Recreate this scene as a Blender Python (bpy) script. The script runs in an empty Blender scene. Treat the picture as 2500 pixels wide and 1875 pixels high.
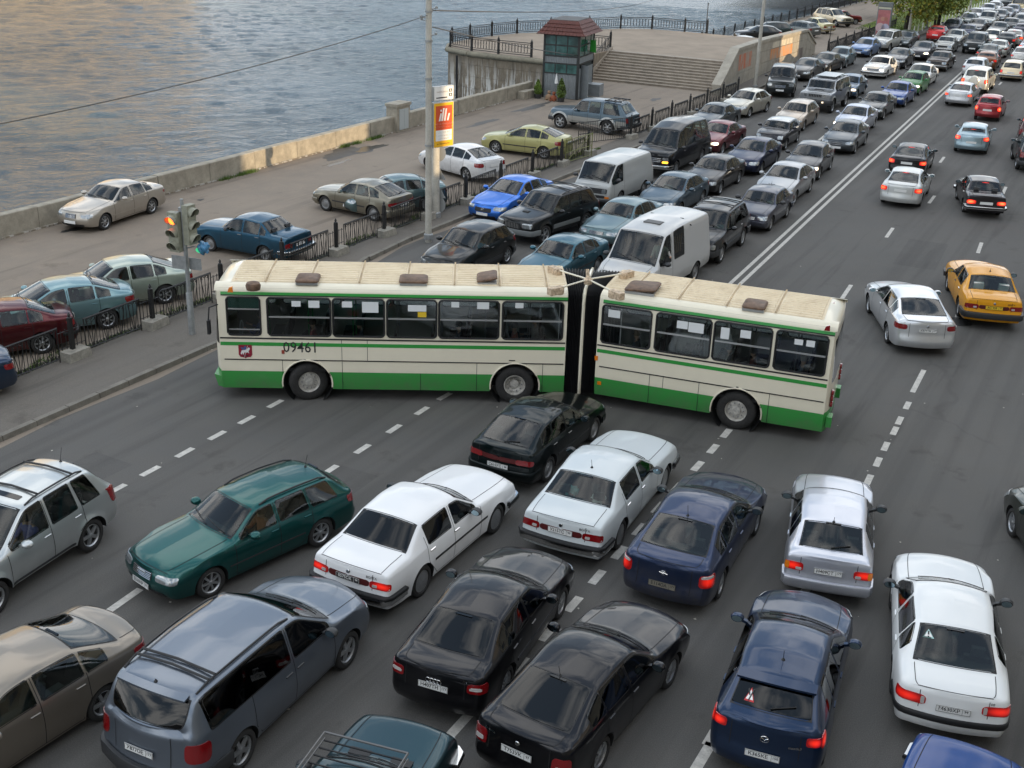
import bpy, bmesh, math, random, colorsys
import numpy as np
from mathutils import Vector, Matrix
R=math.radians
random.seed(7); rng=np.random.default_rng(5)
scn=bpy.context.scene
COL=scn.collection
# ------------------------------------------------------------ camera
CF,CP,CR,CH=2877.8,0.39701,0.03141,12.385
def cam_axes():
    fw=np.array([0,math.cos(CP),-math.sin(CP)]); up=np.array([0,math.sin(CP),math.cos(CP)]); rt=np.array([1.,0,0])
    c,s=math.cos(CR),math.sin(CR)
    return c*rt+s*up,-s*rt+c*up,fw
RT,UP,FW=cam_axes()
cd=bpy.data.cameras.new('camera'); cam=bpy.data.objects.new('camera',cd); COL.objects.link(cam)
cd.sensor_width=36; cd.lens=36*CF/2500; cd.clip_start=.1; cd.clip_end=4000
cam.matrix_world=Matrix(((RT[0],UP[0],-FW[0],0),(RT[1],UP[1],-FW[1],0),(RT[2],UP[2],-FW[2],CH),(0,0,0,1)))
scn.camera=cam
def G(px,py,z=0.0):
    d=(px-1250)/CF*RT-(py-937.5)/CF*UP+FW; t=(z-CH)/d[2]
    return np.array([d[0]*t,d[1]*t])
U2=np.array([math.cos(R(62)),math.sin(R(62))]); N2=np.array([-U2[1],U2[0]])
def SN(s,n): return U2*s+N2*n          # road frame: s along the embankment, n towards the river
# ------------------------------------------------------------ world and sun
SUN_EL=R(9.0); sun_dir=np.array([.72,-.70])      # towards the sun (behind and right of the camera)
w=bpy.data.worlds.new('World'); scn.world=w; w.use_nodes=True
nt=w.node_tree; nt.nodes.clear(); L=nt.links
out=nt.nodes.new('ShaderNodeOutputWorld'); bg=nt.nodes.new('ShaderNodeBackground')
sky=nt.nodes.new('ShaderNodeTexSky'); sky.sky_type='NISHITA'; sky.sun_disc=False
sky.sun_elevation=SUN_EL; sky.sun_rotation=math.atan2(sun_dir[0],sun_dir[1])
sky.air_density=1.0; sky.dust_density=2.0; sky.ozone_density=1.0
tc=nt.nodes.new('ShaderNodeTexCoord'); mp=nt.nodes.new('ShaderNodeMapping'); mp.inputs['Scale'].default_value=(1,1,2.6)
nz=nt.nodes.new('ShaderNodeTexNoise'); nz.inputs['Scale'].default_value=2.6; nz.inputs['Detail'].default_value=6; nz.inputs['Roughness'].default_value=.55
cr=nt.nodes.new('ShaderNodeValToRGB'); cr.color_ramp.elements[0].position=.45; cr.color_ramp.elements[1].position=.60
mx=nt.nodes.new('ShaderNodeMix'); mx.data_type='RGBA'
hs=nt.nodes.new('ShaderNodeMix'); hs.data_type='RGBA'; hs.inputs[0].default_value=.45
L.new(tc.outputs['Generated'],mp.inputs[0]); L.new(mp.outputs[0],nz.inputs[0]); L.new(nz.outputs[0],cr.inputs[0])
L.new(sky.outputs[0],hs.inputs[6]); hs.inputs[7].default_value=(4.6,6.0,8.0,1)
L.new(hs.outputs[2],mx.inputs[6]); mx.inputs[7].default_value=(12.5,12.6,12.6,1)
L.new(cr.outputs[0],mx.inputs[0]); L.new(mx.outputs[2],bg.inputs[0])
bg.inputs[1].default_value=.10; L.new(bg.outputs[0],out.inputs[0])
sl=bpy.data.lights.new('sun','SUN'); sl.energy=2.7; sl.angle=R(.5); sl.color=(1,.76,.48)
sun=bpy.data.objects.new('sun',sl); COL.objects.link(sun)
sv=Vector((sun_dir[0]*math.cos(SUN_EL),sun_dir[1]*math.cos(SUN_EL),math.sin(SUN_EL))).normalized()
sun.rotation_euler=sv.to_track_quat('Z','Y').to_euler(); sun.location=(20,-20,60)
vs=scn.view_settings; vs.view_transform='Standard'; vs.look='None'; vs.gamma=1; vs.use_curve_mapping=False; vs.exposure=0.9

# ------------------------------------------------------------ helpers
def tag(o,label=None,cat=None,group=None,kind=None):
    if label: o['label']=label
    if cat: o['category']=cat
    if group: o['group']=group
    if kind: o['kind']=kind
    return o
def empty(name,loc=(0,0,0),rz=0,label=None,cat=None,group=None,kind=None):
    o=bpy.data.objects.new(name,None); o.empty_display_size=.2; COL.objects.link(o)
    o.location=loc; o.rotation_euler=(0,0,rz); return tag(o,label,cat,group,kind)
def link(name,me,parent=None,label=None,cat=None,group=None,kind=None,loc=None,rz=None):
    o=bpy.data.objects.new(name,me); COL.objects.link(o)
    if parent: o.parent=parent
    if loc is not None: o.location=loc
    if rz is not None: o.rotation_euler=(0,0,rz)
    return tag(o,label,cat,group,kind)
def mesh(name,V,F,mat=None,smooth=False,ang=None,mi=None):
    me=bpy.data.meshes.new(name); me.from_pydata([tuple(map(float,v)) for v in V],[],[tuple(map(int,f)) for f in F]); me.validate()
    for m in (mat if isinstance(mat,(list,tuple)) else [mat]):
        if m: me.materials.append(m)
    if mi is not None and len(mi)==len(me.polygons): me.polygons.foreach_set('material_index',list(mi))
    if smooth:
        me.polygons.foreach_set('use_smooth',[True]*len(me.polygons))
        if ang: me.set_sharp_from_angle(angle=R(ang))
    me.update(); return me
class MB:
    """collects simple solids into one mesh"""
    def __init__(s): s.V=[];s.F=[];s.M=[];s.mi=0
    def add(s,V,F):
        o=len(s.V); s.V+=[tuple(v) for v in V]; s.F+=[tuple(i+o for i in f) for f in F]; s.M+=[s.mi]*len(F); return s
    def box(s,x0,x1,y0,y1,z0,z1):
        return s.add([(x0,y0,z0),(x1,y0,z0),(x1,y1,z0),(x0,y1,z0),(x0,y0,z1),(x1,y0,z1),(x1,y1,z1),(x0,y1,z1)],
        [(0,3,2,1),(4,5,6,7),(0,1,5,4),(1,2,6,5),(2,3,7,6),(3,0,4,7)])
    def hexa(s,b,t):      # bottom 4 pts ccw, top 4 pts ccw
        return s.add(list(b)+list(t),[(0,3,2,1),(4,5,6,7),(0,1,5,4),(1,2,6,5),(2,3,7,6),(3,0,4,7)])
    def obox(s,c,ax,hl,hw,hh):   # oriented box: ax direction in xy
        c=np.array(c,float);a=np.array([ax[0],ax[1],0.]);a/=np.linalg.norm(a);b=np.array([-a[1],a[0],0])
        P=[c+sa*hl*a+sb*hw*b+np.array([0,0,sz*hh]) for sz in(-1,1) for sa,sb in((-1,-1),(1,-1),(1,1),(-1,1))]
        return s.hexa(P[:4],P[4:])
    def tube(s,pts,r,n=6,closed=False,r2=None,cap=True):
        pts=[np.array(p,float) for p in pts]; N=len(pts); rings=[]
        for i,p in enumerate(pts):
            if closed: d=pts[(i+1)%N]-pts[i-1]
            else: d=pts[min(i+1,N-1)]-pts[max(i-1,0)]
            d/=np.linalg.norm(d)+1e-9; up=np.array([0,0,1.]) if abs(d[2])<.9 else np.array([1.,0,0])
            a=np.cross(d,up);a/=np.linalg.norm(a);b=np.cross(a,d)
            rr=r if r2 is None else r+(r2-r)*i/(N-1)
            rings.append([p+rr*(math.cos(t)*a+math.sin(t)*b) for t in np.arange(n)*2*math.pi/n])
        V=[v for q in rings for v in q];F=[]
        for i in range(N if closed else N-1):
            j=(i+1)%N
            for k in range(n): F.append((i*n+k,i*n+(k+1)%n,j*n+(k+1)%n,j*n+k))
        if not closed and cap: F.append(tuple(range(n)));F.append(tuple((N-1)*n+k for k in range(n))[::-1])
        return s.add(V,F)
    def lathe(s,prof,n=24,c=(0,0,0),axis='z',cap=False):
        V=[];F=[]
        for r,h in prof:
            for k in range(n):
                t=2*math.pi*k/n; a,b=r*math.cos(t),r*math.sin(t)
                p=(a,b,h) if axis=='z' else ((a,h,b) if axis=='y' else (h,a,b))
                V.append((p[0]+c[0],p[1]+c[1],p[2]+c[2]))
        m=len(prof)
        for i in range(m-1):
            for k in range(n): F.append((i*n+k,i*n+(k+1)%n,(i+1)*n+(k+1)%n,(i+1)*n+k))
        if cap: F.append(tuple(range(n))[::-1]); F.append(tuple((m-1)*n+k for k in range(n)))
        return s.add(V,F)
    def prism(s,poly,z0,z1):
        n=len(poly); return s.add([(x,y,z0) for x,y in poly]+[(x,y,z1) for x,y in poly],
            [tuple(range(n))[::-1],tuple(range(n,2*n))]+[(i,(i+1)%n,n+(i+1)%n,n+i) for i in range(n)])
    def me(s,name,mat,smooth=False,ang=40):
        m=mesh(name,s.V,s.F,mat,smooth,ang,s.M if isinstance(mat,(list,tuple)) else None)
        bm=bmesh.new();bm.from_mesh(m);bmesh.ops.recalc_face_normals(bm,faces=bm.faces);bm.to_mesh(m);bm.free();return m
    def build(s,name,mat,parent=None,smooth=False,ang=40,**k):
        return link(name,s.me(name,mat,smooth,ang),parent,**k)
# ------------------------------------------------------------ materials
MATS={}
def nodes(name):
    m=bpy.data.materials.new(name); m.use_nodes=True; t=m.node_tree; b=t.nodes['Principled BSDF']; return m,t,b
def noise(t,scale,detail=4,rough=.5,co='Object',stretch=None,w=None):
    n=t.nodes.new('ShaderNodeTexNoise'); n.inputs['Scale'].default_value=scale; n.inputs['Detail'].default_value=detail; n.inputs['Roughness'].default_value=rough
    c=t.nodes.new('ShaderNodeTexCoord') if co!='Pos' else t.nodes.new('ShaderNodeNewGeometry')
    o=c.outputs['Position'] if co=='Pos' else c.outputs[co]
    if stretch:
        if w is not None:
            m=t.nodes.new('ShaderNodeMapping'); m.inputs['Rotation'].default_value=(0,0,w); t.links.new(o,m.inputs[0]); o=m.outputs[0]
        m=t.nodes.new('ShaderNodeMapping'); m.inputs['Scale'].default_value=stretch
        t.links.new(o,m.inputs[0]); o=m.outputs[0]
    t.links.new(o,n.inputs['Vector']); return n.outputs['Fac']
def ramp(t,f,stops):
    r=t.nodes.new('ShaderNodeValToRGB'); e=r.color_ramp.elements
    while len(e)<len(stops): e.new(.5)
    for i,(p,c) in enumerate(stops): e[i].position=p; e[i].color=(*c,1) if len(c)==3 else c
    t.links.new(f,r.inputs[0]); return r.outputs[0]
def mixc(t,f,a,b,mode='MIX'):
    m=t.nodes.new('ShaderNodeMix'); m.data_type='RGBA'; m.blend_type=mode
    for sock,v in((0,f),(6,a),(7,b)):
        if hasattr(v,'node'): t.links.new(v,m.inputs[sock])
        elif sock==0: m.inputs[0].default_value=v
        else: m.inputs[sock].default_value=(*v,1)
    return m.outputs[2]
def bump(t,b,h,s=.3,d=.02):
    n=t.nodes.new('ShaderNodeBump'); n.inputs['Strength'].default_value=s; n.inputs['Distance'].default_value=d
    t.links.new(h,n.inputs['Height']); t.links.new(n.outputs[0],b.inputs['Normal'])
def solid(name,c,rough=.5,metal=0,em=None,es=0,coat=0,var=0,vs=8,spec=None,bmp=0):
    if name in MATS: return MATS[name]
    m,t,b=nodes(name); b.inputs['Base Color'].default_value=(*c,1); b.inputs['Roughness'].default_value=rough; b.inputs['Metallic'].default_value=metal
    if coat: b.inputs['Coat Weight'].default_value=coat; b.inputs['Coat Roughness'].default_value=.04
    if em: b.inputs['Emission Color'].default_value=(*em,1); b.inputs['Emission Strength'].default_value=es
    if spec is not None: b.inputs['Specular IOR Level'].default_value=spec
    if var:
        f=noise(t,vs,5,.6); d=tuple(x*(1-var) for x in c); l=tuple(min(1,x*(1+var)) for x in c)
        t.links.new(ramp(t,f,[(.3,d),(.7,l)]),b.inputs['Base Color'])
        if bmp: bump(t,b,f,bmp,.01)
    MATS[name]=m; return m
def srgb(r,g,b): 
    f=lambda c:(c/255/12.92) if c<=10 else ((c/255+.055)/1.055)**2.4
    return (f(r),f(g),f(b))
def paint(name,c,metal=.35,rough=.32,dirt=.25):
    if name in MATS: return MATS[name]
    m,t,b=nodes(name)
    f=noise(t,3.0,6,.65)
    # road film: a dusty tint that gets stronger towards the sills (dirt has that shape on every car)
    tcn=t.nodes.new('ShaderNodeTexCoord'); sx=t.nodes.new('ShaderNodeSeparateXYZ'); t.links.new(tcn.outputs['Object'],sx.inputs[0])
    mr=t.nodes.new('ShaderNodeMapRange'); mr.inputs[1].default_value=.25; mr.inputs[2].default_value=.95; mr.inputs[3].default_value=1; mr.inputs[4].default_value=.12
    t.links.new(sx.outputs[2],mr.inputs[0])
    mu=t.nodes.new('ShaderNodeMath'); mu.operation='MULTIPLY'; t.links.new(mr.outputs[0],mu.inputs[0]); 
    r1=ramp(t,f,[(.3,(.15,)*3),(.75,(1,)*3)]); t.links.new(r1,mu.inputs[1])
    m2=t.nodes.new('ShaderNodeMath'); m2.operation='MULTIPLY'; m2.inputs[1].default_value=dirt*(1.3 if max(c)<.06 else 2.6); t.links.new(mu.outputs[0],m2.inputs[0])
    t.links.new(mixc(t,m2.outputs[0],c,(.13,.115,.095)),b.inputs['Base Color'])
    b.inputs['Metallic'].default_value=metal; b.inputs['Coat Weight'].default_value=.62; b.inputs['Coat Roughness'].default_value=.025; b.inputs['Specular IOR Level'].default_value=.08
    ra=t.nodes.new('ShaderNodeMath'); ra.operation='MULTIPLY_ADD'; ra.inputs[1].default_value=.5; ra.inputs[2].default_value=rough; t.links.new(m2.outputs[0],ra.inputs[0]); t.links.new(ra.outputs[0],b.inputs['Roughness'])
    MATS[name]=m; return m
M_black=solid('rubber_black',(.012,.012,.013),.55)
M_plastic=solid('dark_plastic',(.03,.031,.033),.45)
M_under=solid('underbody_black',(.008,.008,.008),.9)
M_seam=solid('seam_dark',(.01,.01,.011),.8)
M_chrome=solid('chrome',(.62,.62,.62),.12,1)
M_rim=solid('alloy_silver',(.42,.43,.44),.35,.8,var=.2,vs=20)
M_steel=solid('steel_wheel_grey',(.25,.25,.25),.5,.4,var=.3,vs=18)
M_tyre=solid('tyre_rubber',(.022,.021,.020),.85,var=.3,vs=14)
M_tail=solid('tail_lamp_red',(.20,.006,.008),.12,coat=1)
def lamp(name,e0,e1,c0,c1):
    m,t,b=nodes(name); tc=t.nodes.new('ShaderNodeTexCoord'); g=t.nodes.new('ShaderNodeTexGradient'); g.gradient_type='SPHERICAL'
    mp=t.nodes.new('ShaderNodeMapping'); mp.vector_type='POINT'; mp.inputs['Location'].default_value=(-.5*1.3,-.5*1.3,-.5*1.3); mp.inputs['Scale'].default_value=(1.3,1.3,1.3)
    t.links.new(tc.outputs['Generated'],mp.inputs[0]); t.links.new(mp.outputs[0],g.inputs[0])
    t.links.new(ramp(t,g.outputs['Fac'],[(.15,c0),(.75,c1)]),b.inputs['Emission Color'])
    r=ramp(t,g.outputs['Fac'],[(.25,(e0/e1,)*3),(.7,(1,)*3)]); mu=t.nodes.new('ShaderNodeMath'); mu.operation='MULTIPLY'; mu.inputs[1].default_value=e1; t.links.new(r,mu.inputs[0]); t.links.new(mu.outputs[0],b.inputs['Emission Strength'])
    b.inputs['Base Color'].default_value=(.35,.01,.01,1); b.inputs['Roughness'].default_value=.12; b.inputs['Coat Weight'].default_value=1; return m
M_headlit=lamp('head_lamp_lit',.35,7,(1,.75,.45),(1,.9,.7)); M_headlit.node_tree.nodes['Principled BSDF'].inputs['Base Color'].default_value=(.4,.4,.4,1)
M_tail_lit=lamp('tail_lamp_lit',.02,.5,(1,.012,.008),(1,.035,.012))
M_brake=lamp('brake_lamp_glow',.25,4.2,(1,.02,.008),(1,.075,.02))
M_head=solid('head_lamp_glass',(.33,.35,.36),.1,.6,coat=1,var=.3,vs=9)
M_amber=solid('indicator_amber',(.75,.20,.01),.2,coat=1)
M_mirror=solid('mirror_glass',(.55,.75,.85),.03,1)
M_plate=solid('plate_white',(.70,.70,.68),.4)
M_platey=solid('plate_yellow',(.75,.5,.03),.4)
M_plated=solid('plate_dark',(.03,.03,.03),.4)
M_ink=solid('plate_ink',(.02,.02,.02),.5)
M_inkw=solid('plate_ink_white',(.75,.75,.72),.5)
def glass(name,c=(.012,.016,.018),rough=.05):
    if name in MATS: return MATS[name]
    m,t,b=nodes(name); f=noise(t,1.7,3,.5)
    t.links.new(ramp(t,f,[(.35,tuple(x*.6 for x in c)),(.7,tuple(x*2.0 for x in c))]),b.inputs['Base Color'])
    b.inputs['Roughness'].default_value=rough; b.inputs['IOR'].default_value=1.6
    MATS[name]=m; return m
M_glass_far=glass('car_glass_far',(.016,.021,.022)); M_cabin=solid('cabin_lining',(.045,.048,.048),.8); M_carseat=solid('car_seat',(.06,.06,.062),.8,var=.2,vs=3)
def clear_glass(name,c,ior=1.5):
    m,t,b=nodes(name); tr=t.nodes.new('ShaderNodeBsdfTransparent'); tr.inputs[0].default_value=(*c,1); g=t.nodes.new('ShaderNodeBsdfGlossy'); g.inputs['Roughness'].default_value=.02; g.inputs[0].default_value=(1,1,1,1)
    f=t.nodes.new('ShaderNodeFresnel'); f.inputs[0].default_value=ior; x=t.nodes.new('ShaderNodeMixShader'); t.links.new(f.outputs[0],x.inputs[0]); t.links.new(tr.outputs[0],x.inputs[1]); t.links.new(g.outputs[0],x.inputs[2]); t.links.new(x.outputs[0],t.nodes['Material Output'].inputs[0]); MATS[name]=m; return m
M_glass=clear_glass('car_glass',(.52,.62,.58),1.55); M_tint=clear_glass('car_glass_tinted',(.05,.055,.065),1.48)
def text_mesh(txt,size,mat,name='lettering',thick=0.0,bold=0.0,align='CENTER'):
    cu=bpy.data.curves.new(name,'FONT'); cu.body=txt; cu.size=size; cu.align_x=align; cu.align_y='CENTER'; cu.extrude=thick; cu.offset=bold; cu.resolution_u=2
    o=bpy.data.objects.new(name,cu); COL.objects.link(o); dg=bpy.context.evaluated_depsgraph_get()
    me=bpy.data.meshes.new_from_object(o.evaluated_get(dg)); bpy.data.objects.remove(o); me.materials.clear(); me.materials.append(mat); me.name=name
    return me
# ------------------------------------------------------------ vehicle builder
def bez(A,B,C,t):
    t=t[...,None]; return (1-t)**2*A+2*t*(1-t)*B+t*t*C
class Shell:
    """analytic car skin: u runs rear to front (metres), v runs 0 sill .. 1 belt .. 2 rail .. 3 centre line"""
    def __init__(s,d):
        s.d=d; W=d['W']; s.F=d['wb']/2+d['fo']; s.R=s.F-d['L']; s.wf=d['wb']/2; s.wr=-d['wb']/2
        s.r=d['wr']; s.ra=d['wr']+d.get('gap',.055); B=s.B=d.get('bow',.10)
        s.g=np.arange(s.R,s.F+.005,.01)
        k=d.get('soft',.05)
        def sm(v,k=k):
            n=int(k*3/.01); 
            if n<1: return v
            ker=np.exp(-.5*(np.arange(-n,n+1)*.01/k)**2); ker/=ker.sum()
            return np.convolve(np.pad(v,n,'edge'),ker,'valid')
        it=lambda pts,j: np.interp(s.g,[p[0] for p in pts],[p[j] for p in pts])
        pr=sorted(d['rail']); s.xr=sm(it(pr,1)); s.zr=sm(it(pr,2))
        yf=sorted(d['ry']); s.yrf=sm(it(yf,1),.1)
        s.zb=sm(it(sorted(d['belt']),1),.1)
        e=np.minimum(s.g-s.R,s.F-s.g); ef=s.F-s.g; er=s.g-s.R
        W2=np.ones_like(s.g)
        tf=d.get('tf',.07); tr=d.get('tr',.05); tl=d.get('tl',.9)
        W2-=tf*np.clip(1-ef/tl,0,1)**1.8; W2-=tr*np.clip(1-er/tl,0,1)**1.8
        rc=d.get('rc',.16); q=np.clip(1-e/rc,0,1); W2-=(1-np.sqrt(np.clip(1-q*q,0,1)))*rc*.75/(W/2)
        s.W2=W2*W/2
        s.fadeF=np.clip(1-ef/d.get('fade',.45),0,1)**1.5; s.fadeR=np.clip(1-er/d.get('fade',.45),0,1)**1.5
        mid=(d['hd']+d['rr'])/2; bwf=d.get('bwf',.12); bwr=d.get('bwr',.08)
        tx=np.where(s.g>mid,bwf*np.clip((s.g-mid)/(d['cw']-mid+1e-6),0,1),-bwr*np.clip((mid-s.g)/(mid-d['dk']+1e-6),0,1))
        tx=np.where(ef<.5,tx+(B-tx)*(1-ef/.5),tx); tx=np.where(er<.35,tx+(-d.get('bowr',B*.8)-tx)*(1-er/.35),tx); s.Br=d.get('bowr',B*.8)
        s.xt=s.xr+tx
        cr=np.interp(s.g,[s.R,d['dk'],d['rr'],mid,d['hd'],d['cw'],s.F-.3,s.F],[.02,.025,.05,.075,.055,.05,.05,.03])*d.get('crown',1)
        s.zt=s.zr+cr
        s.pf=d.get('pf',[(0.2,-.12),(.34,-.01),(.5,0),(.6,-.03),(.85,-.10)]); s.pr=d.get('pr',[(0.2,-.12),(.34,-.01),(.52,0),(.58,-.05),(.95,-.09)])
        s.zs=d.get('zs',.22); s.f1=d.get('f1',.16); s.f2=d.get('f2',.22)
        s.bulge=d.get('bulge',.05)
    def I(s,u,a): return np.interp(u,s.g,a)
    def zlow(s,u):
        z=np.full_like(u,s.zs)+np.interp(u,[s.R,s.R+.5,s.F-.5,s.F],[.06,0,0,.03])
        for xa in(s.wf,s.wr):
            d=np.abs(u-xa); z=np.where(d<s.ra,np.maximum(z,s.r+np.sqrt(np.clip(s.ra**2-d**2,0,None))*1.0),z)
        return z
    def side(s,u,z):
        zb=s.I(u,s.zb); W=s.I(u,s.W2); zm=.42+.25*(zb); zl=s.zs
        f=np.where(z<zm,1-s.bulge*1.2*np.clip((zm-z)/(zm-zl),0,1.3)**2,1-s.bulge*np.clip((z-zm)/(zb-zm),0,1)**1.7)
        a=0
        for xa in(s.wf,s.wr):
            rr=np.sqrt((u-xa)**2+(z-s.r)**2); a=a+s.d.get('flare',.012)*np.exp(-((rr-s.ra)/.06)**2)
        x=u+s.I(u,s.fadeF)*np.interp(z,[p[0] for p in s.pf],[p[1] for p in s.pf])-s.I(u,s.fadeR)*np.interp(z,[p[0] for p in s.pr],[p[1] for p in s.pr])
        return np.stack([x,W*f+a,z],-1)
    def P(s,u,v):
        u,v=np.broadcast_arrays(np.asarray(u,float),np.asarray(v,float)); zb=s.I(u,s.zb)
        ex=s.I(u,s.fadeF); er=s.I(u,s.fadeR)
        zr=s.I(u,s.zr); dxr=ex*np.interp(zr,[p[0] for p in s.pf],[p[1] for p in s.pf])-er*np.interp(zr,[p[0] for p in s.pr],[p[1] for p in s.pr])
        zt=s.I(u,s.zt)
        Pr=np.stack([s.I(u,s.xr)+dxr,s.I(u,s.W2)*s.I(u,s.yrf),zr],-1)
        def top(w):   # w 0 rail ..1 centre
            y=Pr[...,1]*(1-w); k=1-(1-w)**2
            return np.stack([Pr[...,0]+(s.I(u,s.xt)-s.I(u,s.xr))*k,y,zr+(zt-zr)*k],-1)
        zl=s.zlow(u)
        def low(w): return s.side(u,zl+(zb-zl)*w)
        Pb=low(np.ones_like(u))
        out=np.where((v<1)[...,None],low(np.clip(v,0,1)),np.where((v<2)[...,None],Pb+(Pr-Pb)*np.clip(v-1,0,1)[...,None],top(np.clip(v-2,0,1))))
        # corner roundings, in absolute size
        f1=s.f1; A=low(1-np.full_like(u,f1)*.6); g2=s.f2
        len12=np.linalg.norm(Pr-Pb,axis=-1)+1e-6; c1=np.minimum(.5,.05/len12)
        C=Pb+(Pr-Pb)*c1[...,None]
        lo=1-f1*.6; m=(v>lo)&(v<1+c1); t=np.where(v<1,(v-lo)/(f1*.6)*.5,.5+(v-1)/c1*.5)
        out=np.where(m[...,None],bez(A,Pb,C,np.clip(t,0,1)),out)
        c2=np.minimum(.5,s.d.get('rrad',.07)/len12); A2=Pr+(Pb-Pr)*c2[...,None]; C2=top(np.full_like(u,g2))
        m=(v>2-c2)&(v<2+g2); t=np.where(v<2,(v-2+c2)/c2*.5,.5+(v-2)/g2*.5)
        return np.where(m[...,None],bez(A2,Pr,C2,np.clip(t,0,1)),out)
    def urail(s,x): return float(np.interp(x,s.xr,s.g))
    def body(s,lod=0):
        du=.07 if lod==0 else .14
        us=list(np.arange(s.R+.25,s.F-.2,du))+[s.R,s.R+.015,s.R+.04,s.R+.08,s.R+.14,s.R+.2,s.F,s.F-.015,s.F-.04,s.F-.08,s.F-.14]
        for xa in(s.wf,s.wr):
            us=[q for q in us if abs(q-xa)>s.ra+.02]
            for k in range(-8,9) if lod==0 else range(-5,6): us.append(xa+s.ra*math.sin(k/(8 if lod==0 else 5)*math.pi/2))
            us+=[xa-s.ra-.012,xa+s.ra+.012]
        hol=s.holes() if lod==0 else []
        for k_,u0,u1 in hol: us=[q for q in us if min(abs(q-u0),abs(q-u1))>.012]+[u0,u1]
        us=np.array(sorted(set(np.round(us,4)))); us=us[(us>=s.R)&(us<=s.F)]; us=np.r_[us[0],us[1:][np.diff(us)>.006]]
        f1=s.f1*.6
        vs=[0,.15,.3,.45,.6,.75,1-f1,1-f1/2,1,1.04,1.12,1.35,1.6,1.8,1.9,1.96,2,2+s.f2*.33,2+s.f2*.66,2+s.f2,2.45,2.62,2.8,3] if lod==0 else [0,.3,.6,1-f1,1,1.08,1.5,1.85,2,2+s.f2*.5,2+s.f2,2.6,3]
        vs=np.array(vs); nu,nv=len(us),len(vs); VV=np.repeat(vs[None,:],nu,0)
        if lod==0:
            a=s.P(us,1.0); b=s.P(us,2.0); h=np.linalg.norm(b-a,axis=-1)+1e-6; lo=1+np.minimum(.035/h,.45); hi=2-np.minimum(.05/h,.45)
            VV[:,9]=lo; 
            for q,f_ in((10,.2),(11,.4),(12,.6),(13,.8)): VV[:,q]=lo+(hi-lo)*f_
            VV[:,14]=hi; VV[:,15]=(hi+2)/2; mm=np.where(us>(s.d['hd']+s.d['rr'])/2,s.d.get('wsm',.055),s.d.get('rsm',.07)); VV[:,17]=2+mm/(b[:,1]+1e-6)
        P=s.P(us[:,None]*np.ones_like(VV),VV); P[:,-1,1]=0
        def hole(i,j):
            for k_,u0,u1 in hol:
                if us[i]>=u0-.003 and us[i+1]<=u1+.003 and ((k_=='s' and 9<=j<14) or (k_=='t' and j>=17)): return True
            return False
        V=[];F=[]
        Lf=P.reshape(-1,3); Rt=Lf*[1,-1,1]; V=np.vstack([Lf,Rt]); o=nu*nv
        idx=lambda i,j:i*nv+j
        for i in range(nu-1):
            for j in range(nv-1):
                if hol and hole(i,j): continue
                a,b,c,d=idx(i,j),idx(i+1,j),idx(i+1,j+1),idx(i,j+1)
                F.append((a,d,c,b)); F.append((a+o,b+o,c+o,d+o))
        # inner wheelhouse lip and floor
        low=P[:,0].copy(); inn=low.copy(); inn[:,1]-=.28; inn[:,1]=np.maximum(inn[:,1],.2)
        k=len(V); V=np.vstack([V,inn,inn*[1,-1,1]]); mi=[0]*len(F)
        for i in range(nu-1):
            F.append((idx(i,0),idx(i+1,0),k+i+1,k+i)); F.append((idx(i,0)+o,k+nu+i,k+nu+i+1,idx(i+1,0)+o)); F.append((k+i,k+i+1,k+nu+i+1,k+nu+i)); mi+=[1,1,1]
        # end faces
        na=9
        for end,i in((1,nu-1),(-1,0)):
            base=len(V); rows=P[i,:]; j2=[j for j in range(nv) if vs[j]<=2+1e-6]
            A=np.linspace(-1,1,na); B=s.B if end>0 else s.Br; grid=[]
            for j in j2:
                p=rows[j]; grid.append([(p[0]+end*B*(1-a*a),p[1]*a,p[2]+(s.I(us[i],s.zt)-s.I(us[i],s.zr))*(1-a*a)*max(0,vs[j]-1)) for a in A])
            # use plan bow so that the top row meets the hood edge: drop the top by reusing hood points
            V=np.vstack([V,np.array(grid).reshape(-1,3)])
            for jj in range(len(j2)-1):
                for a in range(na-1):
                    q=(base+jj*na+a,base+jj*na+a+1,base+(jj+1)*na+a+1,base+(jj+1)*na+a); F.append(q if end>0 else q[::-1]); mi.append(0)
            # bridge top row of the face to hood section
            topr=[base+(len(j2)-1)*na+a for a in range(na)]; hood=[idx(i,j) for j in range(nv) if vs[j]>=2-1e-6]; hood=[h for h in hood]+[h+o for h in hood[::-1][1:]]
            hood=hood[::-1]; poly=topr+hood[::-1]
            F.append(tuple(poly)); mi.append(0)
        return V,F,mi
    def holes(s):
        d=s.d; H=[('s',round(min(a,b),4),round(max(a,b),4)) for a,b,_ in d['sw']]+[('t',round(d['hd']+.03,4),round(d['cw']-.03,4))]
        if d.get('rw',1): a,b=d.get('rwu',(d['dk']+.03,d['rr']-.03)); H.append(('t',round(a,4),round(b,4)))
        return H
    # ---- curves around an end of the car at height z
    def outline(s,end,z):
        key=(end,round(z,2))
        if not hasattr(s,'oc'): s.oc={}
        if key in s.oc: return s.oc[key]
        ue=s.F if end>0 else s.R; us=ue-end*np.r_[0,.01,.03,.06,.1,.14,.18,np.arange(.22,1.6,.04)]
        zb=float(s.I(ue,s.zb)); 
        if z<=zb: pts=s.side(us,np.full_like(us,z))
        else:
            zr=s.I(us,s.zr); zbu=s.I(us,s.zb); v=1+np.clip((z-zbu)/(zr-zbu+1e-6),0,.97); pts=s.P(us,v)
            sd=s.side(us,np.full_like(us,z)); pts=np.where((z<zbu)[:,None],sd,pts)
        B=s.B if end>0 else s.Br; p=pts[0]; A=np.linspace(0,1,12)[:-1]
        face=np.array([(p[0]+end*B*(1-a*a),p[1]*a,z) for a in A])
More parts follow.
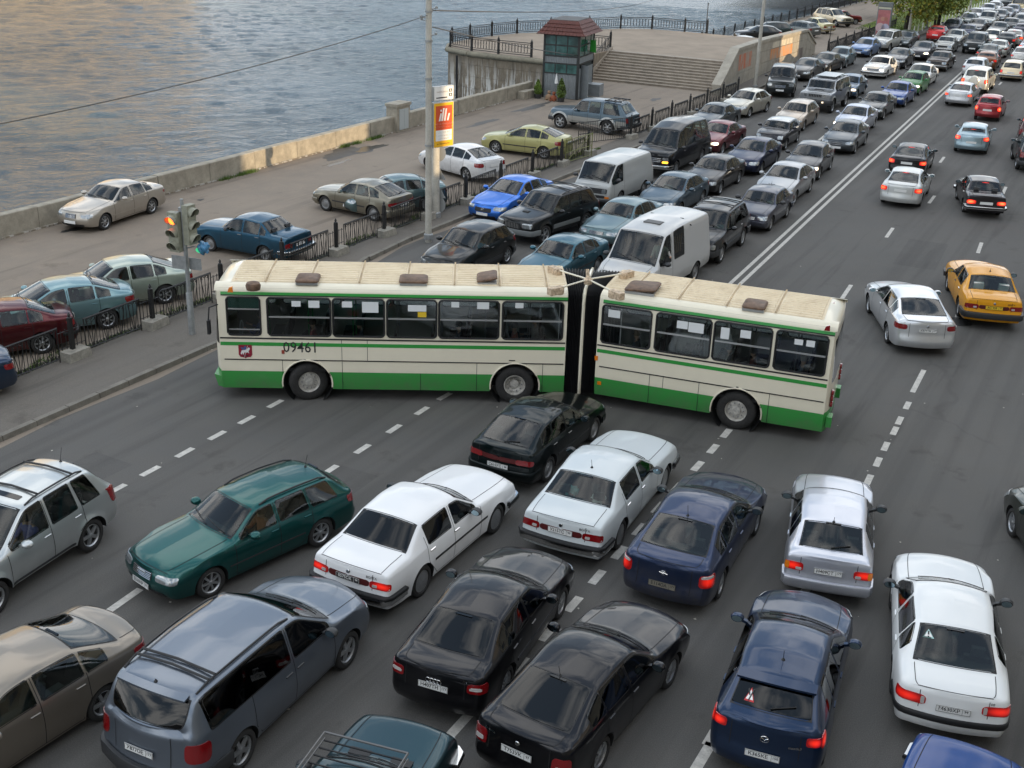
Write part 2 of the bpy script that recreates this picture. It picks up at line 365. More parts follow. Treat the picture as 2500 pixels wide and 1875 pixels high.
        Q=np.vstack([face,pts])[:,:2]; l=np.r_[0,np.cumsum(np.linalg.norm(np.diff(Q,axis=0),axis=1))]
        s.oc[key]=(Q,l); return Q,l
    def wrap(s,end,q,z,off=0.0):
        Q,l=s.outline(end,z); sg=1 if q>=0 else -1; a=abs(q)
        x=np.interp(a,l,Q[:,0]); y=np.interp(a,l,Q[:,1]); e=.03
        x2=np.interp(a+e,l,Q[:,0]); y2=np.interp(a+e,l,Q[:,1]); x1=np.interp(max(a-e,0),l,Q[:,0]); y1=np.interp(max(a-e,0),l,Q[:,1])
        t=np.array([x2-x1,y2-y1]); t/=np.linalg.norm(t)+1e-9; n=np.array([t[1],-t[0]])*end
        return np.array([x+n[0]*off,sg*(y+n[1]*off),z]),np.array([n[0],sg*n[1],0])
def rcorner(a,b,r,ar):
    """unit square (a,b) -> rounded: r radius in b units, ar = r in a units"""
    d=np.maximum(0,np.maximum(r-b,b-(1-r)))/max(r,1e-6); ins=ar*(1-np.sqrt(np.clip(1-d*d,0,1))); return ins+a*(1-2*ins)
def panel(fn,na,nb,off,r=.2,ar=.08,thick=0.0,ctr=None):
    A,B=np.meshgrid(np.linspace(0,1,na),np.r_[0,r*.12,r*.5,np.linspace(r,1-r,max(2,nb)),1-r*.5,1-r*.12,1] if r>0 else np.linspace(0,1,nb),indexing='ij')
    A2=rcorner(A,B,r,ar) if r>0 else A
    P=fn(A2,B); e=1e-2
    dA=fn(np.clip(A2+e,0,1),B)-fn(np.clip(A2-e,0,1),B); dB=fn(A2,np.clip(B+e,0,1))-fn(A2,np.clip(B-e,0,1))
    n=np.cross(dA,dB); n/=np.linalg.norm(n,axis=-1,keepdims=True)+1e-9
    c=np.array([np.mean(P[...,0])*.6,0,.55]) if ctr is None else ctr
    sg=np.sign(np.sum(n*(P-c),axis=(-1))); sg=1 if sg.sum()>=0 else -1
    P=P+n*sg*off; na_,nb_=P.shape[:2]; V=P.reshape(-1,3); F=[]
    for i in range(na_-1):
        for j in range(nb_-1):
            q=(i*nb_+j,(i+1)*nb_+j,(i+1)*nb_+j+1,i*nb_+j+1); F.append(q if sg>0 else q[::-1])
    # skirt so the panel has an edge going into the body
    ring=[i*nb_ for i in range(na_)]+[(na_-1)*nb_+j for j in range(1,nb_)]+[i*nb_+nb_-1 for i in range(na_-2,-1,-1)]+[j for j in range(nb_-2,0,-1)]
    k=len(V); V=np.vstack([V,V[ring]-(n*sg).reshape(-1,3)[ring]*(abs(off)+thick+.004)]); m=len(ring)
    for i in range(m): F.append((ring[i],ring[(i+1)%m],k+(i+1)%m,k+i))
    return V,F
def ringp(fn,e,off,r,ar,ctr=None):
    n=15; pa=[(t,0) for t in np.linspace(0,1,n)[:-1]]+[(1,t) for t in np.linspace(0,1,n)[:-1]]+[(t,1) for t in np.linspace(1,0,n)[:-1]]+[(0,t) for t in np.linspace(1,0,n)[:-1]]
    A=np.array([p[0] for p in pa],float);B=np.array([p[1] for p in pa],float); Ai=rcorner(A,B,r,ar); 
    Ai=ar*.35+Ai*(1-ar*.7); Bi=r*.2+B*(1-r*.4); Ai=rcorner((Ai-.0),Bi,r,ar*.8)
    Ao=-e[0]+A*(1+2*e[0]); Bo=-e[1]+B*(1+2*e[1]); O=fn(Ao,Bo); I=fn(Ai,Bi); c=np.array([O[:,0].mean()*.6,0,.55]) if ctr is None else ctr
    n_=fn(np.full(1,.5),np.full(1,.5))[0]; t1=fn(np.full(1,.6),np.full(1,.5))[0]-n_; t2=fn(np.full(1,.5),np.full(1,.6))[0]-n_; nn=np.cross(t1,t2); nn/=np.linalg.norm(nn)+1e-9
    if nn@(n_-c)<0: nn=-nn
    V=np.vstack([O+nn*off,I+nn*(off+.001),I-nn*.02]); m=len(A); F=[(i,(i+1)%m,m+(i+1)%m,m+i) for i in range(m)]+[(m+i,m+(i+1)%m,2*m+(i+1)%m,2*m+i) for i in range(m)]
    return V,F
def mirrorY(V,F): return np.asarray(V)*[1,-1,1],[f[::-1] for f in F]
class Acc:
    def __init__(s): s.V=[];s.F=[];s.n=0
    def add(s,VF):
        V,F=VF; s.V.append(np.asarray(V)); s.F+= [tuple(i+s.n for i in f) for f in F]; s.n+=len(V); return s
    def me(s,name,mat,ang=35): return mesh(name,np.vstack(s.V),s.F,mat,True,ang)
RIMS={}
def rim_mesh(style):
    if style in RIMS: return RIMS[style]
    b=MB(); n=28
    # unit wheel radius 1 for rim zone .68; y outward
    if style=='steel':
        b.lathe([(.70,.18),(.66,.20),(.60,.10),(.50,.08),(.34,.16),(.22,.17),(.20,.24),(0.02,.26)],n,axis='y')
        for k in range(10):
            t=k*math.pi/5; b.lathe([(.045,.0),(.045,.135),(.001,.135)],6,c=(.48*math.cos(t),.02,.48*math.sin(t)),axis='y')
    elif style=='cap':
        b.lathe([(.70,.18),(.66,.22),(.58,.20),(.50,.23),(.30,.27),(.12,.28),(.02,.30)],n,axis='y')
    else:
        k,wd=dict(five=(5,.13),seven=(7,.085),multi=(10,.055),six=(6,.12))[style]
        b.lathe([(.70,.18),(.66,.21),(.60,.14),(.585,-.05)],n,axis='y')
        for i in range(k):
            t=2*math.pi*i/k; c,s_=math.cos(t),math.sin(t)
            def pt(r,w,y): return (r*c-w*s_,y,r*s_+w*c)
            b.hexa([pt(.08,-wd*.8,.06),pt(.08,wd*.8,.06),pt(.63,wd*.9,.05),pt(.63,-wd*.9,.05)],[pt(.08,-wd*.7,.2),pt(.08,wd*.7,.2),pt(.63,wd*.7,.15),pt(.63,-wd*.7,.15)])
        b.lathe([(.16,.0),(.16,.2),(.12,.23),(.01,.24)],12,axis='y')
    m=b.me('rim',None,True,35); m.materials.append(M_steel if style=='steel' else M_rim); RIMS[style]=m; return m
def tyre_mesh():
    if 't' in RIMS: return RIMS['t']
    b=MB(); b.lathe([(.58,-.30),(.72,-.33),(.90,-.34),(.98,-.27),(1.0,-.15),(1.0,.10),(.98,.22),(.90,.28),(.74,.28),(.69,.22),(.64,.10),(.55,.02),(.01,.0)],32,axis='y')
    RIMS['t']=b.me('wheel',M_tyre,True,50); return RIMS['t']
def strip(pts,nrm,wd,off):
    """flat ribbon along pts lying on a surface"""
    pts=np.asarray(pts);nrm=np.asarray(nrm); t=np.gradient(pts,axis=0); t/=np.linalg.norm(t,axis=1,keepdims=True)+1e-9
    b=np.cross(t,nrm); a=pts+nrm*off+b*wd/2; c=pts+nrm*off-b*wd/2; V=np.vstack([a,c]); n=len(pts)
    return V,[(i,i+1,n+i+1,n+i) for i in range(n-1)]
PROTO={}
def make_car(name,d,lod=0):
    """returns root empty with its parts; every part remembers the role of its paint"""
    s=Shell(d); root=empty(name); W=d['W']
    def part(nm,me,role=None,parent=root):
        o=link(nm,me,parent); 
        if role: o['role']=role
        return o
    V,F,mi=s.body(lod); me=mesh('body',V,F,[MATS['paint_base'],M_under],True,38,mi)
    part('body',me,'paint')
    gl=d.get('glass',M_glass) if lod==0 else M_glass_far
    # ---- glazing
    def vlim(u,mb,mt):
        a=s.P(u,1.0); b=s.P(u,2.0); h=np.linalg.norm(b-a,axis=-1)+1e-6; return 1+np.minimum(mb/h,.45),2-np.minimum(mt/h,.45)
    def sidewin(u0,u1,mb,mt,sk,off,r=.16,ar=.06):
        def fn(a,b):
            u=u0+(u1-u0)*a+(sk if lod else 0)*(1-b)*a; lo,hi=vlim(u,mb,mt); return s.P(u,lo+(hi-lo)*b)
        if off<.004 and lod==0: return ringp(fn,(.0,.0),off,r,ar)
        return panel(fn,12 if lod==0 else 7,5,off,r,ar)
    fr=Acc(); 
    for (u0,u1,sk) in d['sw']:
        w_=sidewin(u0,u1,.035,.05,sk,.006 if lod else .0045); f_=sidewin(u0-.02,u1+.02,.015,.032,sk,.003)
        fr.add(f_); fr.add(mirrorY(*f_))
        m=mesh('side_window',*w_,gl,True,40); part('side_window',m,'glass'); m=mesh('side_window',*mirrorY(*w_),gl,True,40); part('side_window',m,'glass')
    def topwin(u0,u1,m,off,e0=0,e1=0):
        def fn(a,b):
            y=(a*2-1); u=u0+(u1-u0)*b; P0=s.P(u,2.0); mm=m/(P0[...,1]+1e-6); v=3-np.abs(y)*(1-mm); p=s.P(u,v); p[...,1]*=np.sign(y)+(y==0); return p
        if off<.004 and lod==0: return ringp(fn,(.0,.0),off,.10,.05)
        return panel(fn,15 if lod==0 else 9,5,off,.10,.05)
    m0=d.get('wsm',.055)
    w_=topwin(d['hd']+.03,d['cw']-.03,m0,.006); fr.add(topwin(d['hd']+.0,d['cw']+.0,m0-.025,.003)); part('windscreen',mesh('windscreen',*w_,gl,True,40),'glass')
    if d.get('rw',1):
        a,b=d.get('rwu',(d['dk']+.03,d['rr']-.03)); w_=topwin(a,b,d.get('rsm',.07),.006); fr.add(topwin(a-.025,b+.025,d.get('rsm',.07)-.025,.003)); part('rear_window',mesh('rear_window',*w_,gl,True,40),'glass')
    part('window_frame',fr.me('window_frame',M_black))
    if lod==0: 
        zb0=float(s.I((d['hd']+d['rr'])/2,s.zb)); hw=W/2-.13; xf=d['cw']+.0; xr_=max(d['rr']-.25,s.R+.3) if d['dk']-s.R>.3 else s.R+.15
        b=MB(); b.box(xr_,xf,-hw,hw,s.zs+.08,s.zs+.12)
        for sg in(1,-1): b.box(xr_,xf,min(sg*hw,sg*(hw-.05)),max(sg*hw,sg*(hw-.05)),s.zs+.1,zb0-.04)
        xd=d['cw']+.02; hd_=hw*.86; b.hexa([(d['cw']-.35,-hd_,zb0-.35),(xd,-hd_,zb0-.35),(xd,hd_,zb0-.35),(d['cw']-.35,hd_,zb0-.35)],[(d['cw']-.33,-hd_,zb0-.12),(xd,-hd_,zb0-.07),(xd,hd_,zb0-.07),(d['cw']-.33,hd_,zb0-.12)])
        if d['dk']-s.R>.3: b.box(d['dk']-.1,d['rr']-.22,-hw,hw,zb0-.10,zb0-.04)
        part('cabin_lining',b.me('cabin_lining',M_cabin))
        if not d.get('glass') is M_tint:
            xs_=[d['hd']-.42,d['hd']-1.25]+([d['hd']-2.05] if s.F-s.R>5.2 else [])
            for x in xs_:
                for y in(-.38,.38):
                    b=MB(); sz=zb0-.52; b.box(x-.1,x+.38,y-.24,y+.24,s.zs+.12,sz+.1); b.hexa([(x-.20,y-.23,sz),(x-.06,y-.23,sz),(x-.06,y+.23,sz),(x-.20,y+.23,sz)],[(x-.34,y-.20,sz+.58),(x-.25,y-.20,sz+.58),(x-.25,y+.20,sz+.58),(x-.34,y+.20,sz+.58)]); b.box(x-.37,x-.27,y-.11,y+.11,sz+.61,sz+.76); part('seat',b.me('seat',M_carseat))
            b=MB(); cx=d['cw']-.45; b.tube([(cx+.10*math.sin(t_),.38+.17*math.cos(t_),zb0-.06+.15*math.sin(t_)) for t_ in np.arange(12)*math.pi/6],.014,4,closed=True); part('steering_wheel',b.me('steering_wheel',M_black))
    # ---- lamps, bumpers, plates, grille: laid round the ends
    def wfn(end,q0,q1,z0,z1,sl=0):
        def fn(a,b):
            q=q0+(q1-q0)*a; z=z0+(z1-z0)*b+sl*a; o=np.zeros(a.shape+(3,))
            for i in np.ndindex(a.shape): o[i]=s.wrap(end,q[i],float(z[i]))[0]
            return o
        return fn
    for nm,end,q0,q1,z0,z1,role,mat,off in d['lamps']:
        for sg in(1,-1):
            sl=0
            vf=panel(wfn(end,q0*sg,q1*sg,z0,z1),7 if lod==0 else 5,3,off,.3,.16,ctr=np.array([0,0,.6])); part(nm,mesh(nm,*vf,mat,True,40),role)
    for nm,end,q,z0,z1,off,mat,role in d['bumps']:
        qs=np.linspace(-q,q,31 if lod==0 else 15); rows=[]
        for qq in qs:
            i0,n=s.wrap(end,qq,(z0+z1)/2,-.02); o0,_=s.wrap(end,qq,(z0+z1)/2,off); 
            rows.append([(i0[0],i0[1],z0),(o0[0]-n[0]*.01,o0[1]-n[1]*.01,z0),(o0[0],o0[1],z0+.02),(o0[0],o0[1],z1-.02),(o0[0]-n[0]*.012,o0[1]-n[1]*.012,z1),(i0[0],i0[1],z1)])
        V=np.array(rows).reshape(-1,3); F=[]
        for i in range(len(qs)-1):
            for j in range(5): F.append((i*6+j,(i+1)*6+j,(i+1)*6+j+1,i*6+j+1))
        F+=[tuple(range(6)),tuple((len(qs)-1)*6+j for j in range(6))[::-1]]
        b=MB().add(V,F); part(nm,b.me(nm,mat,True,40),role)
    for nm,end,hw,z0,z1,mat,bars in d['grilles']:
        vf=panel(wfn(end,-hw,hw,z0,z1),11,3,.006,.2,.05,ctr=np.array([0,0,.6])); g=part(nm,mesh(nm,*vf,M_black,True,40))
        if bars and lod==0:
            for k in range(bars):
                z=z0+(z1-z0)*(k+.5)/bars; pts=[];nn=[]
                for q in np.linspace(-hw*.93,hw*.93,13): p,n=s.wrap(end,q,z,.012); pts.append(p);nn.append(n)
                b=MB(); b.tube(pts,.007,4); part('grille_bar',b.me('grille_bar',mat),None,g)
    for end,z,mat,txt,ink in d['plates']:
        p,n=s.wrap(end,0,z,.022+d.get('po',0)); b=MB(); b.box(-.008,0,-.26,.26,-.056,.056)
        o=part('number_plate',b.me('number_plate',mat)); o.location=p; o.rotation_euler=(0,R(-4),0) if end>0 else (0,R(-4),math.pi)
        if txt:
            bb=MB()
            for q in((-.258,.258,-.054,-.049),(-.258,.258,.049,.054),(-.258,-.253,-.049,.049),(.253,.258,-.049,.049),(.135,.14,-.049,.049)) : bb.box(.0005,.002,q[0],q[1],q[2],q[3])
            part('plate_rim',bb.me('plate_rim',ink),None,o)
            main,reg=txt
            t=text_mesh(main,.088,ink,'plate_text',bold=.0015); t.transform(Matrix(((0,0,1,.002),(1,0,0,-.06),(0,1,0,.002),(0,0,0,1)))); part('plate_text',t,None,o)
            t=text_mesh(reg,.06,ink,'plate_text',bold=.001); t.transform(Matrix(((0,0,1,.002),(1,0,0,.195),(0,1,0,.012),(0,0,0,1)))); part('plate_text',t,None,o)
    for q,z,tx in d.get('badge',[]):
        if lod: continue
        p,n=s.wrap(-1,q,z,.012); t=text_mesh(tx,.065,M_chrome if d.get('bchrome') else M_ink,'badge',bold=.001); t.transform(Matrix(((0,0,1,.002),(1,0,0,0),(0,1,0,0),(0,0,0,1)))); o=part('badge',t); o.location=p; o.rotation_euler=(0,0,math.atan2(n[1],n[0]))
    # ---- seams
    sm=Acc(); swd=.012 if lod==0 else .016
    def seam(pu,pv,both=True):
        pu=np.array(pu,float);pv=np.array(pv,float); k=12; t=np.linspace(0,len(pu)-1,k*(len(pu)-1)+1)
        u=np.interp(t,range(len(pu)),pu);v=np.interp(t,range(len(pv)),pv); p=s.P(u,v); e=.02
        n=np.cross(s.P(u+e,v)-s.P(u-e,v),s.P(u,v+e)-s.P(u,v-e)); n/=np.linalg.norm(n,axis=1,keepdims=True)+1e-9
        if (n*(p-[p[:,0].mean()*.6,0,.4])).sum()<0: n=-n
        vf=strip(p,n,swd,.0035); sm.add(vf)
        if both: sm.add(mirrorY(*vf))
    for x,vt in d['doors']: seam([x,x+d.get('dsl',0),x+d.get('dsl',0)],[.06,.98,vt])
    if d['doors']:
        x0=min(x for x,_ in d['doors']);x1=max(x for x,_ in d['doors'])
        if lod==0: seam([x0,x1],[.06,.06])
    if d.get('hood',1):
        seam([d['cw']+.02,s.F-.12],[2.14,2.16]); seam([s.F-.05]*2,[2.0,3.0])
    if d.get('deck',1): seam([d['dk']-.05,s.R+.06],[2.12,2.14]); seam([s.R+.03]*2,[2.1,3.0])
    if sm.V: tag(part('panel_gaps',sm.me('panel_gaps',M_seam)),kind='stuff')
    if d.get('trunkseam',1) and lod==0:
        a2=Acc()
        for sg in(1,-1):
            pts=[];nn=[]
            for z in np.linspace(d.get('tz',.58),s.I(s.R,s.zb),8): p,n=s.wrap(-1,sg*d.get('tq',.52),float(z),0); pts.append(p);nn.append(n)
            a2.add(strip(pts,nn,.012,.004))
        tag(part('boot_gap',a2.me('boot_gap',M_seam)),kind='stuff')
    # ---- side moulding
    for z,h,off,mat,role in d.get('mould',[]):
        u0,u1=s.wr+s.ra+.05,s.wf-s.ra-.05; us=np.linspace(u0,u1,14); b=MB(); 
        for sg in(1,-1):
            V=[]
            for u in us:
                for dz,o_ in((-h/2,-.01),(-h/2,off),(h/2,off),(h/2,-.01)):
                    p=s.side(np.array(u),np.array(z+dz)); V.append((p[0],(p[1]+o_)*sg,p[2]))
            F=[]
            for i in range(len(us)-1):
                for j in range(3): F.append((i*4+j,(i+1)*4+j,(i+1)*4+j+1,i*4+j+1))
            F+=[(0,1,2,3),tuple((len(us)-1)*4+k for k in(3,2,1,0))]; b.add(V,F)
        part('side_moulding',b.me('side_moulding',mat,True,30),role)
    # ---- mirrors
    mz=d.get('mz',float(s.I(d['cw']-.3,s.zb))+.09); mxp=d.get('mx',d['cw']-.38); my=float(s.P(mxp,1.0)[1])
    for sg in(1,-1):
        b=MB(); k=[]; n1=10
        prof=[(.0,-.001),(.10,.0),(.118,.05),(.105,.11),(.06,.15),(.01,.16)]
        b.lathe(prof,12,axis='x'); o=np.array(b.V); o[:,2]*=.68; o[:,1]*=1.0; b.V=[tuple(v) for v in o]
        for i,v in enumerate(b.V): b.V[i]=(v[0]+mxp-.03,sg*(my+.15)+v[1],v[2]+mz)
        b.hexa([(mxp,sg*(my-.03),mz-.09),(mxp+.07,sg*(my-.03),mz-.09),(mxp+.07,sg*(my+.09),mz-.05),(mxp,sg*(my+.09),mz-.05)],[(mxp,sg*(my-.03),mz-.04),(mxp+.07,sg*(my-.03),mz-.04),(mxp+.07,sg*(my+.09),mz),(mxp,sg*(my+.09),mz)])
        mo=part('wing_mirror',b.me('wing_mirror',MATS['paint_base'] if d.get('mpaint',1) else M_plastic,True,40),'paint' if d.get('mpaint',1) else None)
        b=MB(); b.lathe([(.001,-.004),(.088,-.004),(.088,.003)],12,axis='x'); b.V=[(v[0]+mxp-.032,sg*(my+.15)+v[1],v[2]*.66+mz) for v in b.V]
        part('mirror_glass',b.me('mirror_glass',M_mirror),None,mo)
    # ---- handles
    for x,dz in d.get('handles',[]):
        for sg in(1,-1):
            p=s.side(np.array(x),np.array(float(s.I(x,s.zb))-dz)); b=MB(); y=p[1]
            b.hexa([(x-.09,sg*(y-.01),p[2]-.015),(x+.09,sg*(y-.01),p[2]-.015),(x+.08,sg*(y+.016),p[2]-.006),(x-.08,sg*(y+.016),p[2]-.006)],[(x-.09,sg*(y-.01),p[2]+.018),(x+.09,sg*(y-.01),p[2]+.018),(x+.08,sg*(y+.016),p[2]+.008),(x-.08,sg*(y+.016),p[2]+.008)])
            hm=d.get('hmat'); part('door_handle',b.me('door_handle',hm or MATS['paint_base']),None if hm else 'paint')
    p=s.P(np.array(d['rr']-.07 if d['dk']-s.R>.3 else d['rr']-.02),np.array(3.0)); b=MB(); b.box(p[0]-.02,p[0]+.02,-.14,.14,p[2]-.005,p[2]+.018); part('high_brake_light',b.me('high_brake_light',M_tail),'cb')
    # ---- wheels
    r=s.r; tw=d.get('tw',.33)
    for xa in(s.wf,s.wr):
        for sg in(1,-1):
            o=part('wheel',tyre_mesh()); o.location=(xa,sg*(W/2-.105-.0),r); o.scale=(r,r*d.get('tww',.95),r)
            st=d.get('steer',0) if xa>0 else 0
            o.rotation_euler=(0,0,(0 if sg>0 else math.pi)+st)
            q=link('rim',rim_mesh(d.get('rim','five')),o)
            ti=link('tread_ring',tyre_mesh(),None) if 0 else None
    # ---- extras
    if d.get('rails'):
        a,b_=d['rails']
        for sg in(1,-1):
            us=np.linspace(a,b_,10); P=s.P(us,2.06); P[:,2]+=.045; P[:,2][[0,-1]]-=.04; P[:,1]*=sg; b=MB(); b.tube(P,.018,6); part('roof_rail',b.me('roof_rail',d.get('railmat',M_black),True,60))
        for u in d.get('bars',[]):
            p=s.P(np.array(u),np.array(2.06)); b=MB(); b.tube([(p[0],-p[1],p[2]+.06),(p[0],0,p[2]+.10),(p[0],p[1],p[2]+.06)],.022,6); part('roof_bar',b.me('roof_bar',M_black,True,60))
    if d.get('ant'):
        u,ln=d['ant']; p=s.P(np.array(u),np.array(3.0)); b=MB(); b.lathe([(.035,0),(.02,.02),(.006,.04)],8,c=(p[0],0,p[2]-.003)); b.tube([(p[0],0,p[2]+.03),(p[0]-.25*ln,0,p[2]+ln)],.005,5); part('aerial',b.me('aerial',M_black,True))
    if d.get('sunroof'):
        a,b_=d['sunroof']; 
        def fn(A,B_): y=(A*2-1)*.62; p=s.P(a+(b_-a)*B_,3-np.abs(y)); p[...,1]*=np.sign(y)+(y==0); return p
        part('sunroof',mesh('sunroof',*panel(fn,9,3,.006,.15,.05),M_tint,True,40))
    if d.get('spoiler'):
        x0,z0,hw,dp=d['spoiler']; q0=s.P(np.array(d['rr']+.02),np.array(3.0)); x0=q0[0]-dp; z0=q0[2]-.005; b=MB(); V=[];n=9
        for i in range(n):
            y=-hw+2*hw*i/(n-1); k=(y/hw)**2; V+=[(x0+dp+k*.04,y,z0-.02),(x0-.0+k*.06,y,z0-.03-k*.03),(x0-.0+k*.06,y,z0+.005-k*.03),(x0+dp+k*.04,y,z0+.03-k*.02)]
        F=[]
        for i in range(n-1):
            for j in range(4): F.append((i*4+j,(i+1)*4+j,(i+1)*4+(j+1)%4,i*4+(j+1)%4))
        F+=[(0,1,2,3),tuple((n-1)*4+k for k in(3,2,1,0))]; b.add(V,F); part('spoiler',b.me('spoiler',MATS['paint_base'],True,50),'paint')
    if lod==0 and d.get('wiper',1):
        b=MB()
        for y0,y1 in((.5,-.12),(-.02,-.62)):
            pp=[]
            for t in np.linspace(0,1,6):
                y=y0+(y1-y0)*t; u=d['cw']-.05-.16*t*.6; w_=abs(y)/float(s.P(np.array(u),np.array(2.0))[1]); p=s.P(np.array(u),np.array(3-min(w_,.95))); pp.append((p[0]+.01,y,p[2]+.03))
            b.tube(pp,.009,4)
        part('wipers',b.me('wipers',M_black))
    if d.get('rwiper') and lod==0:
        p0=s.P(np.array(d['dk']+.06),np.array(3.0)); u2=d['dk']+.13; p1=s.P(np.array(u2),np.array(2.45)); b=MB(); b.tube([(p0[0]-.02,0,p0[2]+.02),(p1[0]-.02,-p1[1],p1[2]+.02)],.011,5); part('rear_wiper',b.me('rear_wiper',M_black))
    if d.get('emblem'):
        for end,z,kind in d['emblem']:
            p,n=s.wrap(end,0,z,.012); b=MB()
            if kind=='rings':
                for k in(-1.5,-.5,.5,1.5): b.tube([(p[0],p[1]+k*.062+.042*math.cos(t),p[2]+.042*math.sin(t)) for t in np.arange(14)*2*math.pi/14],.007,5,closed=True)
            elif kind=='bolt':
                b.tube([(p[0],p[1]+.05*math.cos(t),p[2]+.045*math.sin(t)) for t in np.arange(14)*2*math.pi/14],.006,5,closed=True); b.tube([(p[0],-.08,p[2]-.012),(p[0],.01,p[2]+.012),(p[0],-.01,p[2]-.012),(p[0],.08,p[2]+.012)],.007,4)
            elif kind=='wing':
                b.tube([(p[0],p[1]+.065*math.cos(t),p[2]+.055*math.sin(t)) for t in np.arange(14)*2*math.pi/14],.007,5,closed=True); b.tube([(p[0],-.055,p[2]+.02),(p[0],-.02,p[2]+.005),(p[0],0,p[2]-.025),(p[0],.02,p[2]+.005),(p[0],.055,p[2]+.02)],.007,4)
            elif kind=='star':
                b.tube([(p[0],p[1]+.055*math.cos(t),p[2]+.055*math.sin(t)) for t in np.arange(14)*2*math.pi/14],.006,5,closed=True)
                for t in(90,210,330): b.tube([(p[0],0,p[2]),(p[0],.055*math.cos(R(t)),p[2]+.055*math.sin(R(t)))],.006,4)
            else: b.lathe([(.001,.012*end),(.035,.012*end),(.042,0)],12,c=p,axis='x')
            part('emblem',b.me('emblem',M_chrome,True,50))
    if 'extra' in d and d['extra']: d['extra'](s,part,lod)
    root['spec_half']=W/2
    root2=s
    return root,s
def setrole(o,roles):
    r=o.get('role')
    if r in roles and roles[r]:
        if r in('tail','brake','head','amber','glass','trim','paint') and len(o.material_slots):
            o.material_slots[0].link='OBJECT'; o.material_slots[0].material=roles[r]
def copy_tree(o,parent=None,roles={}):
    c=o.copy(); COL.objects.link(c); c.parent=parent; setrole(c,roles)
    for ch in o.children: copy_tree(ch,c,roles)
    return c
MATS['paint_base']=paint('paint_base',(.3,.3,.32))
def Cx(L,W,H,wb,fo,cw,hd,rr,dk,zh,zc,zg,zd,zb0,zb1,rrx=None,rf=.70,dkx=None,**k):
    F=wb/2+fo; Rr=F-L; mid=(hd+rr)/2; rrx=rr if rrx is None else rrx; dkx=dk if dkx is None else dkx
    d=dict(L=L,W=W,H=H,wb=wb,fo=fo,cw=cw,hd=hd,rr=rr,dk=dk,wr=k.pop('wr_',.31))
    rz=k.pop('rzf',.045); rzr=k.pop('rzr',.045)
    d['rail']=[(F,F,zh),(F-.12,F-.12,zh+.045),(max(cw+.35,(F+cw)/2),max(cw+.35,(F+cw)/2),zh+(zc-zh)*.62),(cw,cw,zc),(hd,k.pop('hdx',hd),H-.07-rz),(hd-(hd-mid)*.5,hd-(hd-mid)*.5,H-.072-rz*.15),(mid-.01,mid-.01,H-.07),(rr,rrx,H-.07-rzr)]
    if rrx!=rr: d['rail']+= [(min(rr+.3,mid-.05),min(rrx+.3,mid-.04),H-.07-rzr*.5)]
    d['rail']+=[(dk,dkx,zg)]
    if dk-Rr>.12: d['rail']+=[((dk+Rr)/2,(dk+Rr)/2,zd+(zg-zd)*.55+.01),(Rr+.06,Rr+.06,zd),(Rr,Rr,zd-.02)]
    else: d['rail']+=[(Rr,Rr+.01,zg-.02)]
    d['ry']=[(F,.80),(F-.25,.86),(cw,k.pop('cwf',.86)),(hd,rf),(mid,rf+.015),(rr,k.pop('rrf',rf-.02)),(dk,k.pop('dkf',.80)),(Rr,k.pop('rf2',.82))]
    d['belt']=[(F,zh-.07),(F-.4,zh-.005),((F+cw)/2,zb0-.05),(cw,zb0),(0,(zb0+zb1)/2),(dk,zb1),(Rr+.1,min(zb1,zd-.03)),(Rr,min(zb1,zd-.05))]
    d.update(sw=[],lamps=[],bumps=[],grilles=[],plates=[],doors=[]); d.update(k); return d
def T(*a): return a
def tail(q0,q1,z0,z1,**k): return ('tail_light',-1,q0,q1,z0,z1,'tail',M_tail,.010)
def head(q0,q1,z0,z1): return ('headlight',1,q0,q1,z0,z1,'head',M_head,.008)
def fog(q0,q1,z0,z1): return ('fog_light',1,q0,q1,z0,z1,None,M_head,.012)
MD={}
M_revl=solid('reverse_lamp',(.45,.42,.40),.15,coat=1)
PW=M_plate
def fb(q=.98,z0=.34,z1=.52,off=.03,mat=None): return ('front_bumper',1,q,z0,z1,off,mat or MATS['paint_base'],None if mat else 'paint')
def rb(q=.98,z0=.36,z1=.54,off=.03,mat=None): return ('rear_bumper',-1,q,z0,z1,off,mat or MATS['paint_base'],None if mat else 'paint')
def trim(end,q,z0,z1,off,mat=M_black,nm='bumper_trim'): return (nm,end,q,z0,z1,off,mat,None)
# --- sedans
MD['volga']=Cx(4.87,1.80,1.47,2.80,.93,.70,.10,-1.16,-1.72,.82,.98,1.03,.96,.94,.95,wr_=.32,rf=.74,dkf=.86,rf2=.90,soft=.045,rc=.08,bow=.08,bulge=.045,tf=.06,tr=.05,tl=.9,f1=.12,
  sw=[(.60,-.22,-.10),(-.32,-1.14,.05)],doors=[(.74,1.05),(-.27,1.9),(-1.20,1.5)],handles=[(-.17,.10),(-1.04,.10)],hmat=M_chrome,
  lamps=[tail(.46,.90,.66,.80),('lamp_garnish',-1,0,.45,.67,.79,None,solid('garnish_red',(.08,.01,.01),.3),.006),('reverse_light',-1,0.52,0.62,0.685,0.74,None,M_revl,.016),head(.48,.80,.60,.76)],bumps=[rb(1.35,.40,.56,.075,M_chrome),trim(-1,1.36,.50,.565,.085),fb(1.3,.38,.54,.07,M_chrome),trim(1,1.31,.43,.51,.08)],
  grilles=[('grille',1,.42,.60,.76,M_chrome,5)],rim='cap',mpaint=0,mould=[(.60,.04,.012,M_black,None)],crown=1.25,rsm=.05,glass=M_tint,emblem=[(-1,.86,'disc')],po=.0)
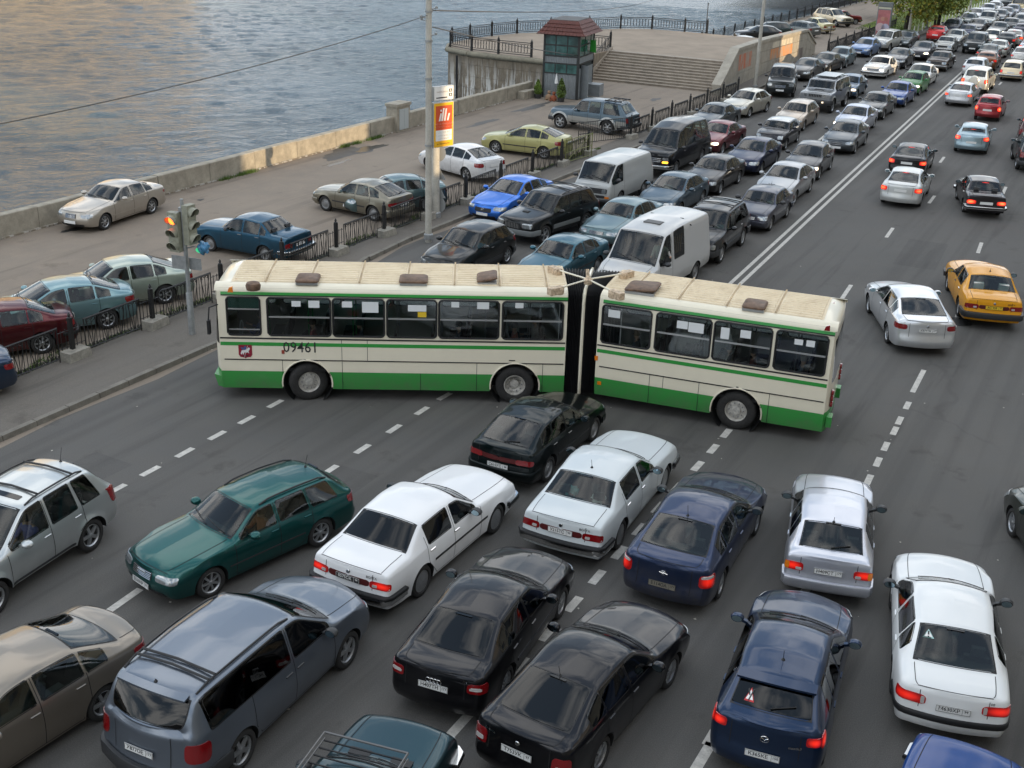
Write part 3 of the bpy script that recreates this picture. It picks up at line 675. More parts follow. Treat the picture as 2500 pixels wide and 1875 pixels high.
MD['sedan90']=Cx(4.48,1.73,1.42,2.62,.84,.72,.12,-1.08,-1.78,.72,.93,1.02,.98,.90,.94,soft=.07,rc=.2,
  sw=[(.60,-.26,-.08),(-.34,-1.02,-.02),(-1.06,-1.42,0)],doors=[(.74,1.05),(-.30,1.9),(-1.12,1.1)],handles=[(-.18,.10),(-.98,.10)],
  lamps=[tail(.60,1.02,.72,.86),head(.42,.90,.56,.69)],bumps=[],grilles=[('grille',1,.30,.56,.68,M_chrome,4),('air_intake',1,.55,.24,.34,M_black,0)],rim='seven',mould=[(.55,.05,.010,M_plastic,None)])
MD['sedan']=Cx(4.50,1.77,1.46,2.65,.90,.86,.10,-1.05,-1.82,.72,.96,1.07,1.02,.93,.98,soft=.09,rc=.24,bow=.14,
  sw=[(.74,-.26,-.08),(-.34,-1.05,-.02),(-1.09,-1.50,0)],doors=[(.80,1.05),(-.30,1.9),(-1.15,1.1)],handles=[(-.18,.12),(-1.0,.12)],
  lamps=[tail(.58,1.08,.74,.92),head(.46,1.04,.58,.72)],bumps=[],grilles=[('grille',1,.34,.56,.68,M_chrome,3),('air_intake',1,.55,.22,.36,M_black,0)],rim='seven')
MD['lada']=Cx(4.13,1.62,1.44,2.424,.70,.62,.18,-.98,-1.42,.83,.96,1.00,.95,.92,.92,rf=.74,soft=.035,rc=.07,bow=.05,bulge=.035,tf=.03,tr=.03,rrad=.05,f2=.14,wr_=.29,
  sw=[(.54,-.24,-.03),(-.31,-.98,0),(-1.01,-1.26,0)],doors=[(.66,1.05),(-.27,1.9),(-1.05,1.1)],handles=[(-.17,.08),(-.93,.08)],hmat=M_chrome,
  lamps=[tail(.42,.80,.60,.76),head(.44,.76,.60,.77)],bumps=[rb(1.12,.40,.52,.09,M_chrome),trim(-1,1.13,.44,.50,.10),fb(1.1,.38,.50,.09,M_chrome),trim(1,1.11,.42,.48,.10)],
  grilles=[('grille',1,.42,.58,.76,M_plastic,6)],rim='steel',mpaint=0,crown=.8,cwf=.9,dkf=.86)
MD['lada_wagon']=Cx(4.11,1.62,1.46,2.424,.70,.62,.18,-1.95,-2.19,.83,.96,.98,.98,.92,.92,rrx=-1.86,rf=.74,soft=.035,rc=.07,bow=.05,bulge=.035,tf=.03,tr=.03,rrad=.05,f2=.14,wr_=.29,
  sw=[(.54,-.24,-.03),(-.31,-.98,0),(-1.04,-1.72,0)],doors=[(.66,1.05),(-.27,1.9),(-1.05,1.9)],handles=[(-.17,.08),(-.93,.08)],hmat=M_chrome,deck=0,
  lamps=[tail(.60,.80,.58,.84),head(.44,.76,.60,.77)],bumps=[rb(1.12,.40,.52,.09,M_chrome),trim(-1,1.13,.44,.50,.10),fb(1.1,.38,.50,.09,M_chrome)],
  grilles=[('grille',1,.42,.58,.76,M_plastic,6)],rim='steel',mpaint=0,crown=.8,cwf=.9,dkf=.84,rrf=.74)
MD['sedan90s']=dict(MD['sedan90'],rim='steel')
# --- hatches
MD['hatch']=Cx(4.25,1.75,1.46,2.60,.85,.84,.12,-1.62,-1.98+.2,.72,.95,1.06,1.0,.92,.97,rrx=-1.28,dkx=-1.90+.15,soft=.07,rc=.24,bow=.14,
  sw=[(.72,-.26,-.06),(-.34,-1.05,-.02),(-1.10,-1.48,0)],doors=[(.80,1.05),(-.30,1.9),(-1.12,1.1)],handles=[(-.18,.12),(-1.0,.12)],deck=0,
  lamps=[tail(.58,1.02,.76,.96),head(.46,1.04,.58,.72)],bumps=[],grilles=[('grille',1,.34,.56,.68,M_chrome,3),('air_intake',1,.55,.22,.36,M_black,0)],rim='five',rwiper=1)
MD['small']=Cx(3.60,1.56,1.48,2.36,.65,.86,.28,-1.32,-1.56,.76,.98,1.02,1.0,.93,.96,rrx=-1.16,dkx=-1.50,rf=.76,soft=.07,rc=.22,bow=.12,wr_=.28,
  sw=[(.74,-.20,-.05),(-.28,-.92,0),(-.98,-1.15,0)],doors=[(.78,1.05),(-.24,1.9),(-.98,1.1)],handles=[(-.14,.1),(-.86,.1)],deck=0,
  lamps=[tail(.56,.84,.66,.90),head(.42,.84,.60,.74)],bumps=[],grilles=[('grille',1,.34,.56,.66,M_chrome,0),('air_intake',1,.5,.24,.36,M_black,0)],rim='steel')
# --- wagons / suv
MD['wagon']=Cx(4.48,1.73,1.44,2.617,.86,.72,.12,-1.90,-2.20,.72,.93,1.0,1.0,.90,.95,rrx=-1.72,dkx=-2.14,rf=.71,soft=.06,rc=.2,deck=0,
  sw=[(.60,-.26,-.08),(-.34,-1.06,-.02),(-1.13,-1.80,.0)],doors=[(.74,1.05),(-.30,1.9),(-1.10,1.9)],handles=[(-.18,.10),(-.98,.10)],
  lamps=[tail(.60,.98,.74,.90),head(.40,.88,.56,.69)],bumps=[],grilles=[('grille',1,.30,.54,.68,M_chrome,5),('air_intake',1,.6,.26,.36,M_black,0)],rim='seven',rails=(-1.85,-.05),ant=(-1.75,.25),mould=[(.5,.03,.008,M_plastic,None)])
MD['suv']=Cx(4.55,1.84,1.74,2.68,.85,.86,.24,-2.05,-2.34+.1,.92,1.10,1.14,1.12,1.04,1.08,rrx=-1.86,dkx=-2.20,rf=.78,soft=.05,rc=.16,bow=.10,wr_=.36,zs=.34,gap=.07,
  sw=[(.76,-.22,-.05),(-.30,-1.04,0),(-1.12,-1.86,0)],doors=[(.82,1.05),(-.26,1.9),(-1.12,1.9)],handles=[(-.14,.12),(-.96,.12)],deck=0,
  lamps=[tail(.66,.96,.78,1.04),head(.46,.88,.70,.88)],bumps=[fb(1.35,.40,.62,.04,M_plastic),rb(1.35,.40,.62,.05,M_plastic)],grilles=[('grille',1,.38,.68,.86,M_chrome,4)],rim='five',rails=(-1.85,-.0),bars=[-.5,-1.4],
  pf=[(.2,-.12),(.4,-.02),(.6,0),(.9,-.05)],pr=[(.2,-.12),(.4,-.02),(.6,0),(1.1,-.05)],flare=.03)
# --- vans
MD['minivan']=Cx(4.80,1.98,1.75,2.88,.92,1.14,.28,-2.05,-2.56+.12,.86,1.08,1.16,1.14,1.04,1.10,rrx=-2.08,dkx=-2.40,rf=.76,soft=.08,rc=.28,bow=.2,wr_=.34,zs=.28,
  sw=[(.98,-.02,-.05),(-.10,-2.02,.0)],doors=[(1.02,1.05),(-.06,1.9),(-1.10,1.06)],handles=[(.08,.16),(-.22,.16)],hmat=M_plastic,deck=0,glass=M_tint,
  lamps=[tail(.72,1.14,.72,1.02),head(.52,1.0,.60,.80)],bumps=[rb(1.6,.34,.58,.05,M_plastic)],grilles=[('grille',1,.35,.58,.72,M_chrome,3)],rim='five',rails=(-1.95,.15),
  mpaint=0,rwiper=0,spoiler=(-2.30,1.60,.62,.14),ant=(-1.98,.05))
MD['t3']=Cx(4.57,1.84,1.94,2.46,1.05,2.10,1.52,-2.05,-2.24,1.02,1.12,1.15,1.15,1.10,1.12,rrx=-1.98,dkx=-2.18,hdx=1.50,rf=.86,soft=.045,rc=.12,bow=.10,wr_=.33,zs=.36,cwf=.93,dkf=.92,rrf=.86,rf2=.92,crown=.9,
  sw=[(1.98,.98,0)],doors=[(.90,1.9),(1.86,1.05)],handles=[(1.02,.16)],hood=0,deck=0,bwf=.10,
  lamps=[tail(.68,.84,.60,.88),('headlight',1,.52,.70,.72,.90,'head',M_head,.02),('indicator',1,.66,.84,.52,.60,None,M_amber,.02)],bumps=[fb(1.2,.36,.48,.07,M_plastic),rb(1.2,.36,.50,.06,M_plastic)],
  grilles=[('grille',1,.74,.71,.92,M_plastic,2),('air_intake',1,.66,.52,.64,M_plastic,2)],rim='steel',mpaint=0,mz=1.25,mx=1.75,rwiper=0,
  pf=[(.2,-.1),(.5,0),(.7,0),(1.1,-.06)],pr=[(.2,-.05),(.5,0),(1.2,-.02)],emblem=[(1,.82,'disc')],trunkseam=0)
MD['gazelle']=Cx(5.30,2.05,2.32,2.90,1.00,1.62,.95,-2.60,-2.80,1.02,1.22,1.30,1.30,1.20,1.22,rrx=-2.58,dkx=-2.78,rf=.82,soft=.06,rc=.16,bow=.16,wr_=.35,zs=.38,cwf=.88,dkf=.92,rrf=.84,rf2=.92,crown=1.0,rzf=.12,
  sw=[(1.48,.62,-.06),(.40,-.42,0)],doors=[(.56,1.9),(1.50,1.05)],handles=[(.70,.18)],deck=0,
  lamps=[tail(.80,.96,.70,1.0),head(.56,.92,.66,.86)],bumps=[fb(1.3,.36,.58,.05,M_plastic)],grilles=[('grille',1,.50,.66,.84,M_plastic,3)],rim='steel',mpaint=0,rw=1,trunkseam=0)
MD['express']=Cx(5.70,2.01,2.30,3.43,.90,1.62,.90,-2.70,-2.95,1.12,1.28,1.32,1.32,1.24,1.26,rrx=-2.70,dkx=-2.93,rf=.72,soft=.06,rc=.14,bow=.12,wr_=.37,zs=.36,cwf=.88,dkf=.90,rrf=.70,rf2=.9,crown=1.2,rzf=.24,rzr=.12,
  sw=[(1.48,.66,-.05),(.56,-.50,0),(-.60,-1.60,0),(-1.70,-2.55,0)],doors=[(.60,1.9),(1.55,1.05),(-.55,1.9)],handles=[(.74,.16)],deck=0,glass=M_glass,
  lamps=[tail(.80,.98,.8,1.15),('headlight',1,.60,.88,.84,1.0,'head',M_head,.012),('indicator',1,.60,.88,.74,.83,None,solid('indicator_lit',(.8,.3,.02),.3,em=(1,.35,.02),es=2.0),.012)],
  bumps=[fb(1.25,.48,.64,.09,M_chrome),rb(1.25,.46,.62,.08,M_chrome)],grilles=[('grille',1,.56,.76,.98,M_chrome,3)],rim='five',mpaint=0,trunkseam=0)
MD['hummer']=Cx(4.82,2.06,1.98,3.12,.60,1.05,.78,-2.35,-2.58+.1,1.22,1.32,1.34,1.34,1.26,1.27,rrx=-2.28,dkx=-2.46,rf=.82,soft=.025,rc=.07,bow=.03,wr_=.44,zs=.50,cwf=.86,dkf=.88,rrf=.82,tf=.02,tr=.02,bulge=.02,crown=.5,gap=.09,flare=.05,rrad=.04,
  sw=[(.98,.02,-.02),(-.08,-.98,0),(-1.10,-2.1,0)],doors=[(1.0,1.05),(-.03,1.9),(-1.04,1.9)],handles=[(.12,.14),(-.88,.14)],deck=0,
  lamps=[tail(.80,.96,1.0,1.2),('headlight',1,.52,.72,.98,1.14,'head',M_head,.02),('fog_light',1,.46,.60,.64,.76,None,M_headlit,.14)],bumps=[fb(1.1,.56,.84,.12,M_plastic),rb(1.1,.56,.84,.10,M_plastic)],
  grilles=[],rim='five',mpaint=0,rails=(-2.2,.6),bars=[.3,-.6,-1.5],pf=[(.3,0),(1.3,0)],pr=[(.3,0),(1.3,0)],wiper=0)
def x_hummer(s,part,lod):
    b=MB()
    for k in range(-4,4):
        y=(k+.5)*.105; p,n=s.wrap(1,y,1.06,.012); b.box(p[0]-.01,p[0]+.03,y-.025,y+.025,.98,1.14)
    part('grille_slots',b.me('grille_slots',M_black))
    p=s.P(np.array(1.35),np.array(3.0)); b=MB(); b.box(1.22,1.50,-.30,.30,p[2]-.02,p[2]+.02); part('hood_vent',b.me('hood_vent',M_black))
    b=MB(); b.box(-1.9,.2,-.62,.62,s.d['H']+.02,s.d['H']+.06); part('roof_box',b.me('roof_box',MATS['paint_base']),'paint')
MD['hummer']['extra']=x_hummer
MD['pickup']=Cx(5.0,1.80,1.78,2.96,.80,.76,.30,-2.35,-2.60,.98,1.12,1.12,1.12,1.06,1.08,rrx=-2.05,dkx=-2.52,rf=.74,soft=.05,rc=.15,bow=.10,wr_=.39,zs=.44,gap=.08,flare=.045,
  sw=[(.66,-.20,-.04),(-.28,-.96,0),(-1.16,-2.20,0)],doors=[(.70,1.05),(-.24,1.9),(-1.04,2.5)],handles=[(-.12,.12),(-.88,.12)],deck=0,
  lamps=[tail(.72,.88,.74,1.0),head(.50,.86,.76,.90)],bumps=[fb(1.2,.44,.64,.05,M_plastic),rb(1.2,.46,.6,.08,M_plastic)],grilles=[('grille',1,.40,.74,.90,M_chrome,3)],rim='six')
def x_pickup(s,part,lod):
    # two-tone lower body and pale arches as real overlay panels
    lo=solid('pickup_lower_silver',(.33,.33,.31),.4,.3,coat=.5); b=Acc()
    for u0,u1 in((s.wr+s.ra+.02,s.wf-s.ra-.02),(s.R+.1,s.wr-s.ra-.02),(s.wf+s.ra+.02,s.F-.1)):
        def fn(a,b_): return s.side(u0+(u1-u0)*a,.47+(.80-.47)*b_)
        vf=panel(fn,12,3,.005,0,0,ctr=np.array([0,0,.6])); b.add(vf); b.add(mirrorY(*vf))
    for xa in(s.wf,s.wr):
        def fn(a,b_):
            t=R(-8)+R(196)*a; rr=s.ra+.005+.09*b_; return s.side(xa+rr*np.cos(t),s.r+rr*np.sin(t))
        vf=panel(fn,22,2,.03,0,0,ctr=np.array([0,0,.6])); b.add(vf); b.add(mirrorY(*vf))
    part('lower_body',b.me('lower_body',lo))
    b=MB()
    for u in(-1.2,-1.6,-2.0): b.tube([(u,-.62,s.d['H']+.03),(u,.62,s.d['H']+.03)],.025,5)
    b.box(-2.1,-1.1,-.6,-.5,s.d['H']-.01,s.d['H']+.05); b.box(-2.1,-1.1,.5,.6,s.d['H']-.01,s.d['H']+.05); part('roof_rack',b.me('roof_rack',M_black))
MD['pickup']['extra']=x_pickup
def V(base,**k):
    d=dict(MD[base]); d.update(k); return d
def reCx(base,*a,**k):
    """rebuild a body from new dimensions but keep the fittings of a base model"""
    keep={q:v for q,v in MD[base].items() if q not in('L','W','H','wb','fo','cw','hd','rr','dk','rail','ry','belt','wr','F')}
    geo={q:k.pop(q) for q in('rrx','rf','dkx','wr_','rzf','rzr','hdx','cwf','rrf','dkf','rf2') if q in k}
    keep.update(k); return Cx(*a,**geo,**keep)
MD['a4']=V('sedan90',lamps=[tail(.56,.94,.70,.86),('reverse_light',-1,0.6,0.8,0.755,0.795,None,M_revl,.016),head(.40,.90,.56,.69)],emblem=[(-1,.80,'rings'),(1,.62,'rings')],glass=M_tint,rim='multi',mould=[(.52,.05,.012,MATS['paint_base'],'paint')])
MD['avant']=V('wagon',emblem=[(1,.62,'rings')],glass=M_glass,rim='seven',hmat=None)
MD['octavia']=reCx('sedan90',4.51,1.73,1.43,2.512,.90,.70,.10,-1.10,-1.92,.74,.95,1.05,1.02,.92,.97,lamps=[tail(.56,.86,.62,.86),('reverse_light',-1,0.62,0.78,0.66,0.73,None,M_revl,.016),head(.44,.92,.58,.71)],sw=[(.58,-.28,-.08),(-.36,-1.06,-.02),(-1.10,-1.52,0)],
   glass=M_tint,rim='seven',ant=(-1.12,.22),emblem=[(-1,.90,'disc')],mould=[],bumps=[])
MD['vectra']=reCx('sedan',4.60,1.80,1.46,2.70,.94,.84,.12,-1.06,-1.86,.72,.97,1.08,1.03,.93,.98,lamps=[tail(.66,1.06,.66,.90),('reverse_light',-1,0.7,0.98,0.84,0.885,None,M_revl,.016),head(.48,1.04,.58,.72)],ant=(-1.0,.25),rim='multi',bumps=[],emblem=[(-1,.84,'bolt')],glass=M_glass,mpaint=0)
MD['camry']=reCx('sedan',4.82,1.82,1.48,2.775,.98,.92,.14,-1.12,-1.92,.74,.99,1.09,1.07,.95,1.0,lamps=[tail(.58,1.10,.80,.95),head(.50,1.12,.60,.74)],rim='five',emblem=[(-1,.94,'disc')],sw=[(.80,-.26,-.08),(-.34,-1.12,-.02),(-1.16,-1.58,0)])
MD['audi100']=reCx('sedan90',4.79,1.78,1.43,2.69,.93,.84,.20,-1.12,-1.82,.74,.95,1.02,.96,.92,.94,lamps=[tail(.42,.98,.68,.84),('reverse_light',-1,0.44,0.5,0.7,0.82,None,M_revl,.016),head(.42,.90,.58,.70)],sw=[(.72,-.24,-.08),(-.32,-1.04,-.02),(-1.08,-1.50,0)],doors=[(.82,1.05),(-.28,1.9),(-1.12,1.1)],
   bumps=[trim(-1,1.5,.46,.56,.028),trim(1,1.4,.44,.53,.028)],rim='cap',mould=[(.50,.07,.012,M_black,None)],glass=M_glass,mpaint=0)
MD['2114']=reCx('hatch',4.12,1.65,1.40,2.46,.82,.70,.20,-1.32,-1.78,.74,.93,1.0,.98,.90,.93,rrx=-1.14,dkx=-1.74,rf=.74,soft=.035,rc=.06,bow=.05,rf2=.88,tf=.04,tr=.03,f1=.12,bulge=.035,lamps=[tail(.46,.82,.66,.82),('reverse_light',-1,0.49,0.6,0.675,0.73,None,M_revl,.016),('indicator',-1,.72,.81,.67,.81,None,M_amber,.014),head(.42,.86,.58,.72)],
   sw=[(.58,-.26,-.04),(-.34,-1.0,0),(-1.05,-1.36,0)],doors=[(.72,1.05),(-.30,1.9),(-1.04,1.1)],handles=[(-.18,.1),(-.92,.1)],bumps=[rb(1.15,.36,.54,.05),fb(1.1,.34,.52,.05)],rim='steel',ant=(-1.3,.12),mpaint=0,spoiler=None)
MD['2112']=reCx('hatch',4.17,1.68,1.42,2.492,.76,.66,.10,-1.30,-1.98,.74,.93,1.02,1.0,.90,.95,rrx=-1.10,dkx=-1.92,rf=.72,soft=.05,rc=.16,bow=.10,lamps=[tail(.42,.84,.70,.82),head(.44,.86,.58,.70),('lamp_garnish',-1,0,.44,.71,.81,None,solid('garnish_red',(.08,.01,.01),.3),.006)],
   sw=[(.54,-.30,-.06),(-.38,-1.05,0),(-1.11,-1.55,0)],doors=[(.68,1.05),(-.34,1.9),(-1.10,1.1)],handles=[(-.22,.1),(-.98,.1)],bumps=[rb(1.15,.36,.56,.035),fb(1.1,.34,.5,.035)],rim='steel',mould=[(.52,.05,.01,M_plastic,None)])
MD['2110']=reCx('sedan90',4.27,1.68,1.42,2.492,.76,.66,.10,-1.08,-1.70,.74,.93,1.05,1.02,.90,.96,lamps=[tail(.42,.84,.74,.88),head(.44,.86,.58,.70)],rim='steel',sw=[(.54,-.30,-.06),(-.38,-1.05,0),(-1.09,-1.36,0)],doors=[(.68,1.05),(-.34,1.9),(-1.10,1.1)])
MD['mazda3h']=reCx('hatch',4.42,1.755,1.465,2.64,.88,.86,.10,-1.62,-1.98,.72,.97,1.10,1.05,.94,1.0,rrx=-1.36,dkx=-1.98,lamps=[('tail_light',-1,.60,.84,.84,.98,'tail',M_tail,.014),('tail_light',-1,.84,1.04,.80,1.0,'tail',M_tail,.010),head(.5,1.0,.58,.72)],rim='five',spoiler=(-1.72,1.375,.60,.20),ant=(-1.15,.2),emblem=[(-1,.86,'wing')],glass=M_tint,mpaint=1)
MD['mazda3s']=V('sedan',emblem=[(1,.60,'wing')],grilles=[('grille',1,.38,.50,.66,M_chrome,0),('air_intake',1,.55,.22,.36,M_black,0)])
MD['mercedes']=reCx('sedan',4.53,1.73,1.43,2.715,.80,.70,.06,-1.05,-1.72,.74,.94,1.02,.97,.91,.95,lamps=[tail(.52,.98,.72,.84),head(.44,.88,.58,.72)],rim='seven',emblem=[],grilles=[('grille',1,.24,.56,.72,M_chrome,6),('air_intake',1,.55,.24,.34,M_black,0)],mould=[(.45,.04,.008,MATS['paint_base'],'paint')])
MD['fusion']=reCx('hatch',4.02,1.71,1.53,2.49,.80,.84,.22,-1.50,-1.70,.80,1.0,1.08,1.06,.95,1.0,rrx=-1.34,dkx=-1.64,rf=.76,mould=[(.42,.14,.012,M_plastic,None)],bumps=[fb(1.1,.34,.50,.03,M_plastic),rb(1.1,.34,.54,.03,M_plastic)],rim='seven',glass=M_glass)
MD['terracan']=V('suv',rim='five',grilles=[('grille',1,.36,.66,.86,M_chrome,0),('air_intake',1,.6,.42,.52,M_black,0)],lamps=[tail(.66,.9,.78,1.04),head(.44,.86,.70,.88),fog(.6,.74,.46,.56)],mould=[(.58,.16,.02,solid('cladding_grey',(.16,.17,.17),.5),None)],bumps=[fb(1.3,.42,.62,.04,solid('cladding_grey',(.16,.17,.17),.5)),rb(1.3,.42,.62,.05,solid('cladding_grey',(.16,.17,.17),.5))],H=1.80)
def x_slots(s,part,lod):
    b=MB()
    for k in range(-4,5):
        y=k*.075; p,n=s.wrap(1,y,.76,.012); b.box(p[0]-.01,p[0]+.025,y-.018,y+.018,.67,.85)
    part('grille_bars',b.me('grille_bars',M_chrome))
    p=s.P(np.array(1.35),np.array(3.0)); b=MB(); b.hexa([(1.25,-.16,p[2]-.02),(1.5,-.14,p[2]-.03),(1.5,.14,p[2]-.03),(1.25,.16,p[2]-.02)],[(1.25,-.14,p[2]+.02),(1.46,-.12,p[2]+.035),(1.46,.12,p[2]+.035),(1.25,.14,p[2]+.02)]); part('hood_scoop',b.me('hood_scoop',M_black))
MD['terracan']['extra']=x_slots
MD['trail']=V('suv',rim='six',mould=[(.55,.10,.015,MATS['paint_base'],'paint')],grilles=[('grille',1,.60,.70,.86,M_chrome,1)],lamps=[tail(.66,.9,.78,1.1),head(.60,.90,.68,.84),fog(.55,.7,.46,.54)])
MD['rr']=reCx('suv',4.95,1.95,1.86,2.88,.85,.86,.30,-2.30,-2.52,1.02,1.18,1.20,1.2,1.10,1.14,rrx=-2.12,dkx=-2.46,rf=.76,wr_=.38,rails=None,bars=[],sw=[(.76,-.22,-.05),(-.30,-1.1,0),(-1.2,-2.1,0)],lamps=[tail(.7,.96,.85,1.1),head(.55,.92,.78,.96)],bumps=[],mpaint=0)
MD['tiggo']=reCx('suv',4.29,1.77,1.71,2.51,.86,.84,.16,-1.85,-2.05,.88,1.06,1.12,1.1,1.0,1.06,rrx=-1.62,dkx=-1.98,rf=.74,wr_=.34,bars=[-.28,-1.35],rails=(-1.68,.05),sunroof=(-.15,-.02),soft=.07,rc=.24,ant=(-1.72,.28),
   sw=[(.72,-.24,-.06),(-.32,-1.02,0),(-1.12,-1.66,0)],bumps=[],lamps=[tail(.72,1.02,.78,1.10),head(.46,.94,.66,.84)],mould=[(.40,.05,.01,M_plastic,None)],flare=.035)
MD['mini']=reCx('small',3.65,1.69,1.41,2.467,.62,.74,.36,-1.36,-1.60,.80,.97,1.04,1.02,.95,.98,rrx=-1.26,dkx=-1.54,rf=.78,wr_=.30,lamps=[tail(.6,.78,.66,.86),head(.46,.74,.62,.80)],rim='multi',sw=[(.64,-.34,-.03),(-.42,-1.20,0)],doors=[(.66,1.05),(-.38,1.9)],handles=[(-.26,.1)],bwf=.1,bumps=[fb(1.0,.28,.40,.02,M_chrome)],grilles=[('grille',1,.34,.52,.66,M_chrome,2)])

MD['volga']['badge']=[(-.50,.86,'ВОЛГА')]
MD['a4']['badge']=[(-.52,.90,'A4')]; MD['a4']['bchrome']=1
MD['octavia']['badge']=[(.50,.90,'Octavia')]; MD['octavia']['bchrome']=1
MD['audi100']['badge']=[(-.55,.885,'100')]; MD['audi100']['bchrome']=1
MD['mazda3h']['badge']=[(-.45,.80,'mazda3')]; MD['mazda3h']['bchrome']=1
# ------------------------------------------------------------ setting
ZP=.12      # pavement and quay height over the road
def P3(s,n,z): a=SN(s,n); return (a[0],a[1],z)
ANG=R(62)
def RP(px,py,P0,nrm):
    d=(px-1250)/CF*RT-(py-937.5)/CF*UP+FW; o=np.array([0,0,CH]); P0=np.array(P0,float); nrm=np.array(nrm,float)
    t=((P0-o)@nrm)/(d@nrm); return o+d*t
def m_asphalt(name,c0,c1,spk=.5,warm=(.09,.075,.055),seed=0):
    m,t,b=nodes(name); big=noise(t,.12,5,.6,'Pos'); mid=noise(t,1.1,5,.6,'Pos'); fine=noise(t,55,3,.7,'Pos')
    base=ramp(t,big,[(.3,c0),(.7,c1)]); c=mixc(t,ramp(t,mid,[(.4,(0,)*3),(.75,(.45,)*3)]),base,warm)
    tr=noise(t,1.0,3,.5,'Pos',(.03,1.6,1),-ANG); c=mixc(t,ramp(t,tr,[(.46,(0,)*3),(.62,(.30 if 'road' in name else .1,)*3)]),c,tuple(x*.55 for x in c0))
    sp=ramp(t,fine,[(.25,(.45,)*3),(.5,(.95,)*3),(.72,(1.7,)*3)]); c=mixc(t,spk,c,sp,'MULTIPLY')
    st=noise(t,.55,6,.7,'Pos'); c=mixc(t,ramp(t,st,[(.60,(0,)*3),(.70,(.5,)*3)]),c,tuple(x*.5 for x in c0))
    vo=t.nodes.new('ShaderNodeTexVoronoi'); vo.feature='DISTANCE_TO_EDGE'; vo.inputs['Scale'].default_value=.16 if 'road' in name else .22
    ge=t.nodes.new('ShaderNodeNewGeometry'); wn_=t.nodes.new('ShaderNodeTexNoise'); wn_.inputs['Scale'].default_value=.9; wn_.inputs['Detail'].default_value=5; va=t.nodes.new('ShaderNodeVectorMath'); va.operation='MULTIPLY_ADD'; va.inputs[1].default_value=(1.6,1.6,0)
    t.links.new(ge.outputs['Position'],wn_.inputs[0]); t.links.new(wn_.outputs['Color'],va.inputs[0]); t.links.new(ge.outputs['Position'],va.inputs[2]); t.links.new(va.outputs[0],vo.inputs['Vector'])
    ck=ramp(t,vo.outputs['Distance'],[(.0,(1,)*3),(.006,(.8,)*3),(.012,(0,)*3)]); mk=ramp(t,noise(t,.11,3,.5,'Pos'),[(.54,(0,)*3),(.62,(.15,)*3)]); mm_=t.nodes.new('ShaderNodeMath'); mm_.operation='MULTIPLY'; t.links.new(ck,mm_.inputs[0]); t.links.new(mk,mm_.inputs[1])
    c=mixc(t,mm_.outputs[0],c,(.022,.020,.018))
    ol=noise(t,.9,4,.6,'Pos',(.10,1.3,1),-ANG); c=mixc(t,ramp(t,ol,[(.57,(0,)*3),(.68,(.40,)*3)]),c,tuple(x*.45 for x in c0))
    t.links.new(c,b.inputs['Base Color']); b.inputs['Roughness'].default_value=.86; b.inputs['Specular IOR Level'].default_value=.3; bump(t,b,fine,.35,.01); return m
M_road=m_asphalt('asphalt_road',(.094,.091,.086),(.120,.115,.108),.55,(.115,.106,.094))
M_side=m_asphalt('asphalt_pavement',(.125,.113,.098),(.155,.140,.122),.4,(.15,.13,.105))
M_quay=m_asphalt('asphalt_quay',(.195,.160,.128),(.25,.208,.165),.3,(.28,.225,.17))
def m_stone(name,c,var=.25,scale=2.2,leak=0,bmp=.25):
    m,t,b=nodes(name); f=noise(t,scale,7,.65,'Pos'); col=ramp(t,f,[(.3,tuple(x*(1-var) for x in c)),(.7,tuple(min(1,x*(1+var)) for x in c))])
    g=noise(t,30,3,.6,'Pos'); col=mixc(t,.35,col,ramp(t,g,[(.3,(.6,)*3),(.7,(1.35,)*3)]),'MULTIPLY')
    if leak:
        v=noise(t,1,4,.7,'Pos',(5.5,5.5,.45)); col=mixc(t,ramp(t,v,[(.5,(0,)*3),(.62,(.6,)*3)]),col,tuple(x*.5 for x in c))
        v2=noise(t,1,5,.75,'Pos',(3.3,3.3,.30)); z=t.nodes.new('ShaderNodeSeparateXYZ'); ge=t.nodes.new('ShaderNodeNewGeometry'); t.links.new(ge.outputs[0],z.inputs[0])
        mr=t.nodes.new('ShaderNodeMapRange'); mr.inputs[1].default_value=-1.9; mr.inputs[2].default_value=1.3; mr.inputs[3].default_value=1.15; mr.inputs[4].default_value=.0; t.links.new(z.outputs[2],mr.inputs[0])
        mu=t.nodes.new('ShaderNodeMath'); mu.operation='MULTIPLY'; t.links.new(ramp(t,v2,[(.49,(0,)*3),(.54,(1,)*3)]),mu.inputs[0]); t.links.new(mr.outputs[0],mu.inputs[1]); mu.use_clamp=True
        col=mixc(t,mu.outputs[0],col,(.75,.74,.70))
    t.links.new(col,b.inputs['Base Color']); b.inputs['Roughness'].default_value=.85; bump(t,b,f,bmp,.03); return m
M_conc=m_stone('concrete_parapet',(.30,.27,.215),.28,2.0)
M_block=m_stone('concrete_footing',(.27,.25,.21),.3,5)
M_kerb=m_stone('kerb_stone',(.17,.155,.13),.25,3)
M_stone=m_stone('bastion_stone',(.20,.165,.12),.25,1.6,1)
M_corn=m_stone('cornice_stone',(.21,.19,.14),.25,2)
M_step=m_stone('step_stone',(.30,.255,.205),.22,2)
M_terr=m_stone('terrace_paving',(.27,.215,.16),.2,.5,0,.1)
M_rwall=m_stone('ramp_wall_stone',(.34,.31,.255),.2,1.4)
M_iron=solid('cast_iron_black',(.012,.012,.012),.5,var=.4,vs=10)
M_line=m_stone('road_paint',(.50,.48,.44),.22,6,0,.05)
M_grass=solid('grass_blade',(.075,.13,.02),.7,var=.4,vs=5)
M_pole=m_stone('lamp_post_concrete',(.42,.40,.35),.15,3,0,.05)
M_galv=solid('galvanised_grey',(.30,.31,.31),.5,.4,var=.2,vs=6)
M_wire=solid('wire_dark',(.05,.045,.04),.6)
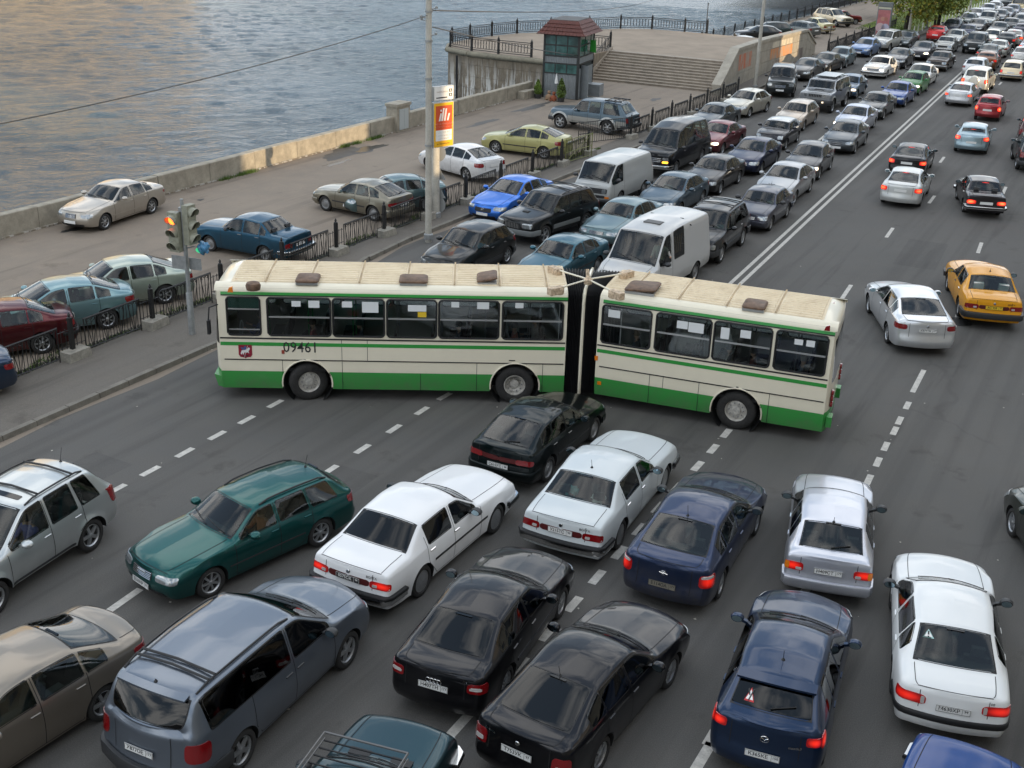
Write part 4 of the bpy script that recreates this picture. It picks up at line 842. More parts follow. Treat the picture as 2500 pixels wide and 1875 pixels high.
# water
m,t,b=nodes('river_water_surface'); M_water=m
b.inputs['Base Color'].default_value=(.030,.070,.100,1); b.inputs['Roughness'].default_value=.17; b.inputs['IOR'].default_value=1.36; b.inputs['Specular IOR Level'].default_value=.65
n1=noise(t,1,4,.62,'Pos',(.33,.60,1),R(-28)); n2=noise(t,1,5,.65,'Pos',(1.9,2.7,1),R(-22)); n3=noise(t,.035,3,.5,'Pos')
a=t.nodes.new('ShaderNodeMath'); a.operation='MULTIPLY_ADD'; a.inputs[1].default_value=.50; t.links.new(n2,a.inputs[0]); t.links.new(n1,a.inputs[2])
bp=t.nodes.new('ShaderNodeBump'); bp.inputs['Distance'].default_value=1.0; t.links.new(a.outputs[0],bp.inputs['Height'])
mr=t.nodes.new('ShaderNodeMapRange'); mr.inputs[1].default_value=.35; mr.inputs[2].default_value=.65; mr.inputs[3].default_value=.55; mr.inputs[4].default_value=1.0; t.links.new(n3,mr.inputs[0]); t.links.new(mr.outputs[0],bp.inputs['Strength'])
t.links.new(bp.outputs[0],b.inputs['Normal'])
ZW=-2.3
# ground sheets
def sheet(name,poly,z,mat,parent=None,kind='structure',world=False,thick=None):
    V=[(*(SN(*p) if not world else p),z) for p in poly]; n=len(V)
    if thick: 
        V+= [(x,y,z-thick) for x,y,_ in V]; F=[tuple(range(n)),tuple(range(n,2*n))[::-1]]+[(i,n+i,n+(i+1)%n,(i+1)%n) for i in range(n)]
    else: F=[tuple(range(n))]
    me=mesh(name,V,F,mat); 
    bm=bmesh.new(); bm.from_mesh(me); bmesh.ops.recalc_face_normals(bm,faces=bm.faces); bm.to_mesh(me); bm.free()
    if not thick and me.polygons[0].normal.z<0: me.flip_normals()
    return link(name,me,parent,kind=None if parent else kind)
road=sheet('road',[(-120,-60),(700,-60),(700,36.2),(-120,36.2)],0,M_road)
KE=[(-60,22.45),(27,22.45),(29,22.7),(33,23.7),(36,23.9),(60,23.75),(77,23.9),(82,24.9),(90,25.3),(104,25.2),(118,24.6),(128,22.7),(150,22.1),(200,21.9),(400,21.9)]
pave=sheet('pavement',KE+[(400,25.35),(104,25.35),(104,26.9),(82,26.6),(77,25.3),(-60,25.3)],ZP,M_side,thick=.2)
quay=sheet('quay',[(-60,25.3),(77,25.3),(77.4,26.35),(77.9,26.9),(77.9,35.9),(69.5,36.0),(-60,36.0)],ZP+.002,M_quay,thick=1.0)
quay2=sheet('quay_car_park',[(103.8,25.35),(170,25.35),(170,37.2),(97.2,37.2),(97.2,34.2),(103.8,27.4)],ZP+.004,M_quay,thick=1.5)
lawn=sheet('lawn',[(127,25.5),(129,23.6),(150,23.0),(400,22.8),(400,80),(172,60),(172,29.6),(132,29.6)],ZP+.03,solid('lawn_grass',(.13,.17,.02),.9,var=.5,vs=.5),thick=.5)
# kerb stones
kp=[np.array(p) for p in KE[:12]]; cum=[0]
for i in range(1,len(kp)): cum.append(cum[-1]+np.linalg.norm(kp[i]-kp[i-1]))
def along(d): 
    i=min(max(np.searchsorted(cum,d)-1,0),len(kp)-2); f=(d-cum[i])/(cum[i+1]-cum[i]); return kp[i]*(1-f)+kp[i+1]*f,(kp[i+1]-kp[i])/np.linalg.norm(kp[i+1]-kp[i])
kerb=empty('kerb',kind='structure')
kb=MB(); kb.hexa([(-.49,-.09,-.2),(.49,-.09,-.2),(.49,.09,-.2),(-.49,.09,-.2)],[(-.49,-.07,.022),(.49,-.07,.022),(.49,.09,.022),(-.49,.09,.022)]); kme=kb.me('kerb_stone',M_kerb)
d=cum[1]-25
while d<cum[1]+100:
    p,tn=along(d); w_=SN(*(p-np.array([0,.02]))); o=link('kerb_stone',kme,kerb); o.location=(w_[0],w_[1],ZP+.004*math.sin(d*7)); o.rotation_euler=(R(random.uniform(-1,1)),0,ANG+math.atan2(tn[1],tn[0])+R(random.uniform(-.5,.5))); d+=1.0
V=[];F=[]
for i in range(60):
    p,tn=along(cum[1]-25+i*1.6); nn=np.array([tn[1],-tn[0]]); 
    for q in(.10,.30+.10*math.sin(i*1.7)): w_=SN(*(p+nn*q)); V.append((w_[0],w_[1],.003))
    if i: F.append((2*i-2,2*i-1,2*i+1,2*i))
link('gutter_dirt',mesh('gutter_dirt',V,F,M_quay),road)
_r=np.random.default_rng(8); lb_=MB()
for i in range(90):
    x,y=_r.uniform(0,2500),_r.uniform(560,1875); g_=G(x,y); z_=.006; a_=_r.random()*6; q_=.012+.03*_r.random(); lb_.add([(g_[0]+q_*math.cos(a_),g_[1]+q_*math.sin(a_),z_),(g_[0]-q_*math.sin(a_),g_[1]+q_*math.cos(a_),z_+.006),(g_[0]-q_*math.cos(a_),g_[1]-q_*math.sin(a_),z_),(g_[0]+q_*math.sin(a_)*.6,g_[1]-q_*math.cos(a_)*.6,z_+.004)],[(0,1,2,3)])
lb_.build('road_litter',solid('litter_pale',(.45,.42,.36),.8),kind='stuff')
M_patch=m_asphalt('asphalt_patch_road',(.085,.082,.078),(.106,.102,.096),.6,(.08,.075,.068))
for x,y,l_,w_,a_ in((1550,1120,3.2,1.3,2),(1500,770,2.2,1.4,-3),(2250,620,4.0,1.5,3),(800,1200,2.4,1.1,1),(150,1180,3.0,1.2,-2)):
    c=G(x,y); u=SN(1,0)/1.0; a2=ANG+R(a_); ux,uy=math.cos(a2),math.sin(a2); link('repair_patch',mesh('repair_patch',[(c[0]+sx*ux*l_/2-sy*uy*w_/2,c[1]+sx*uy*l_/2+sy*ux*w_/2,.0022) for sx,sy in((-1,-1),(1,-1),(1,1),(-1,1))],[(0,1,2,3)],M_patch),road)
# lane markings (painted thermoplastic, children of the road)
def dash(a,b,wd=.15,z=.004):
    a=np.array(a);b=np.array(b);t_=(b-a)/np.linalg.norm(b-a);n_=np.array([-t_[1],t_[0]])*wd/2
    link('lane_marking',mesh('lane_marking',[(*(a+n_),z),(*(a-n_),z),(*(b-n_),z),(*(b+n_),z)],[(0,1,2,3)],M_line),road)
def dpx(pts,ln,w=.15):
    for (x,y,dx,dy) in pts: c=G(x,y); e=G(x+dx,y+dy); u=(e-c)/np.linalg.norm(e-c); dash(c-u*ln/2,c+u*ln/2,w)
dpx([(672,986,-70,38),(602,1025,-70,38),(530,1063,-75,40),(451,1105,-80,44),(367,1150,-84,45),(283,1195,-84,45)],.56,.16)
dpx([(1085,968,-60,33),(1030,1003,-68,44),(962,1047,-70,46),(885,1096,-78,50),(805,1148,-80,52)],.56,.16)
dpx([(297,1470,-30,21),(345,1856,-30,24)],1.0,.16)
dpx([(1773,1058,-32,38),(1741,1096,-35,40),(1703,1138,-45,48),(1652,1192,-44,48),(1608,1240,-45,50),(1562,1293,-48,54),(1512,1349,-52,60),(1458,1409,-55,64),(1400,1475,-62,70),(1337,1545,-68,74),(1265,1625,-70,78)],.56,.17)
dpx([(1122,1770,-40,44),(1715,1850,-25,42),(1746,1785,-25,42),(1960,1451,-14,20)],.8,.17)
dpx([(2242,930,-16,31)],1.9,.14); dpx([(2215,990,-12,24),(2196,1027,-12,24),(2184,1052,-12,24),(2162,1090,-14,30),(2143,1128,-14,30),(2121,1171,-14,30)],.55,.15)
dpx([(2067,712,-28,42),(2172,568,-14,20),(2392,605,-10,28),(2300,390,-12,16),(2440,496,-11,26),(2452,465,-9,20),(2335,780,-9,28),(2275,487,-12,16)],1.7,.14)
dpx([(2442,204,-12,12)],1.8,.14); dpx([(2011,333,-28,22),(1843,460,-60,45),(2196,193,-12,10)],3.2,.14)
a0,a1=G(1785,702),G(2362,168); u_=(a1-a0)/np.linalg.norm(a1-a0); n_=np.array([-u_[1],u_[0]])
for k in(-.16,.16):
    dash(a0-u_*1.2+n_*k,a1+u_*2+n_*k,.14)
a0,a1=G(2372,160),G(2500,52); u_=(a1-a0)/np.linalg.norm(a1-a0)
# ---------------- river
def waves(x,y,fine):
    r=np.random.default_rng(21); z=np.zeros_like(x)
    for i in range(46):
        lam=.45*(4.5/.45)**r.random() if fine else 1.5*(7/1.5)**r.random(); k=2*math.pi/lam; a=math.pi/2+r.normal()*.55; ph=r.random()*6.28
        wx=x+.5*np.sin(y*.11+ph); z+= .0068*lam**.9*.5*np.sin(k*(math.cos(a)*wx+math.sin(a)*y)+ph)*(1+.6*np.sin(x*.07+ph*3)*np.sin(y*.05+ph))
    return z
def wgrid(name,s0,s1,n0,n1,st,fine,parent=None):
    S_,N_=np.meshgrid(np.arange(s0,s1+st/2,st),np.arange(n0,n1+st/2,st),indexing='ij'); x=S_*U2[0]+N_*N2[0]; y=S_*U2[1]+N_*N2[1]
    ed=np.clip(np.minimum(np.minimum(S_-s0,s1-S_),np.minimum(N_-n0+(3 if fine else 0),n1-N_))/1.2,0,1); z=ZW+waves(x,y,fine)*ed; a,b_=S_.shape
    V=np.stack([x,y,z],-1).reshape(-1,3); i,j=np.meshgrid(np.arange(a-1),np.arange(b_-1),indexing='ij'); q=i*b_+j; F=np.stack([q,q+b_,q+b_+1,q+1],-1).reshape(-1,4)
    me=bpy.data.meshes.new(name); me.vertices.add(len(V)); me.vertices.foreach_set('co',V.ravel()); me.loops.add(F.size); me.loops.foreach_set('vertex_index',F.ravel()); me.polygons.add(len(F)); me.polygons.foreach_set('loop_start',np.arange(len(F))*4); me.polygons.foreach_set('use_smooth',np.ones(len(F),bool)); me.update(); me.materials.append(M_water)
    return link(name,me,parent,kind=None if parent else 'structure')
rv=wgrid('river',15,165,36.3,102,.30,True)
wgrid('far_water',15,345,102,186,.75,False,rv)
for a,b_,c_,d_ in((-300,15,36.3,230),(15,345,186,230),(345,900,36.3,230),(165,345,36.3,102)): link('far_water',mesh('far_water',[(*SN(a,c_),ZW),(*SN(b_,c_),ZW),(*SN(b_,d_),ZW),(*SN(a,d_),ZW)],[(0,1,2,3)],M_water),rv)
# quay retaining wall + parapet blocks
mb=MB(); 
for s0,s1,n0,n1 in((-60,73.5,35.9,36.42),(97,170,36.9,37.35)):
    c=[P3(s0,n0,0)[:2],P3(s1,n0,0)[:2],P3(s1,n1,0)[:2],P3(s0,n1,0)[:2]]; mb.prism(c,ZW-1,ZP+.05)
mb.build('retaining_wall',M_stone,kind='structure')
par=empty('river_parapet',P3(0,36,0),0,'low pale concrete parapet wall of long blocks along the river quay','wall')
def parblock(s0,s1,h,n0=35.98,n1=36.36):
    g=.012; c=[SN(s0+g,n0),SN(s1-g,n0),SN(s1-g,n1),SN(s0+g,n1)]; t=[SN(s0+g,n0+.03),SN(s1-g,n0+.03),SN(s1-g,n1-.03),SN(s0+g,n1-.03)]
    b=MB(); b.hexa([(*p,ZP) for p in c],[(*p,ZP+h-.03) for p in c]); b.hexa([(*p,ZP+h-.03) for p in c],[(*p,ZP+h) for p in t])
    b.V=[(v[0]-par.location[0],v[1]-par.location[1],v[2]) for v in b.V]; b.build('block',M_conc,par)
s_=-30
while s_<69.0:
    l=random.choice([2.9,3.1,3.0]); e=min(s_+l,69.3)
    if s_<53.4<e: e=53.2
    if abs(s_-53.2)<.01: s_=54.4; e=s_+2.6
    parblock(s_,e,.84+random.uniform(-.015,.015),35.98+random.uniform(-.02,.02)); s_=e
for k in range(4): parblock(67.0+k*.62,67.0+k*.62+.58,.5 if k<2 else .45,35.4,35.9)
pil=empty('utility_pillar',P3(53.8,36.1,ZP),ANG,'stone utility pillar with pale grey metal doors set in the river parapet','pillar')
b=MB(); b.box(-.62,.62,-.35,.35,0,1.35); b.box(-.68,.68,-.4,.4,1.35,1.5); b.build('pillar_body',M_conc,pil)
for x0,x1 in((-.42,-.01),(.01,.42)):
    b=MB(); b.box(x0,x1,-.39,-.34,.12,1.2); o=b.build('cabinet_door',solid('cabinet_grey',(.40,.43,.43),.5),pil)
# ---------------- bastion, terrace, stairs
ZT=1.8
OUT=[(73.8,36.0),(73.8,38.6),(73.8,41.2),(74.0,43.6),(75.0,45.9),(77.2,47.1),(80,47.2),(83,47.0),(86,46.4),(89,44.9),(92.5,43.1),(95.6,41.5),(97.2,39.3),(97.2,36.2),(97.2,34.2)]
bas=empty('river_bastion',P3(76,40,0),0,'curved stone bastion with streaked wall standing in the river','bastion')
off=np.array(bas.location[:2])
TP=OUT+[(103.8,33.5),(103.8,27.2),(90,27.2),(81.35,26.9),(81.35,36.0)]
b=MB(); b.prism([tuple(SN(*p)-off) for p in OUT+[(97.2,27.3),(81.4,27.3),(81.4,36.0)]],ZW-1,ZT-.05); b.build('core',M_stone,bas)
b=MB(); 
TP2=OUT+[(97.2,27.2),(81.35,26.9),(81.35,36.0)]
b.prism([tuple(SN(*p)-off) for p in TP2],ZT-.05,ZT); b.build('terrace_floor',M_terr,bas)
# slope from the terrace down to the car park
b=MB(); b.hexa([(*(SN(97.2,27.25)-off),ZP-.5),(*(SN(104,27.25)-off),ZP-.5),(*(SN(104,34.2)-off),ZP-.5),(*(SN(97.2,34.2)-off),ZP-.5)],[(*(SN(97.2,27.25)-off),ZT),(*(SN(104,27.25)-off),ZP+.01),(*(SN(104,34.2)-off),ZP+.01),(*(SN(97.2,34.2)-off),ZT)]); b.build('slope',M_terr,bas)
# facing stones and cornice pieces
for i in range(len(OUT)-5):
    a=SN(*OUT[i])-off; c=SN(*OUT[i+1])-off; ln=np.linalg.norm(c-a); u_=(c-a)/ln; nn=np.array([-u_[1],u_[0]]); 
    if nn@(a-(SN(82,40)-off))<0: nn=-nn
    k=max(2,int(round(ln/1.25)))
    for j in range(k):
        for q,(z0,z1) in enumerate(((ZW-.3,-1.55),(-1.53,-.75),(-.73,.05),(.07,.85),(.87,1.42))):
            sh=.0; a2=a+u_*ln*(j/k)+u_*.008; c2=a+u_*ln*((j+1)/k)-u_*.008; o_=.05+random.uniform(-.012,.012)
            b=MB(); b.hexa([(*a2,z0),(*c2,z0),(*(c2+nn*o_),z0),(*(a2+nn*o_),z0)],[(*a2,z1),(*c2,z1),(*(c2+nn*o_),z1),(*(a2+nn*o_),z1)]); b.build('stone',M_stone,bas)
    # rounded cornice
    V=[];m=7
    for p in(a,c):
        for t_ in np.linspace(-math.pi/2,math.pi/2,m): V.append((*(p+nn*(.05+.26*math.cos(t_))),1.60+.19*math.sin(t_)))
    b=MB(); b.add(V,[(k_,k_+1,m+k_+1,m+k_) for k_ in range(m-1)]+[tuple(range(m)),tuple(range(2*m-1,m-1,-1))]); b.build('cornice',M_corn,bas,True,60)
for p in [OUT[3]]:
    b=MB(); a=SN(74.02,44.6)-off; b.box(a[0]-.10,a[0]+.06,a[1]-.06,a[1]+.06,ZW,1.4); b.build('drain_pipe',M_iron,bas)
stairs=empty('stairs',P3(79.5,31,0),0,kind='structure'); off2=np.array(stairs.location[:2])
NS=11
for k in range(NS):
    s0=77.9+k*.315; z1=ZP+(k+1)*(ZT-ZP)/NS; b=MB()
    c=[SN(s0,26.75)-off2,SN(81.6,26.9)-off2,SN(81.6,35.9)-off2,SN(s0,35.9)-off2]; c2=[SN(s0-.04,26.75)-off2,SN(81.6,26.9)-off2,SN(81.6,35.9)-off2,SN(s0-.04,35.9)-off2]
    zz=ZP+k*(ZT-ZP)/NS; b.hexa([(*p,zz) for p in c],[(*p,z1-.05) for p in c]); b.hexa([(*p,z1-.05+.001) for p in c2],[(*p,z1 if k<NS-1 else z1+.002) for p in c2]); b.build('step',M_step,stairs)
b=MB(); c=[(77.6,35.92),(81.6,35.92),(81.6,36.3),(77.6,36.3)]; b.hexa([(*(SN(*p)-off2),ZP-.3) for p in c],[(*(SN(*p)-off2),z) for p,z in zip(c,(ZP+.35,ZT+.25,ZT+.25,ZP+.35))]); b.build('stair_cheek',M_step,stairs)
# ramp wall beside the road
rw=empty('ramp_wall',P3(90,27,0),0,'long pale stone ramp wall with faded orange graffiti beside the road','wall'); off3=np.array(rw.location[:2])
def wn(s): return float(np.interp(s,[77,90,105],[26.25,27.25,27.35]))-.25
def wz(s): return float(np.interp(s,[77,77.6,81.2,101.5,104.6],[.75,1.0,2.75,2.35,.95]))
ss=[77,78.2,79.7,81.2]+list(np.arange(83,101,1.95))+[101.5,103,104.6]
for i in range(len(ss)-1):
    for q in range(3):
        a,c=ss[i]+.01,ss[i+1]-.01; A=[SN(a,wn(a)),SN(c,wn(c)),SN(c,wn(c)+.5),SN(a,wn(a)+.5)]; A=[p-off3 for p in A]; lo=lambda s,f: ZP-.1+(wz(s)-ZP+.1)*f
        f0,f1=q/3+.004,(q+1)/3-.004; 
        if q==2: f1=.93
        b=MB(); b.hexa([(*A[0],lo(a,f0)),(*A[1],lo(c,f0)),(*A[2],lo(c,f0)),(*A[3],lo(a,f0))],[(*A[0],lo(a,f1)),(*A[1],lo(c,f1)),(*A[2],lo(c,f1)),(*A[3],lo(a,f1))]); b.build('stone',M_rwall,rw)
    a,c=ss[i]+.004,ss[i+1]-.004; A=[SN(a,wn(a)-.08)-off3,SN(c,wn(c)-.08)-off3,SN(c,wn(c)+.58)-off3,SN(a,wn(a)+.58)-off3]
    b=MB(); b.hexa([(*A[j],lo((a,c,c,a)[j],.93)) for j in range(4)],[(*A[j],lo((a,c,c,a)[j],1.0)+.03) for j in range(4)]); b.build('coping',M_corn if 0 else M_rwall,rw)
def graf(s0,s1,f0,f1,c,nm='graffiti'):
    m,t,b_=nodes('graffiti_'+nm+str(s0)); f=noise(t,2.2,6,.7,'Pos',(1,1,.35)); t.links.new(ramp(t,f,[(.42,c),(.62,(.34,.31,.26))]),b_.inputs['Base Color']); b_.inputs['Roughness'].default_value=.85
    V=[];k=6
    for i in range(k+1):
        s=s0+(s1-s0)*i/k
        for f_ in(f0,f1): p=SN(s,wn(s)-.008)-off3; V.append((*p,ZP-.1+(wz(s)-ZP+.1)*f_))
    link('painted_graffiti',mesh('painted_graffiti',V,[(2*i,2*i+2,2*i+3,2*i+1) for i in range(k)],m),rw)
graf(81.6,85.3,.42,.82,(.50,.15,.07)); graf(91.2,97.2,.34,.66,(.60,.25,.09)); graf(91.6,97.0,.68,.86,(.62,.55,.42)); graf(98.9,100.6,.05,.42,(.16,.13,.11)); graf(92.0,94.6,.03,.28,(.20,.13,.10))
# ---------------- railings
def ring_rail(name,s0,s1,label,base=None,step=.235,h=.95,endp=(1,1),grp=None,z0=ZT,z1=None,pm=2.6,into=None):
    """railing of overlapping ovals between posts; s0,s1 = world xy points"""
    a=np.array(s0);c=np.array(s1);ln=np.linalg.norm(c-a);z1=z0 if z1 is None else z1
    if into is None: root=empty(name,(a[0],a[1],z0),math.atan2(c[1]-a[1],c[0]-a[0]),label,'railing',grp)
    else: root=into
    MM=Matrix.Identity(4) if into is None else (Matrix.Translation(-Vector(into.location)) if into.rotation_euler[2]==0 else (Matrix.Translation(into.location)@Matrix.Rotation(into.rotation_euler[2],4,'Z')).inverted())@Matrix.Translation((a[0],a[1],z0))@Matrix.Rotation(math.atan2(c[1]-a[1],c[0]-a[0]),4,'Z')
    k=max(1,int(round(ln/pm))); sl=(z1-z0)/ln
    for i in range(k+1):
        if (i==0 and not endp[0]) or (i==k and not endp[1]): continue
        x=ln*i/k; b=MB(); zz=sl*x; b.box(x-.065,x+.065,-.065,.065,zz,zz+h+.05); b.lathe([(.085,h+.05+zz),(.085,h+.09+zz),(.03,h+.16+zz),(.045,h+.19+zz),(.005,h+.24+zz)],8,c=(x,0,0)); o=b.build('post',M_iron,root); o.data.transform(MM)
    for i in range(k):
        x0,x1=ln*i/k+.07,ln*(i+1)/k-.07; b=MB()
        for zz in(.10,h-.03): b.tube([(x0,0,zz+sl*x0),(x1,0,zz+sl*x1)],.028,4)
        b.tube([(x0,0,.22+sl*x0),(x1,0,.22+sl*x1)],.014,4); b.tube([(x0,0,h-.14+sl*x0),(x1,0,h-.14+sl*x1)],.018,4)
        m_=int((x1-x0)/step)
        for j in range(m_):
            cx=x0+(j+.5)*(x1-x0)/m_; b.tube([(cx+.165*math.cos(t_),0,sl*cx+(h+.08)/2+.31*math.sin(t_)) for t_ in np.arange(10)*math.pi/5],.020,3,closed=True)
        o=b.build('oval_panel',M_iron,root); o.data.transform(MM)
    return root
RL=[(p[0]+.12 if p[0]<75 else p[0],p[1]-.12 if p[1]>42 else p[1]) for p in OUT]
TR=None
for i in range(1,len(RL)-2):
    r_=ring_rail('river_railing',SN(*RL[i]),SN(*RL[i+1]),'black cast iron oval-pattern railing round the edge of the bastion terrace',endp=(1,0),into=TR); TR=TR or r_
ring_rail('river_railing',SN(97.1,36.3),SN(97.3,34.4),'short length of black oval railing at the far corner of the bastion',endp=(1,1))
ring_rail('stair_railing',SN(81.5,36.1),SN(77.9,36.1),'black oval railing sloping down beside the wide stone stairs',z0=ZT+.2,z1=ZP+.35,pm=3.7)
ring_rail('river_railing',SN(81.5,38.9),SN(81.5,36.2),'black oval railing on the terrace between booth and stairs',endp=(1,0))
ring_rail('quay_railing',SN(97.4,37.0),SN(169.4,37.0),'black iron railing along the far quay beside the river',z0=ZP,pm=3.0,h=1.0,step=.4)
# street fence with scrolls
fence_panels={}
def scroll(b,x,z,r,sg,vd):
    pts=[(x+sg*r*(1-k/12)*math.cos(k*.55)*1.0,0,z+vd*r*(1-k/12)*math.sin(k*.55)) for k in range(11)]; b.tube(pts,.015,3)
def panel_mesh(w,simple=False):
    key=(round(w,2),simple)
    if key in fence_panels: return fence_panels[key]
    b=MB(); h0,h1=.10,.98
    for z in(h0,h1): b.tube([(0,0,z),(w,0,z)],.026,4)
    for x in(0,w): b.tube([(x,0,0),(x,0,h1+.02)],.022,4)
    n=int(round(w/.52)); 
    for i in range(n):
        x0=w*i/n;dx=w/n; c=x0+dx/2
        b.tube([(c-.02,0,h0),(x0+.06,0,h1)],.015,3); b.tube([(c+.02,0,h0),(x0+dx-.06,0,h1)],.015,3); b.tube([(c,0,h0),(c,0,h1)],.014,3)
        for q_ in(0,.22,.78): b.tube([(x0+dx*q_,0,h0),(x0+dx*q_,0,h1)],.012,3)
        for sg in(-1,1):
            scroll(b,c+sg*.15,h0+.09,.075,sg,-1); scroll(b,c+sg*.10,h1-.09,.07,-sg,1)
    m=b.me('scroll_panel',M_iron); fence_panels[key]=m; return m
M_foot=MB(); M_foot.hexa([(-.40,-.24,-.1),(.40,-.24,-.1),(.40,.24,-.1),(-.40,.24,-.1)],[(-.36,-.20,.25),(.36,-.20,.25),(.36,.20,.25),(-.36,.20,.25)]); foot_me=M_foot.me('concrete_footing',M_block)
pb=MB(); pb.box(-.055,.055,-.055,.055,0,1.12); pb.lathe([(.07,1.12),(.07,1.16),(.03,1.19),(.045,1.23),(.03,1.27),(.004,1.31)],8); post_me=pb.me('post',M_iron,True,30)
lb=MB(); lb.tube([(0,0,.35),(.42,0,.35)],.014,3); lb.tube([(0,0,.82),(.42,0,.82)],.014,3)
for x in(.12,.28): lb.tube([(x,0,.30),(x,0,.88)],.013,3)
link_me=lb.me('link_bars',M_iron)
def street_fence(name,s0,cnt,pitch,n,label,first=1,zb=ZP,foot=1):
    root=empty(name,(*SN(s0,n),zb),ANG,label,'fence')
    for i in range(cnt+1):
        x=i*pitch; 
        link('post',post_me,root,loc=(x,0,0)); 
        if foot: link('concrete_footing',foot_me,root,loc=(x,-.08,0),rz=R(random.uniform(-5,5)))
        if i<cnt:
            link('link_bars',link_me,root,loc=(x+.05,0,0)); link('link_bars',link_me,root,loc=(x+pitch-.47,0,0)); link('scroll_panel',panel_mesh(pitch-.94),root,loc=(x+.47,0,0))
    return root
street_fence('street_fence',20.96-3.02*5,16,3.02,24.88,'black wrought iron street fence with scrolls between pavement and parked cars, nearer run')
street_fence('street_fence',59.5,6,2.98,24.85,'black wrought iron street fence beyond the gate opening, below the stone stairs')
street_fence('street_fence',104.6,9,3.0,26.0,'dark iron fence between the far car park and the road',foot=0)
# gates
for px,pt,w_,c,lab in(((51.55,24.86),(54.0,24.6),0,(.16,.17,.05),'open yellow-green iron gate leaf with a leaf ornament at the fence opening'),((59.3,24.9),(56.2,26.4),0,(.015,.015,.015),'open black iron gate leaf in front of the pickup truck')):
    a,c2=SN(*px),SN(*pt); ln=np.linalg.norm(c2-a); g=empty('iron_gate',(a[0],a[1],ZP),math.atan2(c2[1]-a[1],c2[0]-a[0]),lab,'gate'); mt=solid('gate_paint%d'%int(c[0]*100),c,.5); b=MB()
    for z in(.08,.55,1.15): b.tube([(0,0,z),(ln,0,z)],.022,4)
    for x in(0,ln): b.tube([(x,0,0),(x,0,1.2)],.026,4)
    b.tube([(0,0,.08),(ln,0,1.15)],.015,4); b.build('gate_frame',mt,g)
    for x in np.linspace(.15,ln-.15,int(ln/.16)): q=MB(); q.tube([(x,0,.08),(x,0,1.15)],.011,3); q.build('bar',mt,g)
# ---------------- booth
M_corr=solid('booth_corrugated_grey',(.23,.25,.26),.5,.2,var=.12,vs=3); M_bframe=solid('booth_frame_black',(.02,.022,.022),.5)
M_bglass=glass('booth_glass',(.035,.085,.08),.08); M_tile=solid('roof_tile_red',(.105,.030,.021),.6,var=.25,vs=6)
bo=SN(68.85,35.05); bth=empty('guard_booth',(bo[0],bo[1],ZP),ANG-math.pi/2+R(8),'two-storey guard booth of grey corrugated metal with red tiled roof and green glazing','booth')
# local: x along -n (towards the road), y along +s
BW,BD=2.32,3.1
def corr(x0,x1,z0,z1,face,par_=bth):
    """corrugated sheet on face y=0 ('f') or x=BW ('r')"""
    n=int((x1-x0)/.11); V=[];
    for i in range(n*2+1):
        u=x0+(x1-x0)*i/(2*n); d_=.018*(1 if i%2 else -1)
        for z in(z0,z1): V.append((u,-.01-d_,z) if face=='f' else (BW+.01+d_,u,z))
    F=[(2*i,2*i+2,2*i+3,2*i+1) for i in range(2*n)]; link('corrugated_wall',mesh('corrugated_wall',V,F,M_corr),par_)
b=MB(); b.box(.04,BW-.04,.04,BD,0,4.0); b.build('core',solid('booth_inside',(.03,.04,.04),.8),bth)
corr(0,BW,.02,1.53,'f'); corr(0,BW,2.22,2.58,'f'); corr(1.9,BD,.02,1.9,'r'); corr(0,.55,.02,1.9,'r'); corr(0,BD,2.22,2.58,'r')
def frame(bars,nm='frame_bar'):
    for q in bars: b=MB(); b.box(*q); b.build(nm,M_bframe,bth)
frame([(-.04,.08,-.05,.05,0,3.95),(BW-.09,BW+.05,-.05,.07,0,3.95),(BW-.05,BW+.05,BD-.06,BD+.04,0,3.95)]+[(0,BW,-.04,.0,z-.04,z+.04) for z in(1.57,2.18,2.64,3.3,3.9)]+[(x-.03,x+.03,-.035,.0,2.6,3.9) for x in(.78,1.55)]+[(x-.03,x+.03,-.035,0,1.57,2.18) for x in(.78,1.55)]
 +[(BW,BW+.04,0,BD,z-.04,z+.04) for z in(2.18,2.64,3.3,3.9)]+[(BW,BW+.035,y-.03,y+.03,2.6,3.9) for y in(1.2,2.4)])
for x0,x1 in((.08,.75),(.81,1.52),(1.58,BW-.09)):
    for z0,z1 in((1.61,2.14),(2.68,3.26),(3.34,3.86)):
        b=MB(); b.box(x0,x1,-.012,.004,z0,z1); b.build('window_pane',M_bglass,bth)
for y0,y1 in((.05,1.17),(1.23,2.37),(2.43,BD-.06)):
    for z0,z1 in((2.68,3.26),(3.34,3.86)):
        b=MB(); b.box(BW-.004,BW+.012,y0,y1,z0,z1); b.build('window_pane',M_bglass,bth)
b=MB(); b.box(BW,BW+.03,.62,1.2,.02,2.1); b.build('doorway_shade_panel',M_under,bth); b=MB(); b.hexa([(BW+.02,.58,.02),(BW+.6,.30,.02),(BW+.62,.34,.02),(BW+.04,.62,.02)],[(BW+.02,.58,2.1),(BW+.6,.30,2.1),(BW+.62,.34,2.1),(BW+.04,.62,2.1)]); b.build('door',M_corr,bth)  # black slab on the wall stands in for the shade inside the doorway
b=MB(); b.box(BW,BW+.9,1.95,2.9,.0,.75); b.build('annex_box',M_corr,bth)
